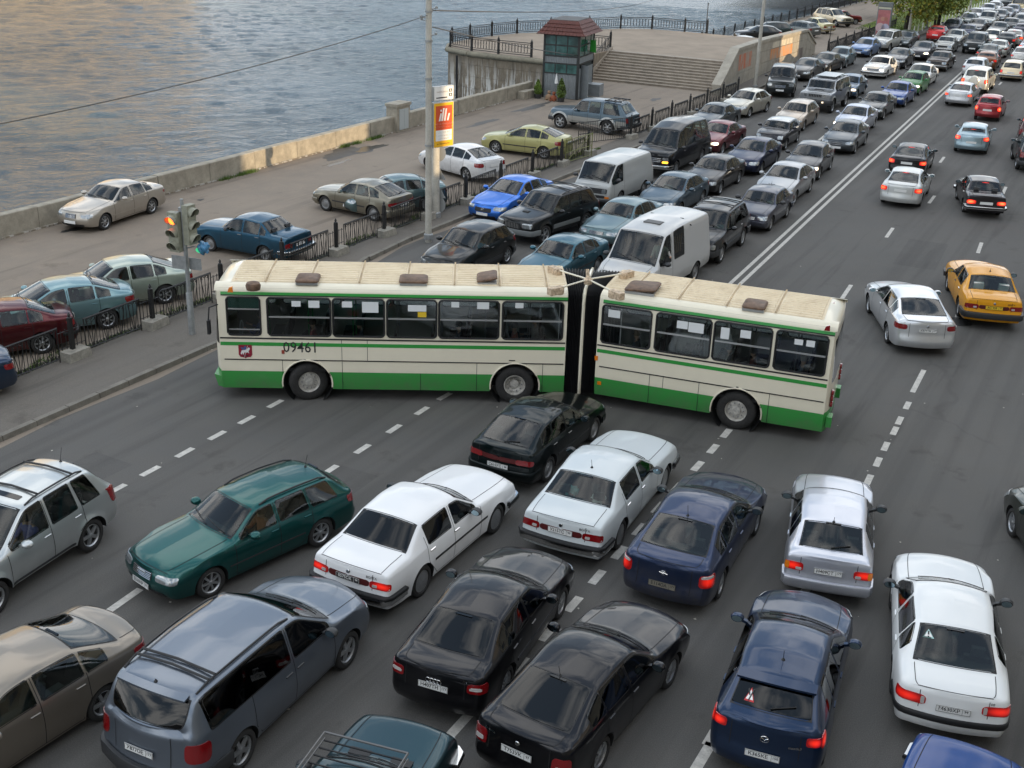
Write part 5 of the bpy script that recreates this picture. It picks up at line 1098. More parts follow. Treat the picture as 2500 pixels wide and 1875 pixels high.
# tiled mansard
rf=MB(); e=.42; z0,z1=3.95,4.78; ins=.25
lo_=[(-e,-e),(BW+e,-e),(BW+e,BD+e),(-e,BD+e)]; hi_=[(ins,ins),(BW-ins,ins),(BW-ins,BD-ins),(ins,BD-ins)]
rf.hexa([(x,y,z0) for x,y in lo_],[(x,y,z1) for x,y in hi_]); r_=rf.build('roof',M_tile,bth)
for side in(0,1):
    A0,A1=np.array(lo_[side]),np.array(lo_[side+1]);B0,B1=np.array(hi_[side]),np.array(hi_[side+1]); NT=13 if side==0 else 15
    for i in range(NT):
        for j in range(4):
            f0,f1=j/4,(j+1)/4; 
            def q(t_,f,up): lo2=A0+(A1-A0)*t_; hi2=B0+(B1-B0)*t_; p=lo2+(hi2-lo2)*f; nrm=np.array([0,-1]) if side==0 else np.array([1,0]); return (p[0]+nrm[0]*up*.8,p[1]+nrm[1]*up*.8,z0+(z1-z0)*f+up*.5)
            t0,t1=i/NT+.004,(i+1)/NT-.004; tb=MB(); tb.hexa([q(t0,f0,0),q(t1,f0,0),q(t1,f1,0),q(t0,f1,0)],[q(t0,f0,.06),q(t1,f0,.06),q(t1,f1,.02),q(t0,f1,.02)]); tb.build('tile',M_tile,r_)
b=MB(); b.box(ins,BW-ins,ins,BD-ins,4.78,4.82); b.build('roof_top',solid('roof_felt',(.12,.12,.12),.9,var=.3),bth)
b=MB(); b.prism([(.75,-.035),(1.05,-.035),(.92,-.045)],0,0) ; 
b=MB(); b.lathe([(.13,.95),(.10,1.15),(.03,1.5),(.01,1.58)],8,c=(.95,-.12,0),cap=True); o=b.build('folded_parasol',solid('parasol_white',(.7,.7,.68),.7),None,True); o.parent=None
o.location=bth.location; o.rotation_euler=bth.rotation_euler; tag(o,'small white folded parasol hung on the grey booth wall','parasol')
b=MB(); b.add([(BW+.10,2.0,2.8),(BW+.55,1.9,2.75),(BW+.50,1.9,3.5),(BW+.12,2.0,3.5),(BW+.10,2.04,2.8),(BW+.55,1.94,2.75),(BW+.50,1.94,3.5),(BW+.12,2.04,3.5)],[(0,1,2,3),(7,6,5,4),(0,4,5,1),(1,5,6,2),(2,6,7,3),(3,7,4,0)]); b.tube([(BW+.02,2.0,3.5),(BW+.55,1.92,3.55)],.015,4); o=b.build('green_flag',solid('flag_green',(.03,.28,.03),.7)); o.location=bth.location; o.rotation_euler=bth.rotation_euler; tag(o,'bright green flag hanging at the upper corner of the guard booth','flag')
# shrubs and clutter at the booth
def leaf_cloud(name,pts_fn,n,size,mat,parent=None,seed=1,**k):
    r=np.random.default_rng(seed); C_=pts_fn(r,n); a=r.normal(size=(n,3)); a/=np.linalg.norm(a,axis=1,keepdims=True); c=np.cross(a,r.normal(size=(n,3))); c/=np.linalg.norm(c,axis=1,keepdims=True)+1e-9
    s_=size*(.6+.8*r.random((n,1))); V=np.stack([C_-a*s_,C_+c*s_*.5,C_+a*s_,C_-c*s_*.5],1).reshape(-1,3); F=np.arange(4*n).reshape(n,4)
    me=bpy.data.meshes.new(name); me.vertices.add(4*n); me.vertices.foreach_set('co',V.ravel()); me.loops.add(4*n); me.loops.foreach_set('vertex_index',F.ravel()); me.polygons.add(n); me.polygons.foreach_set('loop_start',np.arange(n)*4); me.update(); me.materials.append(mat)
    return link(name,me,parent,**k)
def m_leaf(name,c,v=.5,sc=1.2):
    m,t,b=nodes(name); f=noise(t,sc,4,.6,'Pos'); g=noise(t,9,2,.5,'Pos'); col=ramp(t,f,[(.3,tuple(x*(1-v) for x in c)),(.7,tuple(x*(1+v) for x in c))]); col=mixc(t,.5,col,ramp(t,g,[(.3,(.6,)*3),(.7,(1.4,)*3)]),'MULTIPLY')
    t.links.new(col,b.inputs['Base Color']); b.inputs['Roughness'].default_value=.6; b.inputs['Transmission Weight'].default_value=0; b.inputs['Subsurface Weight'].default_value=.0
    return m
M_leafc=m_leaf('conifer_leaf',(.10,.16,.02)); M_leaft=m_leaf('tree_leaf',(.14,.18,.022),.6,.8); M_leafy=m_leaf('tree_leaf_yellow',(.28,.23,.02),.5,.8); M_bark=solid('bark',(.03,.025,.018),.9,var=.4,vs=8)
def conifer(s,n,h,r,label):
    root=empty('small_conifer',(*SN(s,n),ZP),0,label,'shrub')
    b=MB(); b.lathe([(.01,0),(.20,0),(.24,.28),(.20,.28),(.01,.26)],12); b.build('pot',solid('pot_dark',(.03,.03,.03),.6),root,True)
    b=MB(); b.tube([(0,0,.2),(0,0,h*.8)],.03,5,r2=.01); b.build('stem',M_bark,root)
    def f(q,n_): 
        z=q.random(n_)**1.2; a=q.random(n_)*6.283; rr=r*np.sqrt(q.random(n_))*np.interp(z,[0,.25,.6,1],[.6,1,.8,.05]); return np.stack([rr*np.cos(a),rr*np.sin(a),.22+z*(h-.2)],1)
    leaf_cloud('foliage',f,1300,.055,M_leafc,root,seed=int(h*100))
conifer(68.2,35.05,1.15,.27,'small round conifer in a pot at the left end of the booth wall'); conifer(67.9,33.25,1.42,.32,'taller pointed conifer in a pot at the right corner of the booth')
for (s,n,c,lab) in((68.1,34.2,(.28,.18,.11),'tan plush bear sitting against the booth between the shrubs'),(67.9,33.75,(.25,.07,.03),'orange-brown garden figure standing by the booth between the shrubs')):
    b=MB(); b.lathe([(.01,0),(.17,.03),(.2,.15),(.15,.32),(.06,.38)],10); b.lathe([(.01,.36),(.09,.40),(.12,.47),(.08,.55),(.01,.58)],10)
    for q in(-1,1): b.lathe([(.01,0),(.035,.02),(.01,.05)],6,c=(q*.08,0,.54)); b.tube([(q*.13,0,.30),(q*.22,-.08,.16)],.04,6); b.tube([(q*.09,-.05,.07),(q*.13,-.26,.05)],.05,6)
    o=b.build('garden_figure',solid('figure%d'%int(c[0]*100+c[1]*10),c,.8),None,True); o.location=(*SN(s,n),ZP); o.rotation_euler=(0,0,ANG-math.pi/2); tag(o,lab,'figure')
# ---------------- poles, signs, lights
def pole(name,px,py,h,r0,r1,mat,label,cat='pole',band=True):
    g=G(px,py,ZP); root=empty(name,(g[0],g[1],ZP),0,label,cat); b=MB(); b.tube([(0,0,-.2),(0,0,h)],r0,14,r2=r1); b.build('shaft',mat,root,True,50)
    b=MB(); b.lathe([(r0+.05,0),(r0+.05,.18),(r0+.005,.22)],14); b.build('collar',M_galv,root,True)
    return root
p1=pole('street_pole',1046,583,12.5,.125,.095,M_pole,'tall pale pole carrying the bank sign and overhead wires beside the fence')
for z in(3.5,5.9,7.2,8.2): b=MB(); b.lathe([(.125,z),(.14,z),(.14,z+.07),(.125,z+.07)],12); b.build('clamp',M_galv,p1)
for z,a in((8.0,200),(8.3,20),(7.4,30),(7.9,160)):
    b=MB(); b.tube([(0,0,z),(.28*math.cos(R(a)),.28*math.sin(R(a)),z+.05)],.018,5); b.lathe([(.01,0),(.05,.01),(.05,.08),(.01,.1)],8,c=(.28*math.cos(R(a)),.28*math.sin(R(a)),z+.02)); b.build('insulator',M_galv,p1)
p2=pole('street_pole',1063,529,4.5,.17,.15,M_pole,'shorter thick pole behind the bank sign with backs of road signs')
for z,rr,k in((2.55,.36,'round'),(1.7,.42,'tri'),(.95,.42,'tri'),(.45,.36,'round')):
    b=MB(); n=24 if k=='round' else 3; a0=ANG+math.pi/2
    pts=[(rr*math.cos(2*math.pi*i/n+math.pi/2),rr*math.sin(2*math.pi*i/n+math.pi/2)) for i in range(n)]; dx,dy=math.cos(ANG-math.pi/2+.25),math.sin(ANG-math.pi/2+.25); nx,ny=-dy,dx
    V=[(dx*x+nx*q,dy*x+ny*q,z+y) for q in(.19,.205) for x,y in pts]; b.add(V,[tuple(range(n)),tuple(range(n,2*n))[::-1]]+[(i,(i+1)%n,n+(i+1)%n,n+i) for i in range(n)]); o=b.build('road_sign_back',solid('sign_back_grey',(.33,.34,.34),.5,.3),p2)
# bank light box
sg=empty('bank_sign',(p1.location[0],p1.location[1],ZP),R(43),'illuminated-style bank advertising box with red logo panel on the tall pole','sign')
def plate(x0,x1,z0,z1,y,mat,nm,th=.004,par_=sg): b=MB(); b.box(x0,x1,y-th,y,z0,z1); return b.build(nm,mat,par_)
b=MB(); b.box(.16,1.10,-.09,.09,3.42,5.05); b.build('light_box',solid('sign_case',(.5,.5,.48),.5),sg)
M_yel=solid('sign_yellow',(.85,.45,.02),.5); M_red=solid('sign_red',(.60,.085,.03),.5); M_wht=solid('sign_white',(.8,.79,.76),.5)
plate(.18,1.08,3.44,5.03,-.091,M_yel,'yellow_panel'); plate(.26,1.02,4.05,4.93,-.096,M_red,'red_panel'); plate(.26,1.02,3.66,4.05,-.096,M_wht,'white_panel')
for i,(x,h) in enumerate(((.44,.28),(.56,.46),(.68,.44),(.82,.26))):
    b=MB(); b.hexa([(x-.05,-.104,4.38),(x+.03,-.104,4.38),(x+.03,-.097,4.38),(x-.05,-.097,4.38)],[(x+.03,-.104,4.38+h),(x+.10,-.104,4.38+h),(x+.10,-.097,4.38+h),(x+.03,-.097,4.38+h)]); b.build('logo_stroke',M_wht,sg)
b=MB(); b.lathe([(.04,-.104),(.04,-.097)],10,c=(.50,0,4.76),axis='y',cap=True); b.build('logo_dot',M_wht,sg)
def sgtext(tx,x,z,size,mat,y=-.1,par_=sg):
    me=text_mesh(tx,size,mat); me.transform(Matrix(((1,0,0,x),(0,0,1,y),(0,1,0,z),(0,0,0,1)))); link('lettering',me,par_)
sgtext('МЕЖДУНАРОДНЫЙ',.64,4.27,.082,M_wht,-.1); sgtext('МОСКОВСКИЙ БАНК',.64,4.16,.078,M_wht,-.1)
sgtext('ОТДЕЛЕНИЕ',.64,3.96,.09,M_ink); sgtext('Космодамианская',.64,3.85,.082,M_ink); sgtext('набережная',.64,3.74,.082,M_ink); sgtext('м. Павелецкая',.62,3.55,.085,M_ink)
s2=empty('direction_sign',(p1.location[0],p1.location[1],ZP),R(43),'small white notice board mounted above the bank sign on the tall pole','sign')
b=MB(); b.box(.18,1.10,-.08,.08,5.12,5.62); b.build('case',solid('sign_case',(.5,.5,.48),.5),s2); plate(.20,1.08,5.14,5.60,-.081,M_wht,'board',par_=s2)
b=MB(); b.box(.28,.80,-.088,-.086,5.20,5.24); b.build('rule_line',M_ink,s2)
for z in(5.30,5.46): b=MB(); b.box(.88,1.02,-.088,-.086,z-.055,z+.055); o=b.build('pictogram',M_ink,s2); b=MB(); b.hexa([(.91,-.092,z-.03),(.99,-.092,z-.03),(.99,-.09,z-.03),(.91,-.09,z-.03)],[(.94,-.092,z+.04),(.96,-.092,z+.04),(.96,-.09,z+.04),(.94,-.09,z+.04)]); b.build('arrow',M_wht,o)
sgtext('НАБЕРЕЖНАЯ',.56,5.42,.075,solid('sign_brown',(.25,.15,.08),.5),-.086,s2)
# other posts
pole('street_pole',1843,215,10,.13,.09,M_pole,'tall grey pole on the pavement in front of the ramp wall')
pole('street_pole',2218,84,13,.14,.10,M_pole,'tall pale pole among the trees at the edge of the lawn')
pole('street_pole',2261.5,69,4.6,.10,.10,M_galv,'shorter light grey pole between tree trunks beside the lawn')
pole('street_pole',2365,37,10,.12,.08,M_pole,'distant thin pole on the lawn beyond the red hatchback')
for (s,n,z,h,lab) in((97.3,34.5,ZT,2.3,'thin lamp post on the corner of the terrace railing'),(104.8,26.0,ZP,2.2,'thin iron post with a round cap at the start of the far fence')):
    g=SN(s,n); rt_=empty('thin_post',(g[0],g[1],z),0,lab,'post'); b=MB(); b.tube([(0,0,0),(0,0,h)],.035,6); b.build('shaft',M_iron,rt_); b=MB(); b.lathe([(.01,h),(.09,h+.05),(.02,h+.14)],8); b.build('cap',M_iron,rt_,True)
# ---- traffic light
g=G(469.6,815,ZP); tl=empty('traffic_light',(g[0],g[1],ZP),0,'traffic light showing red on a grey pole on the pavement near the bus','traffic light')
M_tlc=solid('signal_case_khaki',(.26,.26,.20),.6,var=.2,vs=6); M_tld=solid('signal_inner',(.035,.035,.02),.5)
b=MB(); b.tube([(0,0,0),(0,0,4.02)],.075,12,r2=.05); b.build('pole',M_galv,tl,True,50); b=MB(); b.lathe([(.095,0),(.095,1.25),(.078,1.3)],12); b.build('pole_sleeve',M_galv,tl,True)
def head3(x,y,rz,z0,lit,side=1):
    h=empty('signal_head',(x,y,z0),rz); h.parent=tl; b=MB(); b.box(-.17,.17,-.02,.18,0,1.14); b.build('case',M_tlc,h)
    for k,z in enumerate((.93,.56,.19)):
        b=MB(); b.lathe([(.001,-.03),(.125,-.03),(.13,-.02)],20,c=(0,0,z),axis='y'); b.build('lens',solid('signal_red_lit',(.8,.05,.01),.3,em=(1,.09,.01),es=4.5) if (k==0 and lit) else M_tld,h)
        V=[];n=15
        for i in range(n):
            t_=R(-35)+R(250)*i/(n-1)
            dep=.17*math.sin(math.pi*(i/(n-1)))**.5+.02
            V+=[(.145*math.cos(t_),-.02,z+.145*math.sin(t_)),(.15*math.cos(t_),-.02-dep,z+.15*math.sin(t_)-.03)]
        V2=[(x_*1.06,y_,z+(z_-z)*1.06) for x_,y_,z_ in V]; o=len(V); F=[(2*i,2*i+1,2*i+3,2*i+2) for i in range(n-1)]; F+= [tuple(o+q for q in f[::-1]) for f in F]+[(2*i+1,o+2*i+1,o+2*i+3,2*i+3) for i in range(n-1)]
        b=MB(); b.add(V+V2,F); b.build('visor',M_tlc,h,True,40)
    return h
head3(-.28,-.08,R(-22),2.5,True); head3(.24,-.02,R(62),2.72,False)
b=MB(); b.box(-.10,.12,-.06,.08,3.66,3.78); b.tube([(-.3,0,3.62),(.25,0,3.70)],.02,5); b.tube([(-.3,0,2.52),(.28,0,2.66)],.02,5); b.build('bracket',M_galv,tl)
sb=empty('sign_back',(g[0],g[1],ZP),R(-18),'flat grey sign plate fixed to the traffic light pole below the signals','sign'); b=MB(); b.box(-.42,.05,-.10,-.085,1.98,2.38); b.build('plate',M_galv,sb); b=MB(); b.box(.02,.42,.09,.105,1.95,2.3); b.build('plate',M_galv,sb)
rr_=np.random.default_rng(3); bmx=bmesh.new(); bmesh.ops.create_icosphere(bmx,subdivisions=3,radius=.16)
for v in bmx.verts: k=1+.35*math.sin(v.co.x*40+v.co.z*25)*.6+rr_.normal()*.05; v.co*=k; v.co.z*=1.15
me=bpy.data.meshes.new('plastic_bag'); bmx.to_mesh(me); bmx.free(); me.materials.append(solid('bag_blue',(.06,.20,.36),.25,var=.5,vs=9)); bag=link('plastic_bag',me,None,'crumpled blue plastic bag hooked on the side of the traffic light','bag'); q=RP(497,605,(g[0],g[1],0),(0,1,0)); bag.location=tuple(q)
b=MB(); b.lathe([(.001,0),(.12,.0),(.13,-.05)],16,axis='y'); o=b.build('loose_green_lens',solid('green_lens',(.03,.45,.20),.3,em=(.1,.9,.4),es=.25),tl); q=RP(487,611,(g[0],g[1]-.1,0),(0,1,0)); o.location=(q[0]-g[0],q[1]-g[1],q[2]-ZP); o.rotation_euler=(R(-10),R(20),R(35)); o.scale=(1,1,.6)
# ---- overhead wires
pl=np.array([p1.location[0],p1.location[1],0])
def wire(a,b_,sag,label,r=.018,grp='overhead wires'):
    a=np.array(a,float);b_=np.array(b_,float); pts=[]
    for t_ in np.linspace(0,1,24): p=a+(b_-a)*t_; p[2]-=sag*4*t_*(1-t_); pts.append(p)
    q=MB(); q.tube(pts,r,5); o=q.build('overhead_wire',M_wire,None,True,60); tag(o,label,'wire',grp)
nv=np.array([N2[0],N2[1],0])
def wp(px,py,s=None): return RP(px,py,pl,nv)
A=wp(1049,36); e=wp(0,273); e2=A+(e-A)*1.35; wire(A,e2,.35,'dark overhead wire running left from the tall pole across the river view',.013)
A=wp(1053,25); far=RP(1565,0,(*SN(150,25),0),(0,1,0)); e2=RP(2000,-60,(*SN(150,25),0),(0,1,0)); q=A+(far-A)*1.0; wire(A,q+(q-A)*.25,.6,'dark overhead wire running right from the tall pole above the bastion',.024)
A=wp(1056,66); q=np.array([*SN(69.2,32.9),ZP+2.75]); wire(A,q,.10,'pale cable from the tall pole down to the guard booth',.02)
# kiosk poster box
k0,k1=G(2134,96,ZP),G(2168,99,ZP); kc=(k0+k1)/2; ka=math.atan2(k1[1]-k0[1],k1[0]-k0[0]); kd=empty('poster_lightbox',(kc[0],kc[1],ZP),ka,'tall advertising light box with a pink picture of two people beside the far fence','billboard')
kw=np.linalg.norm(k1-k0)/2
b=MB(); b.box(-kw,kw,-.15,.15,0,3.1); b.box(-kw,kw,-.18,.18,3.1,3.45); b.build('case',solid('lightbox_case',(.16,.17,.17),.5),kd); b=MB(); b.box(-kw*.86,kw*.86,-.158,-.151,.35,2.75); b.build('poster',solid('poster_pink',(.38,.13,.13),.5,var=.3,vs=1.2),kd)
for x,z,c,s_ in((-.35,1.15,(.50,.36,.36),.42),(.38,1.15,(.42,.40,.50),.38),(-.12,1.95,(.45,.22,.16),.20),(.35,1.95,(.35,.14,.10),.18)):
    b=MB(); b.lathe([(.001,-.165),(s_,-.165),(s_,-.16)],16,c=(x*kw,0,z),axis='y'); o=b.build('poster_figure',solid('poster_fig%d'%int(s_*100),c,.5),kd); 
b=MB(); b.box(-kw*.9,kw*.9,-.165,-.155,2.85,3.0); b.build('sign_strip',solid('strip_cream',(.5,.48,.36),.5),kd)
# ---------------- puddles, weeds, grass along the fence
def blob(name,cs,z,mat,seed,parent):
    r=np.random.default_rng(seed); (x0,y0),(rx,ry),a=cs; n=40; ph=r.random(4)*6; V=[]
    for i in range(n):
        t_=2*math.pi*i/n; k=1+.18*math.sin(3*t_+ph[0])+.12*math.sin(5*t_+ph[1])+.07*math.sin(9*t_+ph[2]); p=np.array([rx*k*math.cos(t_),ry*k*math.sin(t_)]); V.append((x0+p[0]*math.cos(a)-p[1]*math.sin(a),y0+p[0]*math.sin(a)+p[1]*math.cos(a),z))
    link(name,mesh(name,V,[tuple(range(n))],mat),parent)
M_wet=solid('wet_patch',(.035,.033,.03),.18,var=.3,vs=2); M_damp=solid('damp_patch',(.06,.055,.048),.6,var=.3,vs=2); M_oil=solid('oil_stain',(.03,.028,.025),.55,var=.3,vs=3)
for k,(x,y,rx,ry,m_) in enumerate(((850,372,1.9,.75,M_damp),(905,362,1.2,.35,M_wet),(822,398,.95,.22,M_wet),(1300,262,2.2,.35,M_damp),(180,560,.55,.20,M_oil),(170,562,.2,.1,M_oil),(1600,243,.7,.25,M_oil),(1180,300,1.6,.25,M_damp),(490,488,.18,.1,M_oil))):
    c=G(x,y,ZP); blob('wet_patch' if m_ is M_wet else 'stain',((c[0],c[1]),(rx,ry),ANG),ZP+.006+k*.0006,m_,k,quay)
mh=G(2341,786); b=MB(); b.lathe([(.001,.012),(.30,.012),(.31,.0)],24); b.lathe([(.34,0),(.34,.02),(.40,.02),(.41,0)],24); o=b.build('manhole_cover',M_iron,None,True); o.location=(*mh,.002); tag(o,'round iron manhole cover in the road behind the yellow taxi','manhole cover')
def blades(name,cent,n,h,seed,label=None,mat=M_grass):
    r=np.random.default_rng(seed); c=cent(r,n); a=r.random(n)*6.283; hh=h*(.5+r.random(n)); ln=r.normal(size=(n,2))*h*.35; wd=.012
    V=np.zeros((n,3,3)); V[:,0,:2]=c+np.stack([np.cos(a),np.sin(a)],1)*wd; V[:,1,:2]=c-np.stack([np.cos(a),np.sin(a)],1)*wd; V[:,2,:2]=c+ln; V[:,:2,2]=ZP; V[:,2,2]=ZP+hh
    me=bpy.data.meshes.new(name); me.vertices.add(3*n); me.vertices.foreach_set('co',V.ravel()); me.loops.add(3*n); me.loops.foreach_set('vertex_index',np.arange(3*n)); me.polygons.add(n); me.polygons.foreach_set('loop_start',np.arange(n)*3); me.update(); me.materials.append(mat)
    return link(name,me,None,label,'grass',kind='stuff')
def cf(r,n):
    s=r.uniform(14,56,n); k=.5+.5*np.sin(s*1.3)+.3*np.sin(s*3.1); nn=25.0+r.random(n)*.55*np.clip(k,.05,1); return np.outer(s,U2)+np.outer(nn,N2)
blades('verge_grass',cf,9000,.09,4,'thin strip of green grass growing under the black street fence')
def cw_(r,n):
    s0=r.choice([39.6,40.6,41.2,48.5,49.5,50.8,51.4],n); s=s0+r.normal(size=n)*.22; nn=35.86+np.abs(r.normal(size=n))*-.10; return np.outer(s,U2)+np.outer(nn,N2)
blades('weeds',cw_,1500,.14,5,'green weeds growing at the foot of the river parapet')
def cl(r,n): s=r.uniform(128,230,n); nn=r.uniform(24,29.5,n); return np.outer(s,U2)+np.outer(nn,N2)
blades('lawn_blades',cl,30000,.16,6,'green grass of the lawn beyond the trees')
# ---------------- trees
def tree(px,py,h,r0,cr,label,seed,lean=0,yel=.15,n=5200,dens=.16):
    g=G(px,py,ZP) if px is not None else py; root=empty('broadleaf_tree',(g[0],g[1],ZP),0,label,'tree'); r=np.random.default_rng(seed); b=MB(); top=(lean,0,h*.62)
    b.tube([(0,0,-.1),(lean*.1,0,h*.2),(lean*.5,0,h*.42),top],r0,8,r2=r0*.55); cl_=[]
    for k in range(9):
        a=r.random()*6.283; z0=h*(.34+.3*r.random()); ln=cr*(.5+.4*r.random()); e=(lean*.6+ln*math.cos(a),ln*math.sin(a),z0+h*(.08+.22*r.random())); b.tube([(lean*.5,0,z0),((lean*.5+e[0])/2,e[1]/2,z0+(e[2]-z0)*.65),e],r0*.32,5,r2=.02); cl_.append(e)
    b.build('trunk',M_bark,root,True,60)
    cs=[]
    for k in range(46):
        a=r.random()*6.283; z=r.random(); rr=cr*math.sqrt(r.random())*math.sin(math.pi*(.15+.8*z)); cs.append((lean*.6+rr*math.cos(a),rr*math.sin(a),h*(.22+.66*z),.5+.75*r.random()))
    cs=np.array(cs)
    def f(q,n_): i=q.integers(0,len(cs),n_); return cs[i,:3]+q.normal(size=(n_,3))*cs[i,3:4]*.48
    leaf_cloud('crown',f,int(n*(1-yel)),dens,M_leaft,root,seed); leaf_cloud('crown',f,int(n*yel),dens,M_leafy,root,seed+50)
for a in ((2208,82,8.5,.24,3.4,'dark broadleaf tree leaning over the pavement beside the poster box',11,1.2,.3),(2289,68,9,.20,3.6,'tree with a dark straight trunk at the edge of the lawn',12,.4,.2),(2281,72,8.5,.15,2.6,'thinner dark trunk leaning next to the straight one',13,-.9,.2),
          (2150,45,8,.16,3.2,'leafy tree behind the poster box near the far railing',14,0,.25),(2105,-12,9,.2,3.8,'tree at the far end of the dark quay',17,0,.2)):
    tree(a[0],a[1],a[2],a[3],a[4],a[5],a[6],lean=a[7],yel=a[8])
def bushy(r,n): a=r.random(n)*6.283; q=np.sqrt(r.random(n)); return np.stack([q*np.cos(a)*1.6,q*np.sin(a)*.8,np.abs(r.normal(size=n))*.28],1)
o=leaf_cloud('low_bush',bushy,1500,.09,M_leafc,None,seed=9); g=G(2188,82,ZP); o.location=(g[0],g[1],ZP); o.rotation_euler=(0,0,ANG); tag(o,'low bright green bush beside the poster box','bush')
bl=MB(); bl.lathe([(.05,0),(.05,.75),(.03,.82),(.001,.83)],8); blm=bl.me('bollard',M_wht,True)
for i in range(22): link('bollard',blm,None,'thin white bollard in the row along the lawn edge','bollard','bollards along the lawn edge',loc=(*SN(127.5+i*2.2,22.95 if i>2 else 23.3),ZP))
# ---------------- buildings: right side of the road (unseen, they cast the evening shade, gaps set for sun streaks) and the far bank
M_fac=solid('facade_ochre',(.40,.33,.22),.8,var=.15,vs=.3); M_fac2=solid('facade_pale',(.48,.43,.34),.8,var=.12,vs=.3); M_win=glass('facade_glass',(.03,.04,.05))
def building(s0,s1,n0,n1,h,mat,label,river=False):
    root=empty('office_block',(*SN((s0+s1)/2,(n0+n1)/2),0),0,label,'building'); o_=np.array(root.location[:2]); b=MB(); b.prism([tuple(SN(s,n)-o_) for s,n in((s0,n0),(s1,n0),(s1,n1),(s0,n1))],-3,h); b.build('walls',mat,root)
    b=MB(); b.prism([tuple(SN(s,n)-o_) for s,n in((s0-.3,n0-.3),(s1+.3,n0-.3),(s1+.3,n1+.3),(s0-.3,n1+.3))],h,h+.5); b.build('cornice',mat,root)
    nf=n1 if not river else n0; sg_=1 if not river else -1; w_=MB()
    for z in np.arange(1.4,h-2,3.4):
        for s in np.arange(s0+1.5,s1-1.6,3.2): 
            c=[tuple(SN(s,nf+sg_*.0)-o_),tuple(SN(s+1.5,nf)-o_),tuple(SN(s+1.5,nf+sg_*.04)-o_),tuple(SN(s,nf+sg_*.04)-o_)]; w_.prism(c if sg_<0 else c,z,z+1.9)
    if w_.V: tag(w_.build('windows',M_win,root),kind='stuff')
building(-60,23.0,-26,-12,24,M_fac,'ochre office block on the right side of the road, outside the picture')
building(23.0,36.8,-26,-12,7.35,M_fac2,'low pale wing between two office blocks, outside the picture')  # added out of view, its height lets sun reach only the parapet
building(36.8,78.5,-26,-12,26,M_fac2,'long pale office block on the right side of the road, outside the picture')
building(78.5,87.2,-26,-12,3.4,M_fac,'low gatehouse between office blocks, outside the picture')  # added out of view, kept low so sun crosses the far road
building(87.2,260,-28,-14,25,M_fac,'far ochre block on the right side of the road, outside the picture')
building(132,160,186,204,58,solid('far_facade_golden',(.74,.57,.32),.8,var=.1,vs=.2),'tall sandy block on the far bank of the river, outside the picture',True)  # far-bank blocks: unseen, shaped and toned for the golden sheen on the water
building(165,180,190,206,38,solid('far_facade_golden',(.60,.47,.28),.8),'narrow sandy block on the far bank of the river, outside the picture',True)
building(185,204,190,206,19,solid('far_facade_golden',(.60,.47,.28),.8),'lowest sandy block on the far bank of the river, outside the picture',True)
link('far_bank',mesh('far_bank',[(*SN(-300,178),-1),(*SN(900,178),-1),(*SN(900,600),-1),(*SN(-300,600),-1)],[(0,1,2,3)],M_quay),kind='structure')
# ------------------------------------------------------------ vehicles
PC={}
def pc(c,metal=.35,rough=.3,dirt=.12):
    if metal>.3: c=tuple(min(.9,x*1.3) for x in c)
    k=tuple(c)+(metal,dirt)
    if k not in PC: PC[k]=paint('car_paint_%d'%len(PC),c,metal,rough,dirt)
    return PC[k]
SILV=(.42,.43,.44); LSIL=(.50,.51,.51); DGREY=(.06,.062,.066); BLK=(.010,.010,.012); NAVY=(.012,.020,.055); WHT=(.72,.73,.73); GRY=(.16,.165,.17)
def solve(s,anch,head):
    F,Rr,wf,wr,W,d=s.F,s.R,s.wf,s.wr,s.d['W']/2-.03,s.d
    zh=float(s.I(s.F-.03,s.zr))
    loc=dict(FL=(wf,W,0),FR=(wf,-W,0),RL=(wr,W,0),RR=(wr,-W,0),RWC=(wr-.1,0,0),FWC=(wf+.1,0,0),FB=(F,0,.25),RB=(Rr,0,.28),FC=(F+s.B*.5,0,zh),RC=(Rr-.05,0,.48),FCL=(F-.05,W*.80,zh),FCR=(F-.05,-W*.80,zh),
        BFL=(F-.15,W-.08,.25),BRL=(Rr+.12,W-.08,.28),BRR=(Rr+.12,-W+.08,.28),RFC=((d['hd']+d['rr'])/2,0,d['H']),DKR=(Rr+.05,0,float(s.I(Rr+.05,s.zt))))
    pts=[(np.array(loc[c]),G(x,y,loc[c][2])) for c,x,y in anch]
    if head is None:
        (a,A),(b,B)=pts[0],pts[1]; dl=a[:2]-b[:2]; dw=A-B; head=math.atan2(dw[1],dw[0])-math.atan2(dl[1],dl[0])
    else: head=R(head)
    c,s_=math.cos(head),math.sin(head); ps=[A-np.array([a[0]*c-a[1]*s_,a[0]*s_+a[1]*c]) for a,A in pts]
    return np.mean(ps,axis=0),head
CARS=[]; SH={}
def car(model,col,anch,head,label,cat='car',group=None,lod=0,name='car',lit=0,hl=0,metal=.7,dirt=.12,roll=0,**over):
    d=MD[model]; key=(model,lod) if not over else None
    if key and key in PROTO:
        src,s=PROTO[key]; root=copy_tree(src,None); root.name=name
    else:
        dd=dict(d); dd.update(over); root,s=make_car(name,dd,lod)
        if key: PROTO[key]=(root,s)
    pm=pc(col,metal,dirt=dirt); roles=dict(paint=pm)
    for o in root.children_recursive:
        setrole(o,roles)
        if o.get('role') in('tail','head') and len(o.material_slots): o.material_slots[0].link='OBJECT'; o.material_slots[0].material=(M_brake if lit>1 else M_tail_lit if lit else M_tail) if o['role']=='tail' else (M_headlit if hl else M_head)
        if o.get('role')=='cb': o.material_slots[0].link='OBJECT'; o.material_slots[0].material=M_brake if lit>1 else M_tint
    p,h=solve(s,anch,head); root.location=(p[0],p[1],.002); root.rotation_euler=(0,0,h); tag(root,label,cat,group); CARS.append(root); SH[label]=s; return root
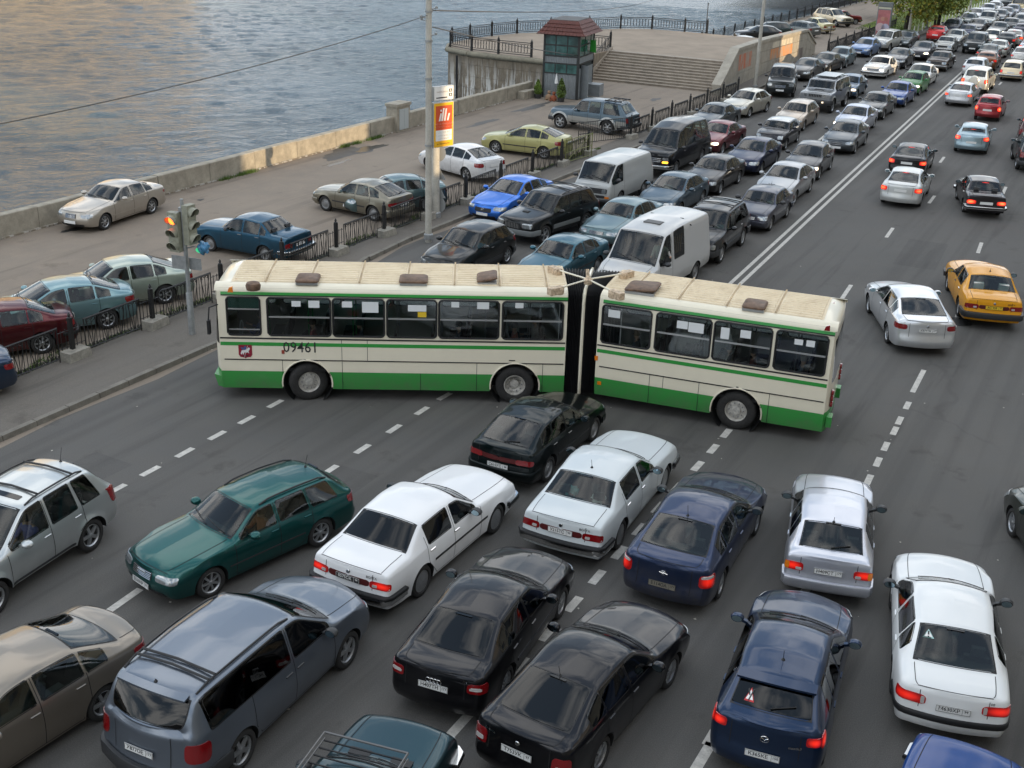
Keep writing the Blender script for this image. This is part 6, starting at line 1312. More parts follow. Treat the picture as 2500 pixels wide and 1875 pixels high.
def PL(end,z,main=None,reg=None,mat=None,ink=None): return (end,z,mat or M_plate,(main,reg) if main else None,ink or M_ink)
ptx=dict(plates=[PL(-1,.62)])
for k,v in dict(volga=[PL(-1,.73),PL(1,.5)],a4=[PL(-1,.72)],avant=[PL(1,.42)]).items(): MD[k]['plates']=v
for k in MD:
    if not MD[k]['plates']: MD[k]['plates']=[PL(-1,dict(lada=.66,hatch=.66,sedan=.80,sedan90=.76,suv=.74,lada_wagon=.66).get(k,.70)),PL(1,.42 if k not in('suv','hummer','rr','terracan','trail','express','t3','gazelle','pickup') else .52)]
MD['2114']['plates']=[PL(-1,.70)];MD['volga']['po']=0
def pt(s,u,v,y): p=s.P(np.array(u),np.array(v)); return p
def sticker(u,y,size,rim,ch):
    def f(s,part,lod):
        yr=float(s.P(np.array(u),np.array(2.0))[1])
        def q(du,dy,o): 
            p=s.P(np.array(u+du),np.array(3-abs(y+dy)/yr)); p=np.array([p[0],y+dy,p[2]]); return p+np.array([-.5,0,.8])*o
        for k,(sc,m_,o) in enumerate(((1,rim,.010),(.72,M_wht,.013))):
            b=MB(); b.add([q(-size*.5*sc,-size*.6*sc,o),q(-size*.5*sc,size*.6*sc,o),q(size*.55*sc,0,o)],[(0,1,2)]); part('window_sticker',b.me('window_sticker',m_))
        b=MB(); 
        if ch=='!': b.add([q(-.02,-.012,.017),q(-.02,.012,.017),q(size*.3,.012,.017),q(size*.3,-.012,.017)],[(0,1,2,3)]); b.add([q(-.06,-.012,.017),q(-.06,.012,.017),q(-.04,.012,.017),q(-.04,-.012,.017)],[(0,1,2,3)])
        else:
            b.add([q(-.06,.02,.017),q(-.06,.0,.017),q(.06,-.05,.017),q(.06,-.03,.017)],[(0,1,2,3)]); b.add([q(.0,.0,.018),q(-.01,.015,.018),q(.05,.05,.018),q(.06,.03,.018)],[(0,1,2,3)])
        part('sticker_mark',b.me('sticker_mark',M_ink))
    return f
def x_gaz(s,part,lod):
    z=float(s.P(np.array(.2),np.array(3.0))[2]); b=MB(); b.box(-.05,.30,-.30,.30,z-.02,z+.03); part('roof_hatch',b.me('roof_hatch',solid('hatch_grey',(.10,.10,.10),.6)))
    b=MB(); b.hexa([(-.95,-.93,2.10),(-.90,-.93,2.10),(-.90,.93,2.10),(-.95,.93,2.10)],[(-.95,-.60,z+.02),(-.90,-.60,z+.02),(-.90,.60,z+.02),(-.95,.60,z+.02)]); part('roof_joint',b.me('roof_joint',M_seam))
    for sg in(1,-1):
        b=MB()
        for k in range(9): x=-.38+k*.085; y=sg*(.86 if k%2 else .83); b.box(x,x+.075,y-.01,y+.01,1.35,1.95)
        part('curtain',b.me('curtain',solid('curtain_brown',(.25,.15,.08),.8)))
# ---- the near jam, seen from behind
car('volga',(.80,.80,.80),[('RR',1031.5,1454.5),('FR',1210,1301)],None,'bright white classic saloon with dark rear window and black number plate',lit=1,metal=.0,dirt=.09,plates=[PL(-1,.73,'0575СК','94',M_plated,M_inkw)])
car('volga',(.60,.64,.65),[('RR',1511,1340),('FR',1622.5,1198)],None,'pale grey-blue classic saloon with chrome bumper and roof aerial, white cloth behind its rear window',lit=0,metal=.05,dirt=.10,ant=(-.95,.2),glass=M_glass,mould=[],plates=[PL(-1,.73,'У215ТС','99')])
car('a4',(.012,.012,.014),[('RR',1237.8,1702.6),('FR',1368.8,1510)],None,'black saloon with four rings on its boot lid, right of the bright white saloon',dirt=.05,plates=[PL(-1,.70,'Н407ТН','177')],lit=0)
car('octavia',(.010,.010,.012),[('FR',1633.6,1680),('RR',1468,1880)],None,'glossy black liftback with roof aerial at the bottom edge, plate T753YK',dirt=.04,plates=[PL(-1,.74,'Т753УК','97')])
car('2112',(.003,.007,.008),[('RR',1329.8,1183),('FR',1458,1070)],None,'dark green hatchback with full-width red lamp strip directly below the bus joint',lit=0,dirt=.08,plates=[PL(-1,.60,'С610ХС','48')],glass=M_glass)
car('vectra',(.018,.030,.070),[('RR',1758,1458.7),('FR',1846,1306)],None,'dusty dark blue saloon with lit brake lights between pale saloon and silver hatchback',lit=1,dirt=.30,plates=[PL(-1,.60,'Е114ОА','177',solid('plate_dirty',(.20,.18,.14),.6))],tz=.5)
car('2114',(.44,.45,.49),[('RC',2018,1418),('FC',2037,1170)],None,'silver five-door hatchback with bright blue mirrors in the right lane',lit=1,dirt=.12,plates=[PL(-1,.72,'Н409СТ','177')],rwiper=1,glass=M_glass)
car('mazda3h',(.014,.028,.062),[('RC',1868,1826),('FC',1968,1468)],None,'dark blue hatchback with roof spoiler and triangle sticker in its rear window',lit=1,dirt=.05,plates=[PL(-1,.58,'К365КЕ','150')],extra=sticker(-1.84,.34,.13,solid('sticker_red',(.5,.02,.02),.5),'u'))
car('audi100',(.78,.79,.78),[('RC',2319,1738),('FC',2298,1372)],None,'white saloon with black bumper strip and blue mirrors at the lower right',lit=1,metal=0,dirt=.10,plates=[PL(-1,.70,'М630ХР','99')],extra=sticker(-1.32,.42,.15,solid('sticker_teal',(.35,.55,.52),.5),'!'))
car('minivan',(.13,.15,.18),[('RR',599,1873),('FR',848,1631)],None,'light blue-grey minivan with roof rails, crossbar and tinted windows at the lower left',cat='minivan',lit=0,dirt=.12,plates=[PL(-1,.78,'Х877ОЕ','177')],bars=[-1.55,-1.68])
car('camry',(.19,.165,.135),[('RL',261,1756)],238,'taupe brown saloon cut by the lower left corner of the picture',dirt=.08)
car('tiggo',(.40,.42,.42),[('RL',222.8,1348),('FL',2,1497)],None,'silver compact off-roader with roof rails and dark sunroof at the left edge',cat='SUV')
car('avant',(.006,.062,.058),[('FL',520,1458.6),('RL',786,1334)],None,'dark green estate car with roof rails driving towards the camera',cat='estate car',dirt=.06,plates=[PL(1,.40,'В560НР','97')])
def x_rack(s,part,lod):
    z=s.d['H']+.07; b=MB()
    for y in(-.62,.62): b.tube([(-1.0,y,z+.10),(.35,y,z+.10)],.018,5); b.tube([(-1.0,y,z),(.35,y,z)],.014,5)
    for x in(-1.0,.35): b.tube([(x,-.62,z+.10),(x,.62,z+.10)],.018,5)
    part('rack_frame',b.me('rack_frame',solid('rack_steel',(.14,.14,.14),.5,.4)))
    for x in np.linspace(-.95,.3,9):
        b=MB(); b.tube([(x,-.62,z),(x,.62,z)],.013,5); part('rack_bar',b.me('rack_bar',M_black))
    for y in(-.32,.32): b=MB(); p=s.P(np.array(.72),np.array(2.6)); b.box(.74,.88,y-.16,y+.16,p[2]-.0,p[2]+.015); part('hood_grille',b.me('hood_grille',M_black))
car('lada',(.012,.038,.048),[('FCL',897,1734),('FCR',1107,1786)],None,'dark teal boxy car with a roof rack entering at the bottom edge',dirt=.10,extra=x_rack)
car('lada',(.008,.050,.21),[('FCL',2262,1782),('FCR',2488,1858)],None,'bright blue car cut by the lower right corner of the picture',dirt=.04,metal=0)
car('sedan',(.03,.035,.03),[('FL',2462,1306)],86,'dark grey-green car cut by the right edge beside the empty lane',rim='five')
car('camry',(.52,.53,.54),[('FL',2116.6,764),('RL',2159.7,834.5)],None,'large silver saloon turning past the tail of the bus',dirt=.06,plates=[PL(-1,.82,'К977ТК','177')])
def x_taxi(s,part,lod):
    for y in(.33,-.33): b=MB(); p=s.P(np.array(-1.38),np.array(2.6)); b.box(-1.50,-1.44,y-.14,y+.14,p[2]+.02,p[2]+.13) ; 
car('volga',(.68,.30,.012),[('RL',2334,770),('FL',2308.5,709)],None,'bright yellow taxi saloon with dark rear bumper beside the large silver saloon',cat='taxi',metal=0,dirt=.03,lit=0,glass=M_glass,plates=[PL(-1,.73,'АС 938','77',M_platey,M_ink)],bumps=[rb(1.35,.38,.56,.075,M_plastic),fb(1.3,.38,.54,.07,M_plastic)],rim='steel',mould=[],ant=(-.9,.12))
# ---- moving away, right carriageway
L1=1
car('sedan',(.44,.45,.44),[('RWC',2198,499)],66,'silver saloon with lit brake lights right behind the black saloon in the open lanes',lit=2,metal=.4)
car('sedan',(.012,.012,.014),[('RWC',2213,430)],66,'black saloon with three bright brake lights just ahead of a silver saloon',lit=2)
car('lada',(.020,.018,.022),[('RL',2347,515),('FL',2333,487)],None,'dark aubergine boxy saloon braking in the right lanes near a lane dash',lit=2)
car('hatch',(.24,.32,.36),[('RWC',2368,372)],67,'light blue-grey three-door hatchback with rounded rear window and brake lights on',lit=2,sw=[(.72,-.36,-.06),(-.44,-1.40,-.02)])
car('small',(.24,.018,.025),[('RWC',2408,294)],63,'small red rounded hatchback braking in the right lanes',lit=2)
car('sedan90',(.42,.43,.44),[('RWC',2339,257)],62,'silver saloon with glowing brake lights beside the double white line, below the white off-roader',lit=2)
def x_spare(s,part,lod):
    b=MB(); b.lathe([(.001,-.20),(.30,-.20),(.36,-.14),(.36,.0)],20,c=(s.R-.06,0,.95),axis='x'); part('spare_wheel_cover',b.me('spare_wheel_cover',MATS['paint_base'],True),'paint')
car('suv',(.58,.57,.52),[('RWC',2378,226)],62,'white off-roader with a covered spare wheel on its tailgate and lit brake lights',cat='SUV',lit=2,extra=x_spare,rails=None,bars=[],bumps=[],lod=1)
car('wagon',(.46,.47,.48),[('RWC',2376,188)],62,'silver hatchback with a light strip across its rear window, just above the white off-roader',lod=1,lit=0,rails=None)
car('hatch',(.16,.065,.03),[('RWC',2403,172)],64,'brown hatchback with a paper in its rear window and one orange light',lod=1,lit=1)
car('sedan90',(.018,.03,.03),[('RWC',2408,151)],64,'dark green saloon with amber lamp flashing, directly ahead of the brown hatchback',lod=1,lit=1)
car('sedan90',(.46,.46,.42),[('RWC',2432,139)],64,'silver-beige saloon with tall tail lights and a yellowish bumper far along the road',lod=1)
car('hatch',(.02,.026,.028),[('RWC',2452,119)],64,'dark hatchback squeezed between two silver saloons far along the road',lod=1,lit=1)
car('sedan',(.52,.50,.46),[('RWC',2470,112)],65,'light silver saloon with a red high brake light near the top right corner',lod=1,lit=2)
car('lada_wagon',(.55,.47,.33),[('RWC',2467,196)],63,'cream boxy estate car with dark wheels at the right side of the far road',cat='estate car',lod=1,lit=1)
car('sedan90',(.40,.40,.39),[('RWC',2491,158)],64,'grey-beige saloon hidden behind the cream estate car',lod=1,lit=1)
car('sedan',(.42,.44,.48),[('RWC',2510,136)],64,'silver car with one orange tail light cut by the right edge, above the grey-beige saloon',lod=1,lit=2)
car('hatch',(.03,.03,.05),[('RWC',2492,94)],64,'dark violet-blue car at the right edge beside the light silver saloon',lod=1)
car('suv',(.02,.021,.024),[('RL',2477,410),('FL',2468,389)],None,'black off-roader cut by the right edge with a red tail lamp, nearer of two',cat='SUV',lod=1,rails=None,bars=[])
car('suv',(.05,.022,.022),[('RL',2481,354)],67,'dark maroon tall car cut by the right edge ahead of the black off-roader',cat='SUV',lod=1,rails=None,bars=[])
# ---- parked on the quay
def onq(r,z=ZP): r.location.z=z; return r
onq(car('mercedes',(.34,.31,.27),[('FL',255.4,570.5),('RL',378.8,527.6)],None,'silver-beige saloon parked alone against the river parapet',emblem=[(1,.66,'star')]))
onq(car('2112',(.17,.155,.12),[('FL',792,522),('RL',913,548)],None,'beige-grey five-door hatchback parked behind the black fence, left of the tall pole',glass=M_glass))
onq(car('lada',(.010,.052,.090),[('FL',517.6,623),('RL',642,647)],None,'dark teal boxy saloon with chrome-lined windows parked behind the traffic light',dirt=.05))
onq(car('sedan90',(.27,.31,.27),[('BRL',402,712),('BRR',501,692)],214,'silver-green saloon parked behind the traffic light pole',glass=M_glass,mould=[],hmat=None))
onq(car('sedan',(.13,.22,.24),[('BRL',266,769),('BRR',358,751)],214,'light teal saloon with large red tail lamps parked behind the fence',glass=M_glass,mould=[(.50,.04,.008,MATS['paint_base'],'paint')]))
onq(car('sedan90',(.060,.005,.008),[('BRL',112,832),('BRR',225,800)],213,'dark red saloon with dark rear window parked behind the fence at the left edge',mould=[],plates=[PL(-1,.78,'Н 163','КА')],bumps=[trim(-1,1.2,.44,.54,.03)]))
onq(car('sedan90',(.015,.03,.06),[('DKR',14,860)],218,'dark blue car whose tail shows at the left edge behind the fence',plates=[PL(-1,.7)]))
onq(car('2110',(.075,.125,.135),[('DKR',1075,447)],208,'dull teal saloon parked between the beige hatchback and the white saloon',glass=M_glass))
onq(car('sedan',(.68,.68,.68),[('FL',1025,417),('RL',1159,455)],None,'white sporty saloon parked behind the fence, right of the tall pole',metal=.1,dirt=.25,glass=M_glass,rim='five'))
onq(car('sedan',(.38,.36,.15),[('FL',1212.6,380),('RL',1322.8,394)],None,'pale yellow-green saloon parked near the fence opening',metal=.2,mould=[(.52,.05,.012,M_plastic,None)],rim='seven'))
onq(car('pickup',(.055,.08,.10),[('FL',1368,319),('RL',1478.8,334.5)],None,'two-tone blue and silver pickup truck with a hard canopy in the gate opening',cat='pickup',rails=None,glass=M_glass))
# ---- jam coming towards the camera, behind the bus
H0=242.5
car('fusion',(.020,.021,.021),[('RL',1239,644)],240,'black compact high-roofed car just behind the front half of the bus',hl=0,plates=[PL(1,.42)])
car('2110',(.022,.085,.115),[('RL',1458,668)],239,'teal saloon directly above the bus joint',glass=M_glass)
car('gazelle',(.50,.50,.49),[('RL',1695,687)],239,'white high-roofed van with curtained side window right behind the bus joint',cat='van',dirt=.12,metal=.1,extra=x_gaz)
van_=CARS[-1]; seated(van_.matrix_basis.copy(),.95,.50,1.12,0,(.35,.33,.30),(.03,.02,.015),'van driver leaning an arm out of the white high-roofed van','out') if 0 else None
car('terracan',(.014,.015,.016),[('FL',1344,591),('RL',1416.5,567)],None,'black off-roader with chrome slotted grille and bonnet scoop',cat='SUV',dirt=.06)
car('mazda3s',(.025,.13,.48),[('BFL',1226,536)],240,'bright blue saloon at the kerb left of the black off-roader',dirt=.04)
car('sedan90',(.10,.155,.17),[('FL',1527,603)],240,'grey-teal saloon with its headlights on, left of the white high-roofed van',hl=0,mould=[],glass=M_glass)
car('trail',(.012,.013,.015),[('FL',1758,643.7),('RL',1812.5,599.5)],None,'black off-roader with running board and roof rack beside the double white line',cat='SUV',dirt=.05)
car('t3',(.42,.43,.42),[('FL',1516,496.5),('RL',1568,485)],240.5,'old white flat-nosed panel van with a black grille',cat='van',metal=0,dirt=.18)
car('sedan',(.045,.075,.10),[('FL',1661,529),('RL',1712,500)],None,'slate blue saloon between the old white van and the dark violet hatchback',glass=M_glass)
car('2114',(.040,.045,.065),[('FL',1880.8,564),('RL',1921.3,531.6)],None,'dusty dark violet-grey hatchback beside the black off-roader with roof rack',dirt=.2,glass=M_glass)
car('sedan90',(.022,.022,.024),[('FL',1762.3,473.2),('RL',1799.6,450.9)],None,'dull black saloon with a paper on its dashboard, right of the old white van',mould=[],dirt=.18)
car('express',(.012,.013,.015),[('FL',1649,431),('RL',1711,401)],None,'big black passenger van with raised roof and an orange indicator',cat='van',dirt=.05,hl=0)
car('sedan',(.014,.020,.050),[('FL',1858,426.5),('RL',1895.3,402.4)],None,'dark navy saloon just right of the big black van',dirt=.05,grilles=[('grille',1,.40,.54,.68,M_chrome,4),('air_intake',1,.55,.22,.36,M_black,0)])
car('mercedes',(.13,.022,.030),[('FL',1763.6,377.5)],241,'dark red saloon with one headlight on behind the big black van',hl=1)
car('sedan',(.30,.31,.32),[('FL',1941.3,498),('RL',1976.2,470.7)],None,'silver saloon with dark headlamps next to the double white line',mould=[])
car('hatch',(.035,.036,.040),[('FL',1999.8,439.7),('RL',2027,415)],None,'dark grey saloon with glowing headlight close to the double white line',hl=1)
def x_miniroof(s,part,lod):
    def fn(a,b): y=(a*2-1)*.93; p=s.P(s.d['rr']+.04+(s.d['hd']-s.d['rr']-.08)*b,3-np.abs(y)); p[...,1]*=np.sign(y)+(y==0); return p
    part('roof_panel',mesh('roof_panel',*panel(fn,11,5,.005,.1,.04),solid('roof_silver',(.45,.46,.46),.3,.5,coat=.8),True,40))
    b=MB()
    for y in(-.28,.28): b.hexa([(.85,y-.05,.93),(1.35,y-.05,.86),(1.35,y+.05,.86),(.85,y+.05,.93)],[(.85,y-.05,.94),(1.35,y-.05,.87),(1.35,y+.05,.87),(.85,y+.05,.94)])
car('mini',(.022,.022,.026),[('FL',1920.2,365),('RL',1945,349)],None,'small black car with a silver roof and round chrome-ringed headlights',extra=x_miniroof,dirt=.04)
car('sedan90',(.035,.048,.058),[('RL',1794.6,309)],241,'dark slate saloon at the kerb beside the pavement fence',glass=M_glass,mould=[])
car('hatch',(.44,.42,.36),[('FL',1830.7,286.8),('RL',1870.5,274.3)],None,'champagne hatchback next to the pavement, ahead of the dark off-roader')
car('wagon',(.34,.28,.22),[('FL',1963.7,318.6),('RL',1987.3,304)],None,'sandy beige estate car in the middle lane behind the small silver-roofed car',cat='estate car',rails=None,mould=[])
car('sedan',(.045,.055,.065),[('FL',2088.8,374.3),('RL',2110.5,356)],None,'dark grey saloon with a chrome-edged grille beside the double white line',grilles=[('grille',1,.30,.52,.68,M_chrome,2),('air_intake',1,.55,.22,.36,M_black,0)])
car('sedan',(.34,.37,.44),[('RL',2133.3,313)],243.5,'pale lilac-silver saloon with headlights on behind a dark grey saloon',hl=1)
car('sedan90',(.022,.026,.028),[('FL',2157.5,292),('RL',2179,277.8)],None,'black saloon between the pale lilac saloon and the blue saloon',mould=[])
car('sedan90',(.018,.055,.20),[('FL',2210.7,261),('RL',2228,249.5)],None,'bright blue compact saloon near the double white line',mould=[])
car('rr',(.022,.026,.028),[('FL',1929.7,238.7),('FR',1877,231)],256,'dark grey luxury off-roader standing nose-on beside the ramp wall',cat='SUV',glass=M_glass)
car('hummer',(.26,.27,.28),[('FL',2031,275.6),('RL',2061.7,260.4)],None,'huge boxy silver off-roader with slotted grille and lit fog lamps',cat='SUV',plates=[PL(1,.66)])
car('2114',(.035,.075,.13),[('FL',2092,240.5),('RL',2108.7,229.7)],None,'faded blue hatchback right behind the huge boxy off-roader',hl=1)
car('small',(.045,.19,.055),[('FL',2246,233),('RL',2262.4,224)],None,'small bright green hatchback in front of a white saloon',hl=1,metal=0)
F1=dict(lod=1)
car('volga',(.70,.69,.66),[('FL',2266,214),('RL',2282,203)],None,'white classic saloon half hidden by the small green hatchback',metal=0,**F1)
car('volga',(.74,.73,.70),[('FL',2164.7,191.7),('RL',2184.6,182.6)],None,'white classic saloon with black split grille and lit headlamps in the middle lane',metal=0,hl=1)
car('sedan',(.040,.038,.036),[('RL',2005.6,188)],241,'dark brown-grey saloon at the end of the ramp wall, left of a black saloon',hl=0,**F1)
car('sedan90',(.018,.020,.022),[('FL',2029,179),('RL',2049,172.9)],None,'black saloon beside the start of the far iron fence',**F1)
car('hatch',(.055,.105,.13),[('FL',2067,165.6),('RL',2083.4,158)],None,'faded teal hatchback beside the far iron fence',**F1)
car('hatch',(.10,.17,.32),[('FL',2126.8,139.2),('RL',2142,133.8)],None,'light blue hatchback in front of the poster box',hl=0,**F1)
car('suv',(.46,.46,.44),[('FL',2168.4,126.6),('RL',2197.3,119.3)],None,'silver-white tall estate between the poster box and a dark saloon',cat='SUV',rails=None,bars=[],bumps=[],**F1)
car('sedan',(.022,.024,.030),[('FL',2210.7,168),('RL',2226.2,160)],None,'black saloon right of the white classic saloon with split grille',**F1)
car('lada',(.055,.043,.038),[('FL',2311,174.7),('RL',2324,167)],None,'brown boxy saloon with square headlamps far up the road near the double line',dirt=.3,**F1)
car('hatch',(.030,.030,.038),[('FL',2264,150),('RL',2282,139.2)],None,'black high-roofed hatchback with one bright headlight',hl=1,**F1)
car('wagon',(.055,.068,.072),[('FL',2220.8,119.3)],240,'dark grey-green car behind the silver-white tall estate',rails=None,**F1)
car('lada',(.36,.36,.34),[('FWC',2301,131)],242,'silver-grey boxy saloon in front of the large silver saloon, far road',**F1)
car('sedan90',(.36,.37,.36),[('FWC',2322,112)],241,'long silver saloon angled behind the silver-grey boxy one',**F1)
car('hatch',(.42,.02,.02),[('RWC',2283,101)],63,'bright red hatchback seen from behind at the lawn edge',lit=0,**F1)
car('suv',(.018,.022,.024),[('FWC',2374,131)],243,'black off-roader with chrome bull grille near the far end of the double line',cat='SUV',rails=None,bars=[],bumps=[],**F1)
FAR=[('hatch',(.012,.018,.035),2317,84,'navy hatchback with a pale number plate next to the lawn bollards',0),
('wagon',(.03,.05,.05),2354,67,'dark estate car with open dark roof line behind the navy hatchback',0),
('sedan',(.40,.41,.43),2375,54,'silver saloon close to the thin pole on the lawn',0),
('suv',(.44,.45,.43),2404,69,'silver off-roader in the middle of the far jam',0),
('sedan',(.026,.026,.030),2376,83,'black saloon just below the silver off-roader in the far jam',0),
('sedan90',(.38,.41,.44),2406,40,'light silver-blue saloon in the outer lane, third from the top',0),
('sedan',(.42,.43,.44),2421,35,'light silver saloon in the outer lane close to a black off-roader',0),
('hatch',(.05,.06,.07),2433,57,'slate hatchback between two silver cars in the far jam',0),
('sedan',(.15,.16,.19),2449,51,'mid grey saloon with yellowish side glints in the far jam',0),
('hatch',(.18,.19,.24),2465,43,'blue-grey hatchback left of the beige van',0),
('suv',(.018,.03,.034),2455,22,'black off-roader at the very top left of the beige van',0),
('sedan90',(.018,.022,.028),2430,91,'black saloon with one bright headlight above the white saloon',1),
('lada',(.10,.10,.10),2461,80,'dark grey boxy saloon right of a black saloon with a bright headlight',0),
('hatch',(.02,.04,.055),2484,70,'dark teal hatchback with a dazzling bluish headlight',1),
('sedan90',(.62,.60,.52),2414,112,'white saloon half hidden behind a black off-roader with bull grille',0),
('lada',(.05,.06,.11),2353,99,'dusty blue boxy saloon behind the red hatchback',0),
('sedan',(.30,.31,.33),2500,54,'silver car with a headlight on at the top right edge',1),
('sedan90',(.05,.05,.07),2480,28,'dark saloon partly behind the beige van at the top edge',0),
('hatch',(.33,.33,.33),2437,19,'pale grey hatchback at the top edge beside the lawn trees',0),
('sedan',(.12,.13,.15),2432,8,'grey saloon touching the top edge of the picture',0),
('sedan',(.35,.35,.36),2495,12,'silver saloon at the top right corner behind the beige van',0)]
for m_,c_,x_,y_,l_,h_ in FAR: car(m_,c_,[('FWC',x_,y_)],242,l_,lod=1,hl=h_,cat='SUV' if m_=='suv' else 'car',group='cars in the far jam', **({} if m_!='suv' else {}))
car('gazelle',(.52,.42,.24),[('FWC',2484,36)],242,'beige minibus facing the camera near the top right corner',cat='minibus',lod=1)
# far car park by the river
for m_,c_,an,hd_,l_,ct in (('suv',(.50,.44,.33),[('FR',2038.7,69),('RR',1995,62)],None,'gold-white off-roader with dark windows on the far car park','SUV'),('lada',(.16,.02,.018),[('FR',2088,63)],8,'dark red boxy saloon behind the gold-white off-roader','car'),
   ('lada',(.42,.38,.22),[('RWC',2008,84)],120,'yellowish old saloon with its tail to the road on the far car park','car'),('wagon',(.12,.13,.13),[('RWC',1973,94)],125,'grey estate car seen from behind on the far car park','estate car'),
   ('wagon',(.022,.035,.035),[('RB',1932,88)],180,'long dark green estate car behind the end of the ramp wall','estate car'),('hatch',(.014,.016,.018),[('RB',1905,98)],180,'black hatchback parked on the slope behind the ramp wall','car'),
   ('sedan',(.42,.42,.40),[('RFC',1818,90)],180,'silver car roof showing just above the terrace edge','car')):
    onq(car(m_,c_,an,hd_,l_,cat=ct,lod=1),ZP if 'terrace' not in l_ else ZP)
# ------------------------------------------------------------ articulated bus
M_cream=paint('bus_cream',(.78,.72,.57),0,.35,.24); M_bgreen=paint('bus_green',(.035,.29,.055),0,.35,.25)
def m_roof():
    m,t,b=nodes('bus_roof_cream'); f=noise(t,1.3,6,.65,'Pos'); g=noise(t,3.0,6,.75,'Pos'); sp=noise(t,5,3,.6,'Pos')
    c=ramp(t,f,[(.3,(.62,.50,.33)),(.7,(.75,.63,.44))]); c=mixc(t,ramp(t,g,[(.52,(0,)*3),(.72,(.45,)*3)]),c,(.36,.24,.13)); c=mixc(t,ramp(t,sp,[(.74,(0,)*3),(.80,(.7,)*3)]),c,(.14,.07,.035))
    t.links.new(c,b.inputs['Base Color']); b.inputs['Roughness'].default_value=.6; return m
M_roofc=m_roof()
M_hatch=solid('hatch_brown',(.13,.075,.045),.6,var=.45,vs=7,bmp=.2)
M_rust=solid('bracket_rusty',(.50,.38,.26),.6,var=.5,vs=14)
M_bellow=solid('bellows_black',(.026,.026,.027),.45)
M_alu=solid('aluminium_bar',(.48,.48,.47),.35,.7)
M_paper=solid('paper_white',(.72,.74,.74),.7)
M_inter=solid('bus_interior_grey',(.42,.40,.34),.8); M_seat=solid('bus_seat_brown',(.05,.028,.02),.7); M_gpole=solid('grab_pole_green',(.05,.28,.07),.4)
m,t,b=nodes('bus_glass'); M_bus_glass=m
tr=t.nodes.new('ShaderNodeBsdfTransparent'); tr.inputs[0].default_value=(.74,.79,.79,1); gl=t.nodes.new('ShaderNodeBsdfGlossy'); gl.inputs['Roughness'].default_value=.03; gl.inputs[0].default_value=(1,1,1,1)
fr_=t.nodes.new('ShaderNodeFresnel'); fr_.inputs[0].default_value=1.55; ms=t.nodes.new('ShaderNodeMixShader'); t.links.new(fr_.outputs[0],ms.inputs[0]); t.links.new(tr.outputs[0],ms.inputs[1]); t.links.new(gl.outputs[0],ms.inputs[2]); t.links.new(ms.outputs[0],t.nodes['Material Output'].inputs[0])
bus=empty('articulated_bus',(-5.32,29.22,0),R(182.5),'long articulated cream and green bus with black bellows turning across the road','bus')
MW=Matrix.Translation(bus.location)@Matrix.Rotation(R(182.5),4,'Z')
M2w=Matrix.Translation((6.03,28.17,0))@Matrix.Rotation(R(160.4),4,'Z')
REL={1:Matrix.Identity(4),2:MW.inverted()@M2w}
WORLD={1:MW,2:M2w}
def bpart(nm,mb,mat,sec,parent=bus,smooth=False,ang=40):
    me=mb.me(nm,mat,smooth,ang) if isinstance(mb,MB) else mb
    me.transform(REL[sec]); 
    return link(nm,me,parent)
def loc(sec,w): return np.array(WORLD[sec].inverted()@Vector(w))
def side_px(sec,px,py,y=1.25):
    M=WORLD[sec]; P0=M@Vector((0,y,0)); n=M.to_3x3()@Vector((0,1,0)); return loc(sec,RP(px,py,P0,n))
def roof_px(sec,px,py,z=3.13): return loc(sec,RP(px,py,(0,0,z),(0,0,1)))
WR=.50; AR=.63
SEC={1:dict(x0=-6.62,x1=2.18,ax=[0.0,-5.34],win=[(1.95,1.12),(.94,-.64),(-.70,-1.99),(-2.06,-3.31),(-3.37,-4.89),(-4.98,-6.52)]),
     2:dict(x0=-2.12,x1=3.69,ax=[0.0],win=[(3.59,2.32),(2.19,.81),(.73,-.67),(-.78,-2.00)])}
ZWB,ZWT=1.80,2.80
def wy(z): return float(np.interp(z,[.33,.6,1.7,2.83,2.95],[1.20,1.25,1.25,1.215,1.19]))
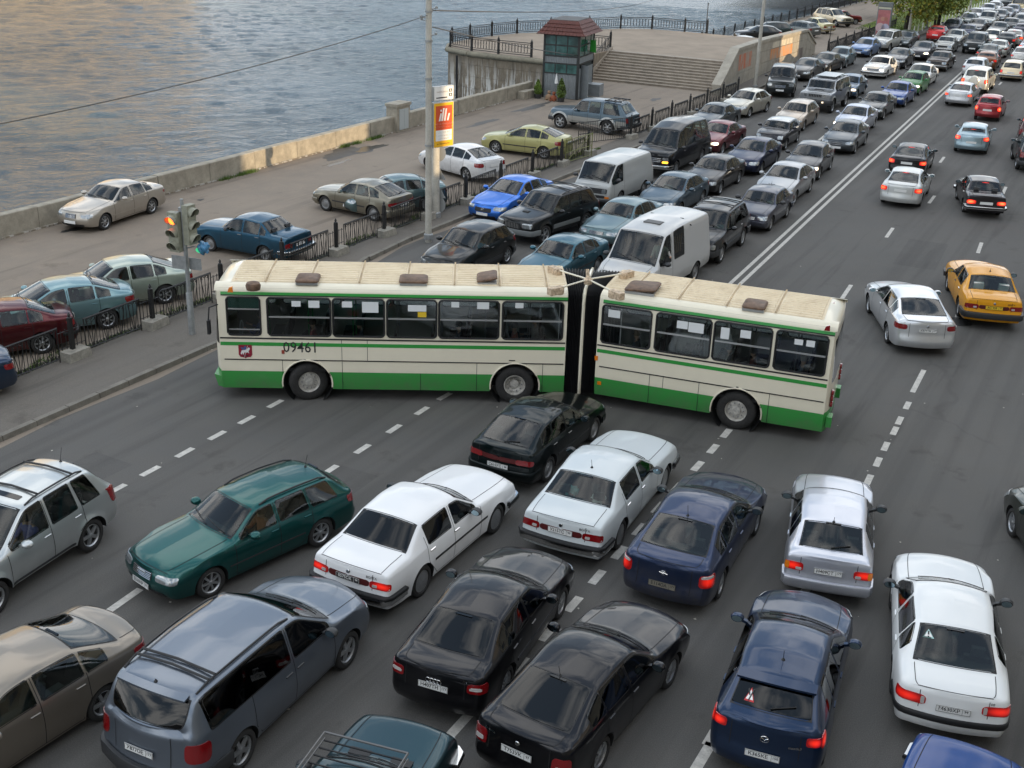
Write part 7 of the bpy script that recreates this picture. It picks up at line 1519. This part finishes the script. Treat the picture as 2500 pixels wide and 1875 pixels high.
for sec,S in SEC.items():
    xs=list(np.arange(S['x0'],S['x1'],.5))+[S['x1']]
    for a in S['ax']: 
        xs=[x for x in xs if abs(x-a)>AR+.05]; xs+=[a+AR*math.sin(k/9*math.pi/2) for k in range(-9,10)]+[a-AR-.02,a+AR+.02]
    for w0,w1 in S['win']: xs+=[w0,w1]
    xs=np.array(sorted(set(np.round(xs,3))))
    def zl(x):
        for a in S['ax']:
            if abs(x-a)<=AR+1e-4: return WR+math.sqrt(max(0,AR**2-(x-a)**2))*.98
        return .33
    for sg,nm in((1,'left'),(-1,'right')):
        V=[];F=[];mi=[]
        rows=[None,.60,.82,1.14,1.45,1.80,2.80,2.95]
        for x in xs:
            z0=zl(x)
            for r in rows: z=z0 if r is None else max(z0,r); V.append((x,sg*wy(z),z))
        nr=len(rows)
        for i in range(len(xs)-1):
            xm=(xs[i]+xs[i+1])/2
            for j in range(nr-1):
                if j==5 and any(w1-1e-3<xm<w0+1e-3 for w0,w1 in S['win']): continue
                F.append((i*nr+j,(i+1)*nr+j,(i+1)*nr+j+1,i*nr+j+1)); mi.append(1 if j<2 else 0)
        # inner skin
        o=len(V); V+= [(x,y-sg*.05,z) for x,y,z in V]; F2=[tuple(q+o for q in f[::-1]) for f in F]; mi=mi+[2]*len(F2); F=F+F2
        me=mesh('side_wall',V,F,[M_cream,M_bgreen,M_inter],True,25,mi); bpart('side_wall',me,None,sec)
        # window frames + glass + bars
        for k,(w0,w1) in enumerate(S['win']):
            if sg<0 and sec==1 and k in(1,3): pass
            rr=.09; lo,hi=ZWB,ZWT; pts=[]
            for cx,cz,a0 in((w0-rr,hi-rr,0),(w1+rr,hi-rr,90),(w1+rr,lo+rr,180),(w0-rr,lo+rr,270)):
                for q in range(5): t_=R(a0+q*22.5); pts.append((cx+rr*math.cos(t_),cz+rr*math.sin(t_)))
            b=MB(); b.tube([(x,sg*(wy(z)+.004),z) for x,z in pts],.026,5,closed=True); fo=bpart('window_frame',b,M_black,sec,smooth=True)
            # fill the square corners behind the rounded frame
            b=MB()
            for cx,cz,sx,sz in((w0,hi,-1,-1),(w1,hi,1,-1),(w1,lo,1,1),(w0,lo,-1,1)):
                arc=[(cx+sx*rr-sx*rr*math.cos(R(q)),cz+sz*rr-sz*rr*math.sin(R(q))) for q in np.linspace(0,90,5)]
                poly=[(cx,cz)]+arc; n_=len(poly); VV=[(x,sg*wy(z)-sg*o_,z) for o_ in(.002,.03) for x,z in poly]; b.add(VV,[tuple(range(n_)),tuple(range(n_,2*n_))[::-1]])
            bpart('frame_corner',b,M_cream,sec,fo)
            V=[(w0,sg*(wy(lo)-.012),lo),(w1,sg*(wy(lo)-.012),lo),(w1,sg*(wy(hi)-.012),hi),(w0,sg*(wy(hi)-.012),hi)]; V+=[(x,y-sg*.006,z) for x,y,z in V]
            b=MB(); b.add(V,[(0,1,2,3),(7,6,5,4),(0,4,5,1),(1,5,6,2),(2,6,7,3),(3,7,4,0)]); bpart('window_pane',b,M_bus_glass,sec)
            if not(sec==1 and k==0): b=MB(); b.box(w1+.03,w0-.03,sg*1.225-.012,sg*1.225+.012,2.27,2.31); bpart('window_bar',b,M_alu,sec)
            else:
                b=MB(); b.box(w1+.03,w0-.03,sg*1.222-.012,sg*1.222+.012,2.47,2.50); b.box(w1+.03,w0-.03,sg*1.225-.012,sg*1.225+.012,1.93,1.96); bpart('window_bar',b,M_alu,sec)
                b=MB(); b.box(w1+.03,w0-.03,sg*1.19-.006,sg*1.19+.006,2.50,2.78); bpart('sun_blind',b,solid('blind_teal',(.02,.16,.11),.5),sec)
        # stripes and trims
        for nm2,z0,z1,o_,mt,xa,xb in(('green_stripe',1.515,1.61,.004,M_bgreen,S['x0']+.02,S['x1']-.02),('black_trim',1.125,1.15,.014,M_black,S['x0']+.04,S['x1']-.1),('waist_trim',1.70,1.735,.012,M_black,S['x0']+.02,S['x1']-.02),('green_gutter',2.865,2.93,.02,M_bgreen,S['x0']+.0,S['x1']-.1),('black_gutter',2.835,2.86,.012,M_black,S['x0']+.0,S['x1']-.1)):
            b=MB(); V=[]
            for x in(xa,xb):
                for z,o2 in((z0,-.02),(z0,o_),(z1,o_),(z1,-.02)): V.append((x,sg*(wy(z)+o2),z))
            b.add(V,[(0,1,5,4),(1,2,6,5),(2,3,7,6),(0,3,2,1),(4,5,6,7)]); bpart(nm2,b,mt,sec)
        for a in S['ax']:
            b=MB(); b.tube([(a+(AR+.01)*math.sin(t_),sg*(wy(.8)+.004),WR+(AR+.01)*math.cos(t_)) for t_ in np.linspace(-1.72,1.72,22)],.022,6); bpart('arch_lip',b,M_cream,sec,smooth=True)
            b=MB(); b.lathe([(AR,sg*1.2),(AR,sg*.75)],24,c=(a,0,WR),axis='y'); bpart('wheel_housing',b,M_under,sec)
        sea=[(.62,.33,1.14),(-.9,.33,1.70),(-1.55,1.14,1.70),(-2.9,.33,.82),(-4.35,.33,1.14),(-6.05,.33,1.14)] if sec==1 else [(2.25,.33,1.14),(1.9,.82,1.14),(.98,.33,1.14),(-.78,.33,1.14)]
        for x,z0,z1 in sea: b=MB(); b.box(x-.006,x+.006,sg*1.25-.006,sg*1.25+.0035,z0,z1); bpart('panel_joint',b,M_seam,sec)
    # roof edges and ribbed panels
    x0,x1=S['x0'],S['x1']+(.06 if sec==1 else 0); xr0=x0-(.04 if sec==2 else 0)
    for sg in(1,-1):
        pr_=[(1.19,2.95),(1.17,3.0),(1.11,3.05),(1.0,3.09),(.90,3.105)]; b=MB(); V=[(x,sg*y,z) for x in(xr0,x1) for y,z in pr_]; n_=len(pr_); b.add(V,[(i,i+1,n_+i+1,n_+i) for i in range(n_-1)]); bpart('roof_edge',b,M_roofc if 0 else M_cream,sec,smooth=True)
    js=([-6.62,-6.1,-4.9,-3.75,-2.55,-1.35,-.1,1.0,1.86] if sec==1 else [-1.80,-.65,.55,1.75,2.95,3.69])
    for i in range(len(js)-1):
        a,c=js[i],js[i+1]; ys=np.linspace(-.92,.92,121); per=.155; V=[];F=[]
        xs2=[a,a+.05,a+.075,c-.075,c-.05,c]
        for q,x in enumerate(xs2):
            for y in ys:
                ph=(y/per)%1; rib=.018*(1 if .25<ph<.75 else 0) if q in(2,3) else 0; V.append((x,y,3.105+.035*(1-(y/.92)**2)+rib))
        m_=len(ys); F=[(q*m_+j,q*m_+j+1,(q+1)*m_+j+1,(q+1)*m_+j) for q in range(len(xs2)-1) for j in range(m_-1)]
        bpart('roof_panel',mesh('roof_panel',V,F,M_roofc),None,sec)
        if i: b=MB(); b.box(a-.02,a+.02,-.95,.95,3.135,3.15); bpart('roof_strap',b,solid('strap_tan',(.42,.31,.18),.7,var=.3,vs=4),sec)
    b=MB(); b.box(x0+.02,S['x1']-.02,-1.15,1.15,3.0,3.02); bpart('ceiling',b,M_inter,sec)
    b=MB(); b.box(x0+.02,S['x1']-.02,-1.18,1.18,.80,.88); bpart('floor',b,M_under,sec)
    b=MB(); b.box(x0+.1,S['x1']-.1,-.85,.85,.35,.80); bpart('chassis',b,M_under,sec)
# end caps
def cap(sec,xe,dr,bulge,name,mats,roof_in):
    ys=np.r_[np.linspace(-1,1,25)]; zs=[.33,.45,.62,.85,1.2,1.5,1.56,1.9,2.3,2.66,2.72,2.86,2.95]; V=[];F=[];mi=[]
    for z in zs:
        for q in ys:
            y=q*wy(z); k=1-abs(q)**5; tilt=-.10*max(0,z-1.5)*.6; V.append((xe+dr*(bulge*k+ (tilt*k)),y,z))
    n_=len(ys)
    # curl the top back into the roof
    for f_ in(.25,.5,.75,1.0):
        for q in ys:
            y=q*np.interp(f_,[0,1],[1.19,.92]); k=1-abs(q)**5; x_end=xe-dr*roof_in; xs_=xe+dr*(bulge*k-.087*k); V.append((xs_+(x_end-xs_)*f_**1.6,y,2.95+(3.105+.035*(1-min(1,(y/.92)**2))-2.95)*math.sin(f_*math.pi/2)))
    tot=len(zs)+4
    for j in range(tot-1):
        for i in range(n_-1):
            F.append((j*n_+i,j*n_+i+1,(j+1)*n_+i+1,(j+1)*n_+i)); z=zs[j] if j<len(zs) else 3; qm=abs((ys[i]+ys[i+1])/2)
            mi.append(1 if z<.84 else (2 if (1.55<z<2.71 and (qm<.97)) and name!='rear' else (2 if name=='rear' and 1.55<z<2.6 and qm<.80 else 0)))
    me=mesh('end_cap',V,F,mats,True,40,mi); bpart('end_cap',me,None,sec)
cap(1,2.18,1,.18,'front',[M_cream,M_bgreen,M_tint],.42); cap(2,-2.12,-1,.12,'rear',[M_cream,M_bgreen,M_tint],.42)
b=MB(); b.hexa([(2.15,-1.22,.36),(2.30,-1.16,.36),(2.30,1.16,.36),(2.15,1.22,.36)],[(2.15,-1.25,.66),(2.40,-1.1,.66),(2.40,1.1,.66),(2.15,1.25,.66)]); bpart('front_bumper',b,M_bgreen,1)
for sg in(1,-1): b=MB(); b.box(-2.32,-2.18,sg*.98-.14,sg*1.0+.14,.45,.72); bpart('rear_bumper_step',b,M_bgreen,2)
for z,y in((1.0,.95),(1.15,.95),(1.3,.95)):
    for sg in(1,-1): b=MB(); b.lathe([(.001,-2.275),(.07,-2.275),(.08,-2.22)],10,c=(0,sg*y,z),axis='x'); bpart('tail_light',b,M_tail,2)
b=MB(); b.tube([(2.15,1.20,2.6),(2.36,1.34,2.55),(2.40,1.36,2.2)],.02,5); b.box(2.36,2.43,1.27,1.42,1.86,2.22); bpart('side_mirror',b,M_black,1)
# wheels
def bus_wheel(sec,x,y,sg,st,kind):
    b=MB(); b.lathe([(.27,-.14),(.33,-.16),(.46,-.15),(.50,-.11),(.50,.10),(.46,.14),(.33,.15),(.28,.12)],36,c=(0,0,0),axis='y'); me=b.me('wheel',M_tyre,True,50)
    q=MB()
    if kind=='flat': 
        q.lathe([(.285,.12),(.27,.10),(.25,.03),(.22,.05),(.12,.05),(.11,.09),(.001,.10)],28,axis='y')
    else: q.lathe([(.285,.12),(.26,.12),(.22,-.02),(.15,-.06),(.12,-.02),(.11,.03),(.001,.04)],28,axis='y')
    rme=q.me('rim',solid('bus_rim',(.48,.46,.42),.5,.3,var=.35,vs=12),True,40)
    q=MB()
    for k in range(10): t_=k*R(36); q.lathe([(.018,.04),(.018,.075),(.001,.08)],6,c=(.185*math.cos(t_),0,.185*math.sin(t_)),axis='y')
    nme=q.me('wheel_nuts',M_steel,True)
    M=Matrix.Translation((x,sg*y,WR))@Matrix.Rotation((0 if sg>0 else math.pi)+st,4,'Z')
    for me_ in(me,rme,nme): me_.transform(M)
    w_=bpart('wheel',me,None,sec); bpart('rim',rme,None,sec,w_); bpart('wheel_nuts',nme,None,sec,w_)
for sg in(1,-1): bus_wheel(1,0,1.06,sg,R(17),'flat'); bus_wheel(1,-5.34,1.07,sg,0,'dish'); bus_wheel(2,0,1.07,sg,R(-3),'flat')
# lettering, crest
c=side_px(1,734,849); me=text_mesh('09461',.34,M_ink,'fleet_number',bold=.001); bb=[v.co.x for v in me.vertices]; sc=.82/(max(bb)-min(bb)); me.transform(Matrix(((-sc,0,0,c[0]),(0,0,1,1.2575),(0,1.12*sc,0,c[2]),(0,0,0,1)))); bpart('fleet_number',me,None,1)
c=side_px(1,599,857); sh=[(-.17,.17),(.17,.17),(.17,-.10),(.13,-.155),(.03,-.17),(0,-.20),(-.03,-.17),(-.13,-.155),(-.17,-.10)]
def flat(nm,poly,mat,y,parent=bus,sec=1,cx=c[0],cz=c[2]):
    n_=len(poly); V=[(cx-x,y-q,cz+z) for q in(0,.004) for x,z in poly]; b=MB(); b.add(V,[tuple(range(n_)),tuple(range(n_,2*n_))[::-1]]+[(i,(i+1)%n_,n_+(i+1)%n_,n_+i) for i in range(n_)]); return bpart(nm,b,mat,sec,parent)
cr_=flat('city_crest',sh,solid('crest_dark_red',(.25,.01,.03),.4),1.2585)
Wc=solid('crest_white',(.7,.7,.68),.5); Bc=solid('crest_blue',(.05,.10,.25),.5)
flat('horse',[(-.12,-.06),(-.09,.02),(-.03,.03),(.04,.05),(.08,.10),(.12,.09),(.11,.04),(.08,.0),(.10,-.06),(.06,-.03),(.02,-.04),(-.02,-.03),(-.06,-.11),(-.07,-.04),(-.10,-.10)],Wc,1.2625,cr_); flat('rider',[(-.02,.03),(-.03,.10),(.0,.15),(.03,.12),(.03,.05)],Bc,1.266,cr_); flat('cape',[(-.02,.09),(-.11,.11),(-.08,.04),(-.02,.05)],Bc,1.265,cr_); flat('lance',[(.06,.15),(.07,.15),(-.02,-.15),(-.03,-.15)],Wc,1.267,cr_); flat('serpent',[(-.08,-.14),(.06,-.13),(.08,-.10),(.02,-.115),(-.06,-.12)],solid('crest_black',(.02,.02,.02),.5),1.264,cr_)
for sec,px,py,mt,w_,h_ in((1,691,859,solid('marker_red',(.3,.05,.03),.3),.035,.05),(2,1456,874,M_amber,.04,.06),(2,1463,935,M_amber,.05,.045),(1,744,878,M_ink,.03,.012),(1,1250,880,M_ink,.08,.012),(2,1800,945,M_ink,.03,.012)):
    c=side_px(sec,px,py); b=MB(); b.box(c[0]-w_,c[0]+w_,1.245,1.262,c[2]-h_,c[2]+h_); bpart('side_marker' if mt is not M_ink else 'small_lettering',b,mt,sec)
for px0,px1,py0,py1,sec,mt in((712,734,734,748,1,0),(753,780,733,751,1,0),(835,860,735,750,1,0),(884,924,736,763,1,0),(996,1041,744,760,1,0),(1020,1041,761,774,1,1),(1102,1121,736,750,1,0),(1165,1194,736,754,1,0),(1258,1278,737,751,1,0),
    (1486,1515,756,775,2,0),(1653,1680,783,802,2,0),(1681,1719,788,812,2,0),(1760,1781,799,827,2,0),(1808,1834,806,825,2,0),(1940,1961,828,841,2,0),(1969,1990,831,846,2,0)):
    a=side_px(sec,px0,(py0+py1)/2,1.2); c=side_px(sec,px1,(py0+py1)/2,1.2); h=abs(py1-py0)*.0105/2; z=(a[2]+c[2])/2; z=min(z,2.78-h); b=MB(); b.box(min(a[0],c[0]),max(a[0],c[0]),1.221,1.226,z-h,z+h); bpart('notice_paper',b,M_platey if mt else M_paper,sec)
# hatches, roof lamps
def hatch(sec,px,py,lx,ly,tilt=0):
    c=roof_px(sec,px,py,3.2); b=MB(); r_=.09; poly=[]
    for sx,sy,a0 in((1,1,0),(-1,1,90),(-1,-1,180),(1,-1,270)):
        for q in range(4): t_=R(a0+q*30); poly.append((sx*(lx/2-r_)+r_*math.cos(t_),sy*(ly/2-r_)+r_*math.sin(t_)))
    n_=len(poly); V=[(x,y,0) for x,y in poly]+[(x,y,.04) for x,y in poly]+[(x*.88,y*.88,.07) for x,y in poly]; V=[(x+c[0],y+c[1],3.165+z+(tilt*(.5-x/lx) if tilt else 0)) for x,y,z in V]
    b.add(V,[tuple(range(2*n_,3*n_))]+[(i,(i+1)%n_,n_+(i+1)%n_,n_+i) for i in range(n_)]+[(n_+i,n_+(i+1)%n_,2*n_+(i+1)%n_,2*n_+i) for i in range(n_)]+[tuple(range(n_))[::-1]]); bpart('roof_hatch',b,M_hatch,sec,smooth=True,ang=35)
    b=MB(); b.box(c[0]-lx*.47,c[0]+lx*.47,c[1]-ly*.47,c[1]+ly*.47,3.10,3.17); bpart('hatch_rim',b,M_alu,sec)
hatch(1,752,678,.58,.66); hatch(1,1010,680,.72,.62); hatch(1,1189,678,.52,.70,.10); hatch(2,1570,701,.80,.78,.06); hatch(2,1844,742,.56,.68)
c=roof_px(1,618,697,3.2); b=MB(); b.lathe([(.17,3.1),(.19,3.2),(.16,3.27),(.08,3.30),(.001,3.31)],14,c=(c[0],c[1],0)); bpart('roof_vent',b,M_hatch,1,smooth=True)
for px,py,sec,mt in((577,679,1,M_amber),(583,684,1,M_amber),(572,688,1,M_amber),(562,706,1,M_amber),(601,657,1,M_black),(2031,744,2,M_tail),(2020,800,2,M_tail)):
    c=roof_px(sec,px,py,3.06); b=MB(); b.hexa([(c[0]-.07,c[1]-.035,2.99),(c[0]+.07,c[1]-.035,2.99),(c[0]+.07,c[1]+.035,2.99),(c[0]-.07,c[1]+.035,2.99)],[(c[0]-.06,c[1]-.03,3.13),(c[0]+.03,c[1]-.03,3.10),(c[0]+.03,c[1]+.03,3.10),(c[0]-.06,c[1]+.03,3.13)]); bpart('marker_lamp',b,mt,sec)
# bellows
def ring(sec,x,off=0):
    pr_=[(.30,1.16),(1.0,1.20),(2.0,1.20),(2.75,1.17),(2.98,1.10),(3.06,.95),(3.10,.5),(3.10,0)]
    pts=[(x,y+off*(1 if z<3.0 else .5),z+(off if z>2.9 else 0)) for z,y in pr_]; pts+= [(x,-(y+off*(1 if z<3.0 else .5)),z+(off if z>2.9 else 0)) for z,y in pr_[::-1][1:]]; return [np.array(REL[sec]@Vector(p)) for p in pts]
A=ring(1,-6.60);Z=ring(2,3.67)
mid=[(a+z)/2 for a,z in zip(A,Z)]
def bell(P,Q,nm):
    n_=20; V=[];m_=len(P); ce=(sum(P)+sum(Q))/(2*m_)
    for i in range(n_+1):
        t_=i/n_; o_=(.0 if i%2 else -.10)
        for p,q in zip(P,Q):
            c0=p+(q-p)*t_; d_=c0-np.array([ce[0],ce[1],c0[2] if c0[2]<2.9 else ce[2]]); d_[2]=d_[2] if c0[2]>=2.9 else 0; d_/=np.linalg.norm(d_)+1e-6; V.append(c0+d_*o_)
    F=[(i*m_+j,(i+1)*m_+j,(i+1)*m_+j+1,i*m_+j+1) for i in range(n_) for j in range(m_-1)]
    b=MB(); b.add(V,F); o=b.build(nm,M_bellow,bus)
bell(A,mid,'bellows'); bell(mid,Z,'bellows')
b=MB(); b.tube([m_+(m_-np.array([mid[7][0],mid[7][1],m_[2]]))*.015+np.array([0,0,.01]) for m_ in mid],.045,6); b.build('bellows_frame',M_cream,bus,True)
def rloc(sec,px,py,z): return np.array(REL[sec]@Vector(roof_px(sec,px,py,z)))
ctr=rloc(1,1436,682,3.36); ends=[(1,1362,659),(1,1366,703),(2,1522,668),(2,1497,712)]
for sec,px,py in ends:
    e=rloc(sec,px,py,3.28); b=MB(); b.tube([e,ctr],.022,6); b.build('stay_rod',M_cream,bus,True)
    b=MB(); b.lathe([(.10,-.16),(.12,-.02),(.09,.04),(.001,.06)],10,c=e); d_=(e-ctr); d_[2]=0; d_/=np.linalg.norm(d_); b.obox(e+d_*.12+np.array([0,0,-.05]),d_,.20,.09,.09); b.build('stay_bracket',M_rust,bus,True,30)
b=MB(); b.lathe([(.10,-.12),(.12,0),(.06,.06),(.001,.07)],10,c=ctr); b.hexa([ctr+np.array(v) for v in((-.05,-.05,.0),(.05,-.05,0),(.05,.05,0),(-.05,.05,0))],[ctr+np.array(v) for v in((-.02,-.16,.22),(.06,-.16,.22),(.06,-.10,.24),(-.02,-.10,.24))]); b.build('stay_joint',M_rust,bus)
# interior
for sec,S in SEC.items():
    rng_=list(np.arange(S['x0']+.7,S['x1']-1.3,.95))
    for x in rng_:
        for y in(.72,-.72):
            if sec==1 and (abs(x+2.7)<.75 and y<0): continue
            b=MB(); b.box(x-.05,x+.40,y-.40,y+.40,1.10,1.25); b.hexa([(x-.10,y-.40,1.2),(x-.02,y-.40,1.2),(x-.02,y+.40,1.2),(x-.10,y+.40,1.2)],[(x-.18,y-.38,1.85),(x-.12,y-.38,1.85),(x-.12,y+.38,1.85),(x-.18,y+.38,1.85)]); b.box(x,x+.3,y-.3,y+.3,.88,1.10); bpart('seat',b,M_seat,sec)
    for x in np.arange(S['x0']+.9,S['x1']-.4,1.15):
        for y in(.42,-.42): b=MB(); b.tube([(x,y,.9),(x,y,3.0)],.018,6); bpart('grab_pole',b,M_gpole if (sec==1 and x>-1.5) else M_alu,sec)
b=MB(); b.tube([(1.75,.55+.22*math.cos(t_),1.72+.2*math.sin(t_)) for t_ in np.arange(16)*math.pi/8],.018,5,closed=True); bpart('steering_wheel',b,solid('wheel_rim_white',(.5,.5,.48),.4),1)
# ------------------------------------------------------------ people
def person_mesh(name='body',arm='rest'):
    J=dict(pel=(0,0,0),wa=(0,0,.18),ch=(.02,0,.42),nk=(.03,0,.55),hd=(.05,0,.66),tp=(.05,0,.78),sl=(.02,.19,.48),sr=(.02,-.19,.48),el=(.10,.24,.22),er=(.10,-.24,.22),wl=(.34,.18,.20),wr_=(.34,-.18,.20),hl=(.42,.16,.21),hr=(.42,-.16,.21),kl=(.42,.12,.02),kr=(.42,-.12,.02),al=(.46,.12,-.38),ar=(.46,-.12,-.38),fl=(.62,.12,-.42),fr=(.62,-.12,-.42),hil=(.05,.10,.0),hir=(.05,-.10,.0))
    if arm=='wheel': J.update(el=(.18,.26,.26),wl=(.40,.2,.36),hl=(.46,.17,.40),er=(.18,-.26,.26),wr_=(.40,-.2,.36),hr=(.46,-.17,.40))
    if arm=='out': J.update(el=(.12,.38,.30),wl=(.30,.50,.30),hl=(.40,.52,.32))
    rad=dict(pel=.15,wa=.13,ch=.15,nk=.055,hd=.085,tp=.07,sl=.07,sr=.07,el=.045,er=.045,wl=.03,wr_=.03,hl=.038,hr=.038,kl=.06,kr=.06,al=.045,ar=.045,fl=.04,fr=.04,hil=.09,hir=.09)
    K=list(J); E=[('pel','wa'),('wa','ch'),('ch','nk'),('nk','hd'),('hd','tp'),('ch','sl'),('ch','sr'),('sl','el'),('sr','er'),('el','wl'),('er','wr_'),('wl','hl'),('wr_','hr'),('pel','hil'),('pel','hir'),('hil','kl'),('hir','kr'),('kl','al'),('kr','ar'),('al','fl'),('ar','fr')]
    me=bpy.data.meshes.new(name); me.from_pydata([J[k] for k in K],[(K.index(a),K.index(b_)) for a,b_ in E],[]); o=bpy.data.objects.new(name,me); COL.objects.link(o)
    md=o.modifiers.new('skin','SKIN'); 
    for i,k in enumerate(K): me.skin_vertices[0].data[i].radius=(rad[k],rad[k]); me.skin_vertices[0].data[i].use_root=(k=='pel')
    s_=o.modifiers.new('sub','SUBSURF'); s_.levels=1; s_.render_levels=1
    out=bpy.data.meshes.new_from_object(o.evaluated_get(bpy.context.evaluated_depsgraph_get())); bpy.data.objects.remove(o); out.polygons.foreach_set('use_smooth',[True]*len(out.polygons)); out.name=name
    return out
SKIN=solid('skin',(.42,.24,.16),.6)
PM={k:person_mesh('body',k) for k in('rest','wheel','out')}
def seated(sec_or_w,x,y,z,rz,shirt,hair,label,arm='rest'):
    M=WORLD[sec_or_w] if isinstance(sec_or_w,int) else sec_or_w; p=M@Vector((x,y,z)); a=math.atan2(M[1][0],M[0][0])+rz
    me=PM[arm].copy(); me.materials.clear(); sh=solid('cloth_%d_%d_%d'%tuple(int(c*100) for c in shirt),shirt,.8,var=.15); me.materials.append(sh); me.materials.append(SKIN); me.materials.append(solid('trousers_dark',(.03,.03,.04),.8))
    for pl_ in me.polygons:
        c=pl_.center; pl_.material_index=1 if (c.z>.535 or (c.x>.30 and abs(c.y)>.13 and c.z>.12)) else (2 if c.z<.10 and c.x>.0 and not c.z>.09 else 0)
    r=link('person',me,None,label,'person',loc=tuple(p),rz=a)
    b=MB(); hs_=[(.001,.815),(.05,.805),(.085,.77),(.098,.71),(.095,.66)]; b.lathe(hs_,12,c=(.035,0,0)); b.build('hair',solid('hair_%d'%int(hair[0]*1000),hair,.7),r,True)
    b=MB(); b.hexa([(.135,-.012,.66),(.165,-.008,.66),(.165,.008,.66),(.135,.012,.66)],[(.135,-.008,.70),(.14,-.004,.70),(.14,.004,.70),(.135,.008,.70)]); b.build('nose',SKIN,r)
    for sg in(1,-1): b=MB(); b.lathe([(.001,.136),(.010,.133),(.012,.12)],8,c=(0,sg*.032,.70),axis='x'); b.build('eye',M_ink,r)
    return r
seated(1,1.20,.55,1.42,0,(.05,.07,.16),(.02,.015,.01),'bus driver in dark blue seen through the small front side window','wheel')
PPL=[(1,-.15,.72,0,(.30,.05,.05),(.05,.03,.02),'passenger in red behind the second bus window'),(1,-1.35,.72,0,(.10,.12,.15),(.02,.02,.02),'passenger in dark grey by the third bus window'),(1,-3.9,.72,0,(.06,.07,.09),(.02,.015,.01),'passenger in dark clothes by the fifth bus window'),
 (1,-5.35,.72,0,(.42,.10,.05),(.03,.02,.015),'passenger in an orange-red top by the last window before the bellows'),(1,-5.9,.2,0,(.25,.22,.20),(.02,.02,.02),'passenger in beige next to the aisle near the bellows'),
 (2,2.75,.72,0,(.04,.04,.05),(.10,.06,.03),'passenger in black by the first window of the rear section'),(2,.35,.72,0,(.30,.27,.22),(.04,.03,.02),'passenger in a pale top by the second window of the rear section'),(2,-.25,.72,0,(.20,.05,.04),(.02,.02,.02),'passenger in maroon by the third window of the rear section'),(2,-1.4,.72,math.pi,(.16,.16,.18),(.30,.25,.2),'grey-haired passenger by the last side window of the bus')]
for q in PPL: seated(q[0],q[1],q[2],1.28,q[3],q[4],q[5],q[6])

vn=[o for o in CARS if o['label'].startswith('white high-roofed van')][0]
Mv=Matrix.Translation(vn.location)@Matrix.Rotation(vn.rotation_euler[2],4,'Z')
seated(Mv,.72,.60,1.18,0,(.35,.33,.30),(.03,.02,.015),'driver resting an arm on the open window of the white high-roofed van','out')

def drv(start,shirt,hair,label,y=.37,arm='wheel',dx=0):
    vn=[o for o in CARS if o['label'].startswith(start)][0]; s_=SH[vn['label']]; M=Matrix.Translation(vn.location)@Matrix.Rotation(vn.rotation_euler[2],4,'Z'); zb=float(s_.I(0,s_.zb))
    r=seated(M,s_.d['hd']-.38+dx,y,zb-.50,0,shirt,hair,label,arm); r.scale=(.9,.9,.9)
drv('black compact high-roofed',(.20,.35,.50),(.02,.015,.01),'driver in light blue inside the black compact car behind the bus')
drv('black off-roader with chrome slotted',(.40,.30,.26),(.02,.015,.01),'driver in beige inside the black off-roader with slotted grille')
drv('slate blue saloon',(.30,.10,.08),(.05,.03,.02),'driver in red inside the slate blue saloon')
drv('slate blue saloon',(.35,.35,.33),(.08,.05,.02),'front passenger in grey inside the slate blue saloon',-.37,'rest')
drv('grey-teal saloon',(.10,.30,.45),(.03,.02,.01),'driver in bright blue inside the grey-teal saloon')
drv('dark green estate car',(.35,.12,.05),(.05,.03,.02),'driver in rust red inside the dark green estate car')
drv('silver compact off-roader',(.10,.10,.30),(.03,.02,.01),'driver in blue inside the silver off-roader at the left edge')
drv('black off-roader with running',(.25,.25,.22),(.03,.02,.01),'driver in grey inside the black off-roader beside the double line')
drv('teal saloon directly above',(.12,.12,.12),(.02,.02,.02),'driver in black inside the teal saloon above the bus joint')
drv('dark violet-grey' if 0 else 'dusty dark violet',(.45,.44,.40),(.03,.02,.02),'driver in white inside the dusty violet-grey hatchback')
for dx,y,c,nm in((-1.42,.30,(.08,.30,.30),'crumpled teal cloth on the rear shelf of the pale grey-blue saloon'),(-1.45,-.32,(.55,.56,.54),'crumpled white cloth on the rear shelf of the pale grey-blue saloon')):
    vn=[o for o in CARS if o['label'].startswith('pale grey-blue')][0]; M=Matrix.Translation(vn.location)@Matrix.Rotation(vn.rotation_euler[2],4,'Z'); bmx=bmesh.new(); bmesh.ops.create_icosphere(bmx,subdivisions=3,radius=.16)
    for v in bmx.verts: k=1+.25*math.sin(v.co.x*45+dx*9)*math.sin(v.co.y*38); v.co*=k; v.co.z*=.45; v.co.y*=1.25
    me=bpy.data.meshes.new('cloth'); bmx.to_mesh(me); bmx.free(); me.materials.append(solid('cloth_c%d'%int(c[0]*100),c,.8)); p=M@Vector((dx+.12,y,.98)); link('cloth',me,None,nm,'cloth',loc=tuple(p))
vn=[o for o in CARS if o['label'].startswith('bright yellow taxi')][0]; s_=SH[vn['label']]
for y in(.38,-.38):
    b=MB(); zb=float(s_.I(0,s_.zb)); x=s_.d['hd']-1.25; b.box(x-.39,x-.24,y-.15,y+.15,zb+.02,zb+.27); b.build('seat_cover',M_wht,vn)
b=MB(); p=s_.P(np.array(-1.52),np.array(2.5)); b.box(-1.40,-1.36,.18,.50,.99,1.10); o=b.build('taxi_board',M_yel,vn)
me=text_mesh('ТАКСИ',.085,M_ink); me.transform(Matrix(((0,0,-1,-1.403),(-1,0,0,.34),(0,1,0,1.045),(0,0,0,1)))); link('lettering',me,vn)
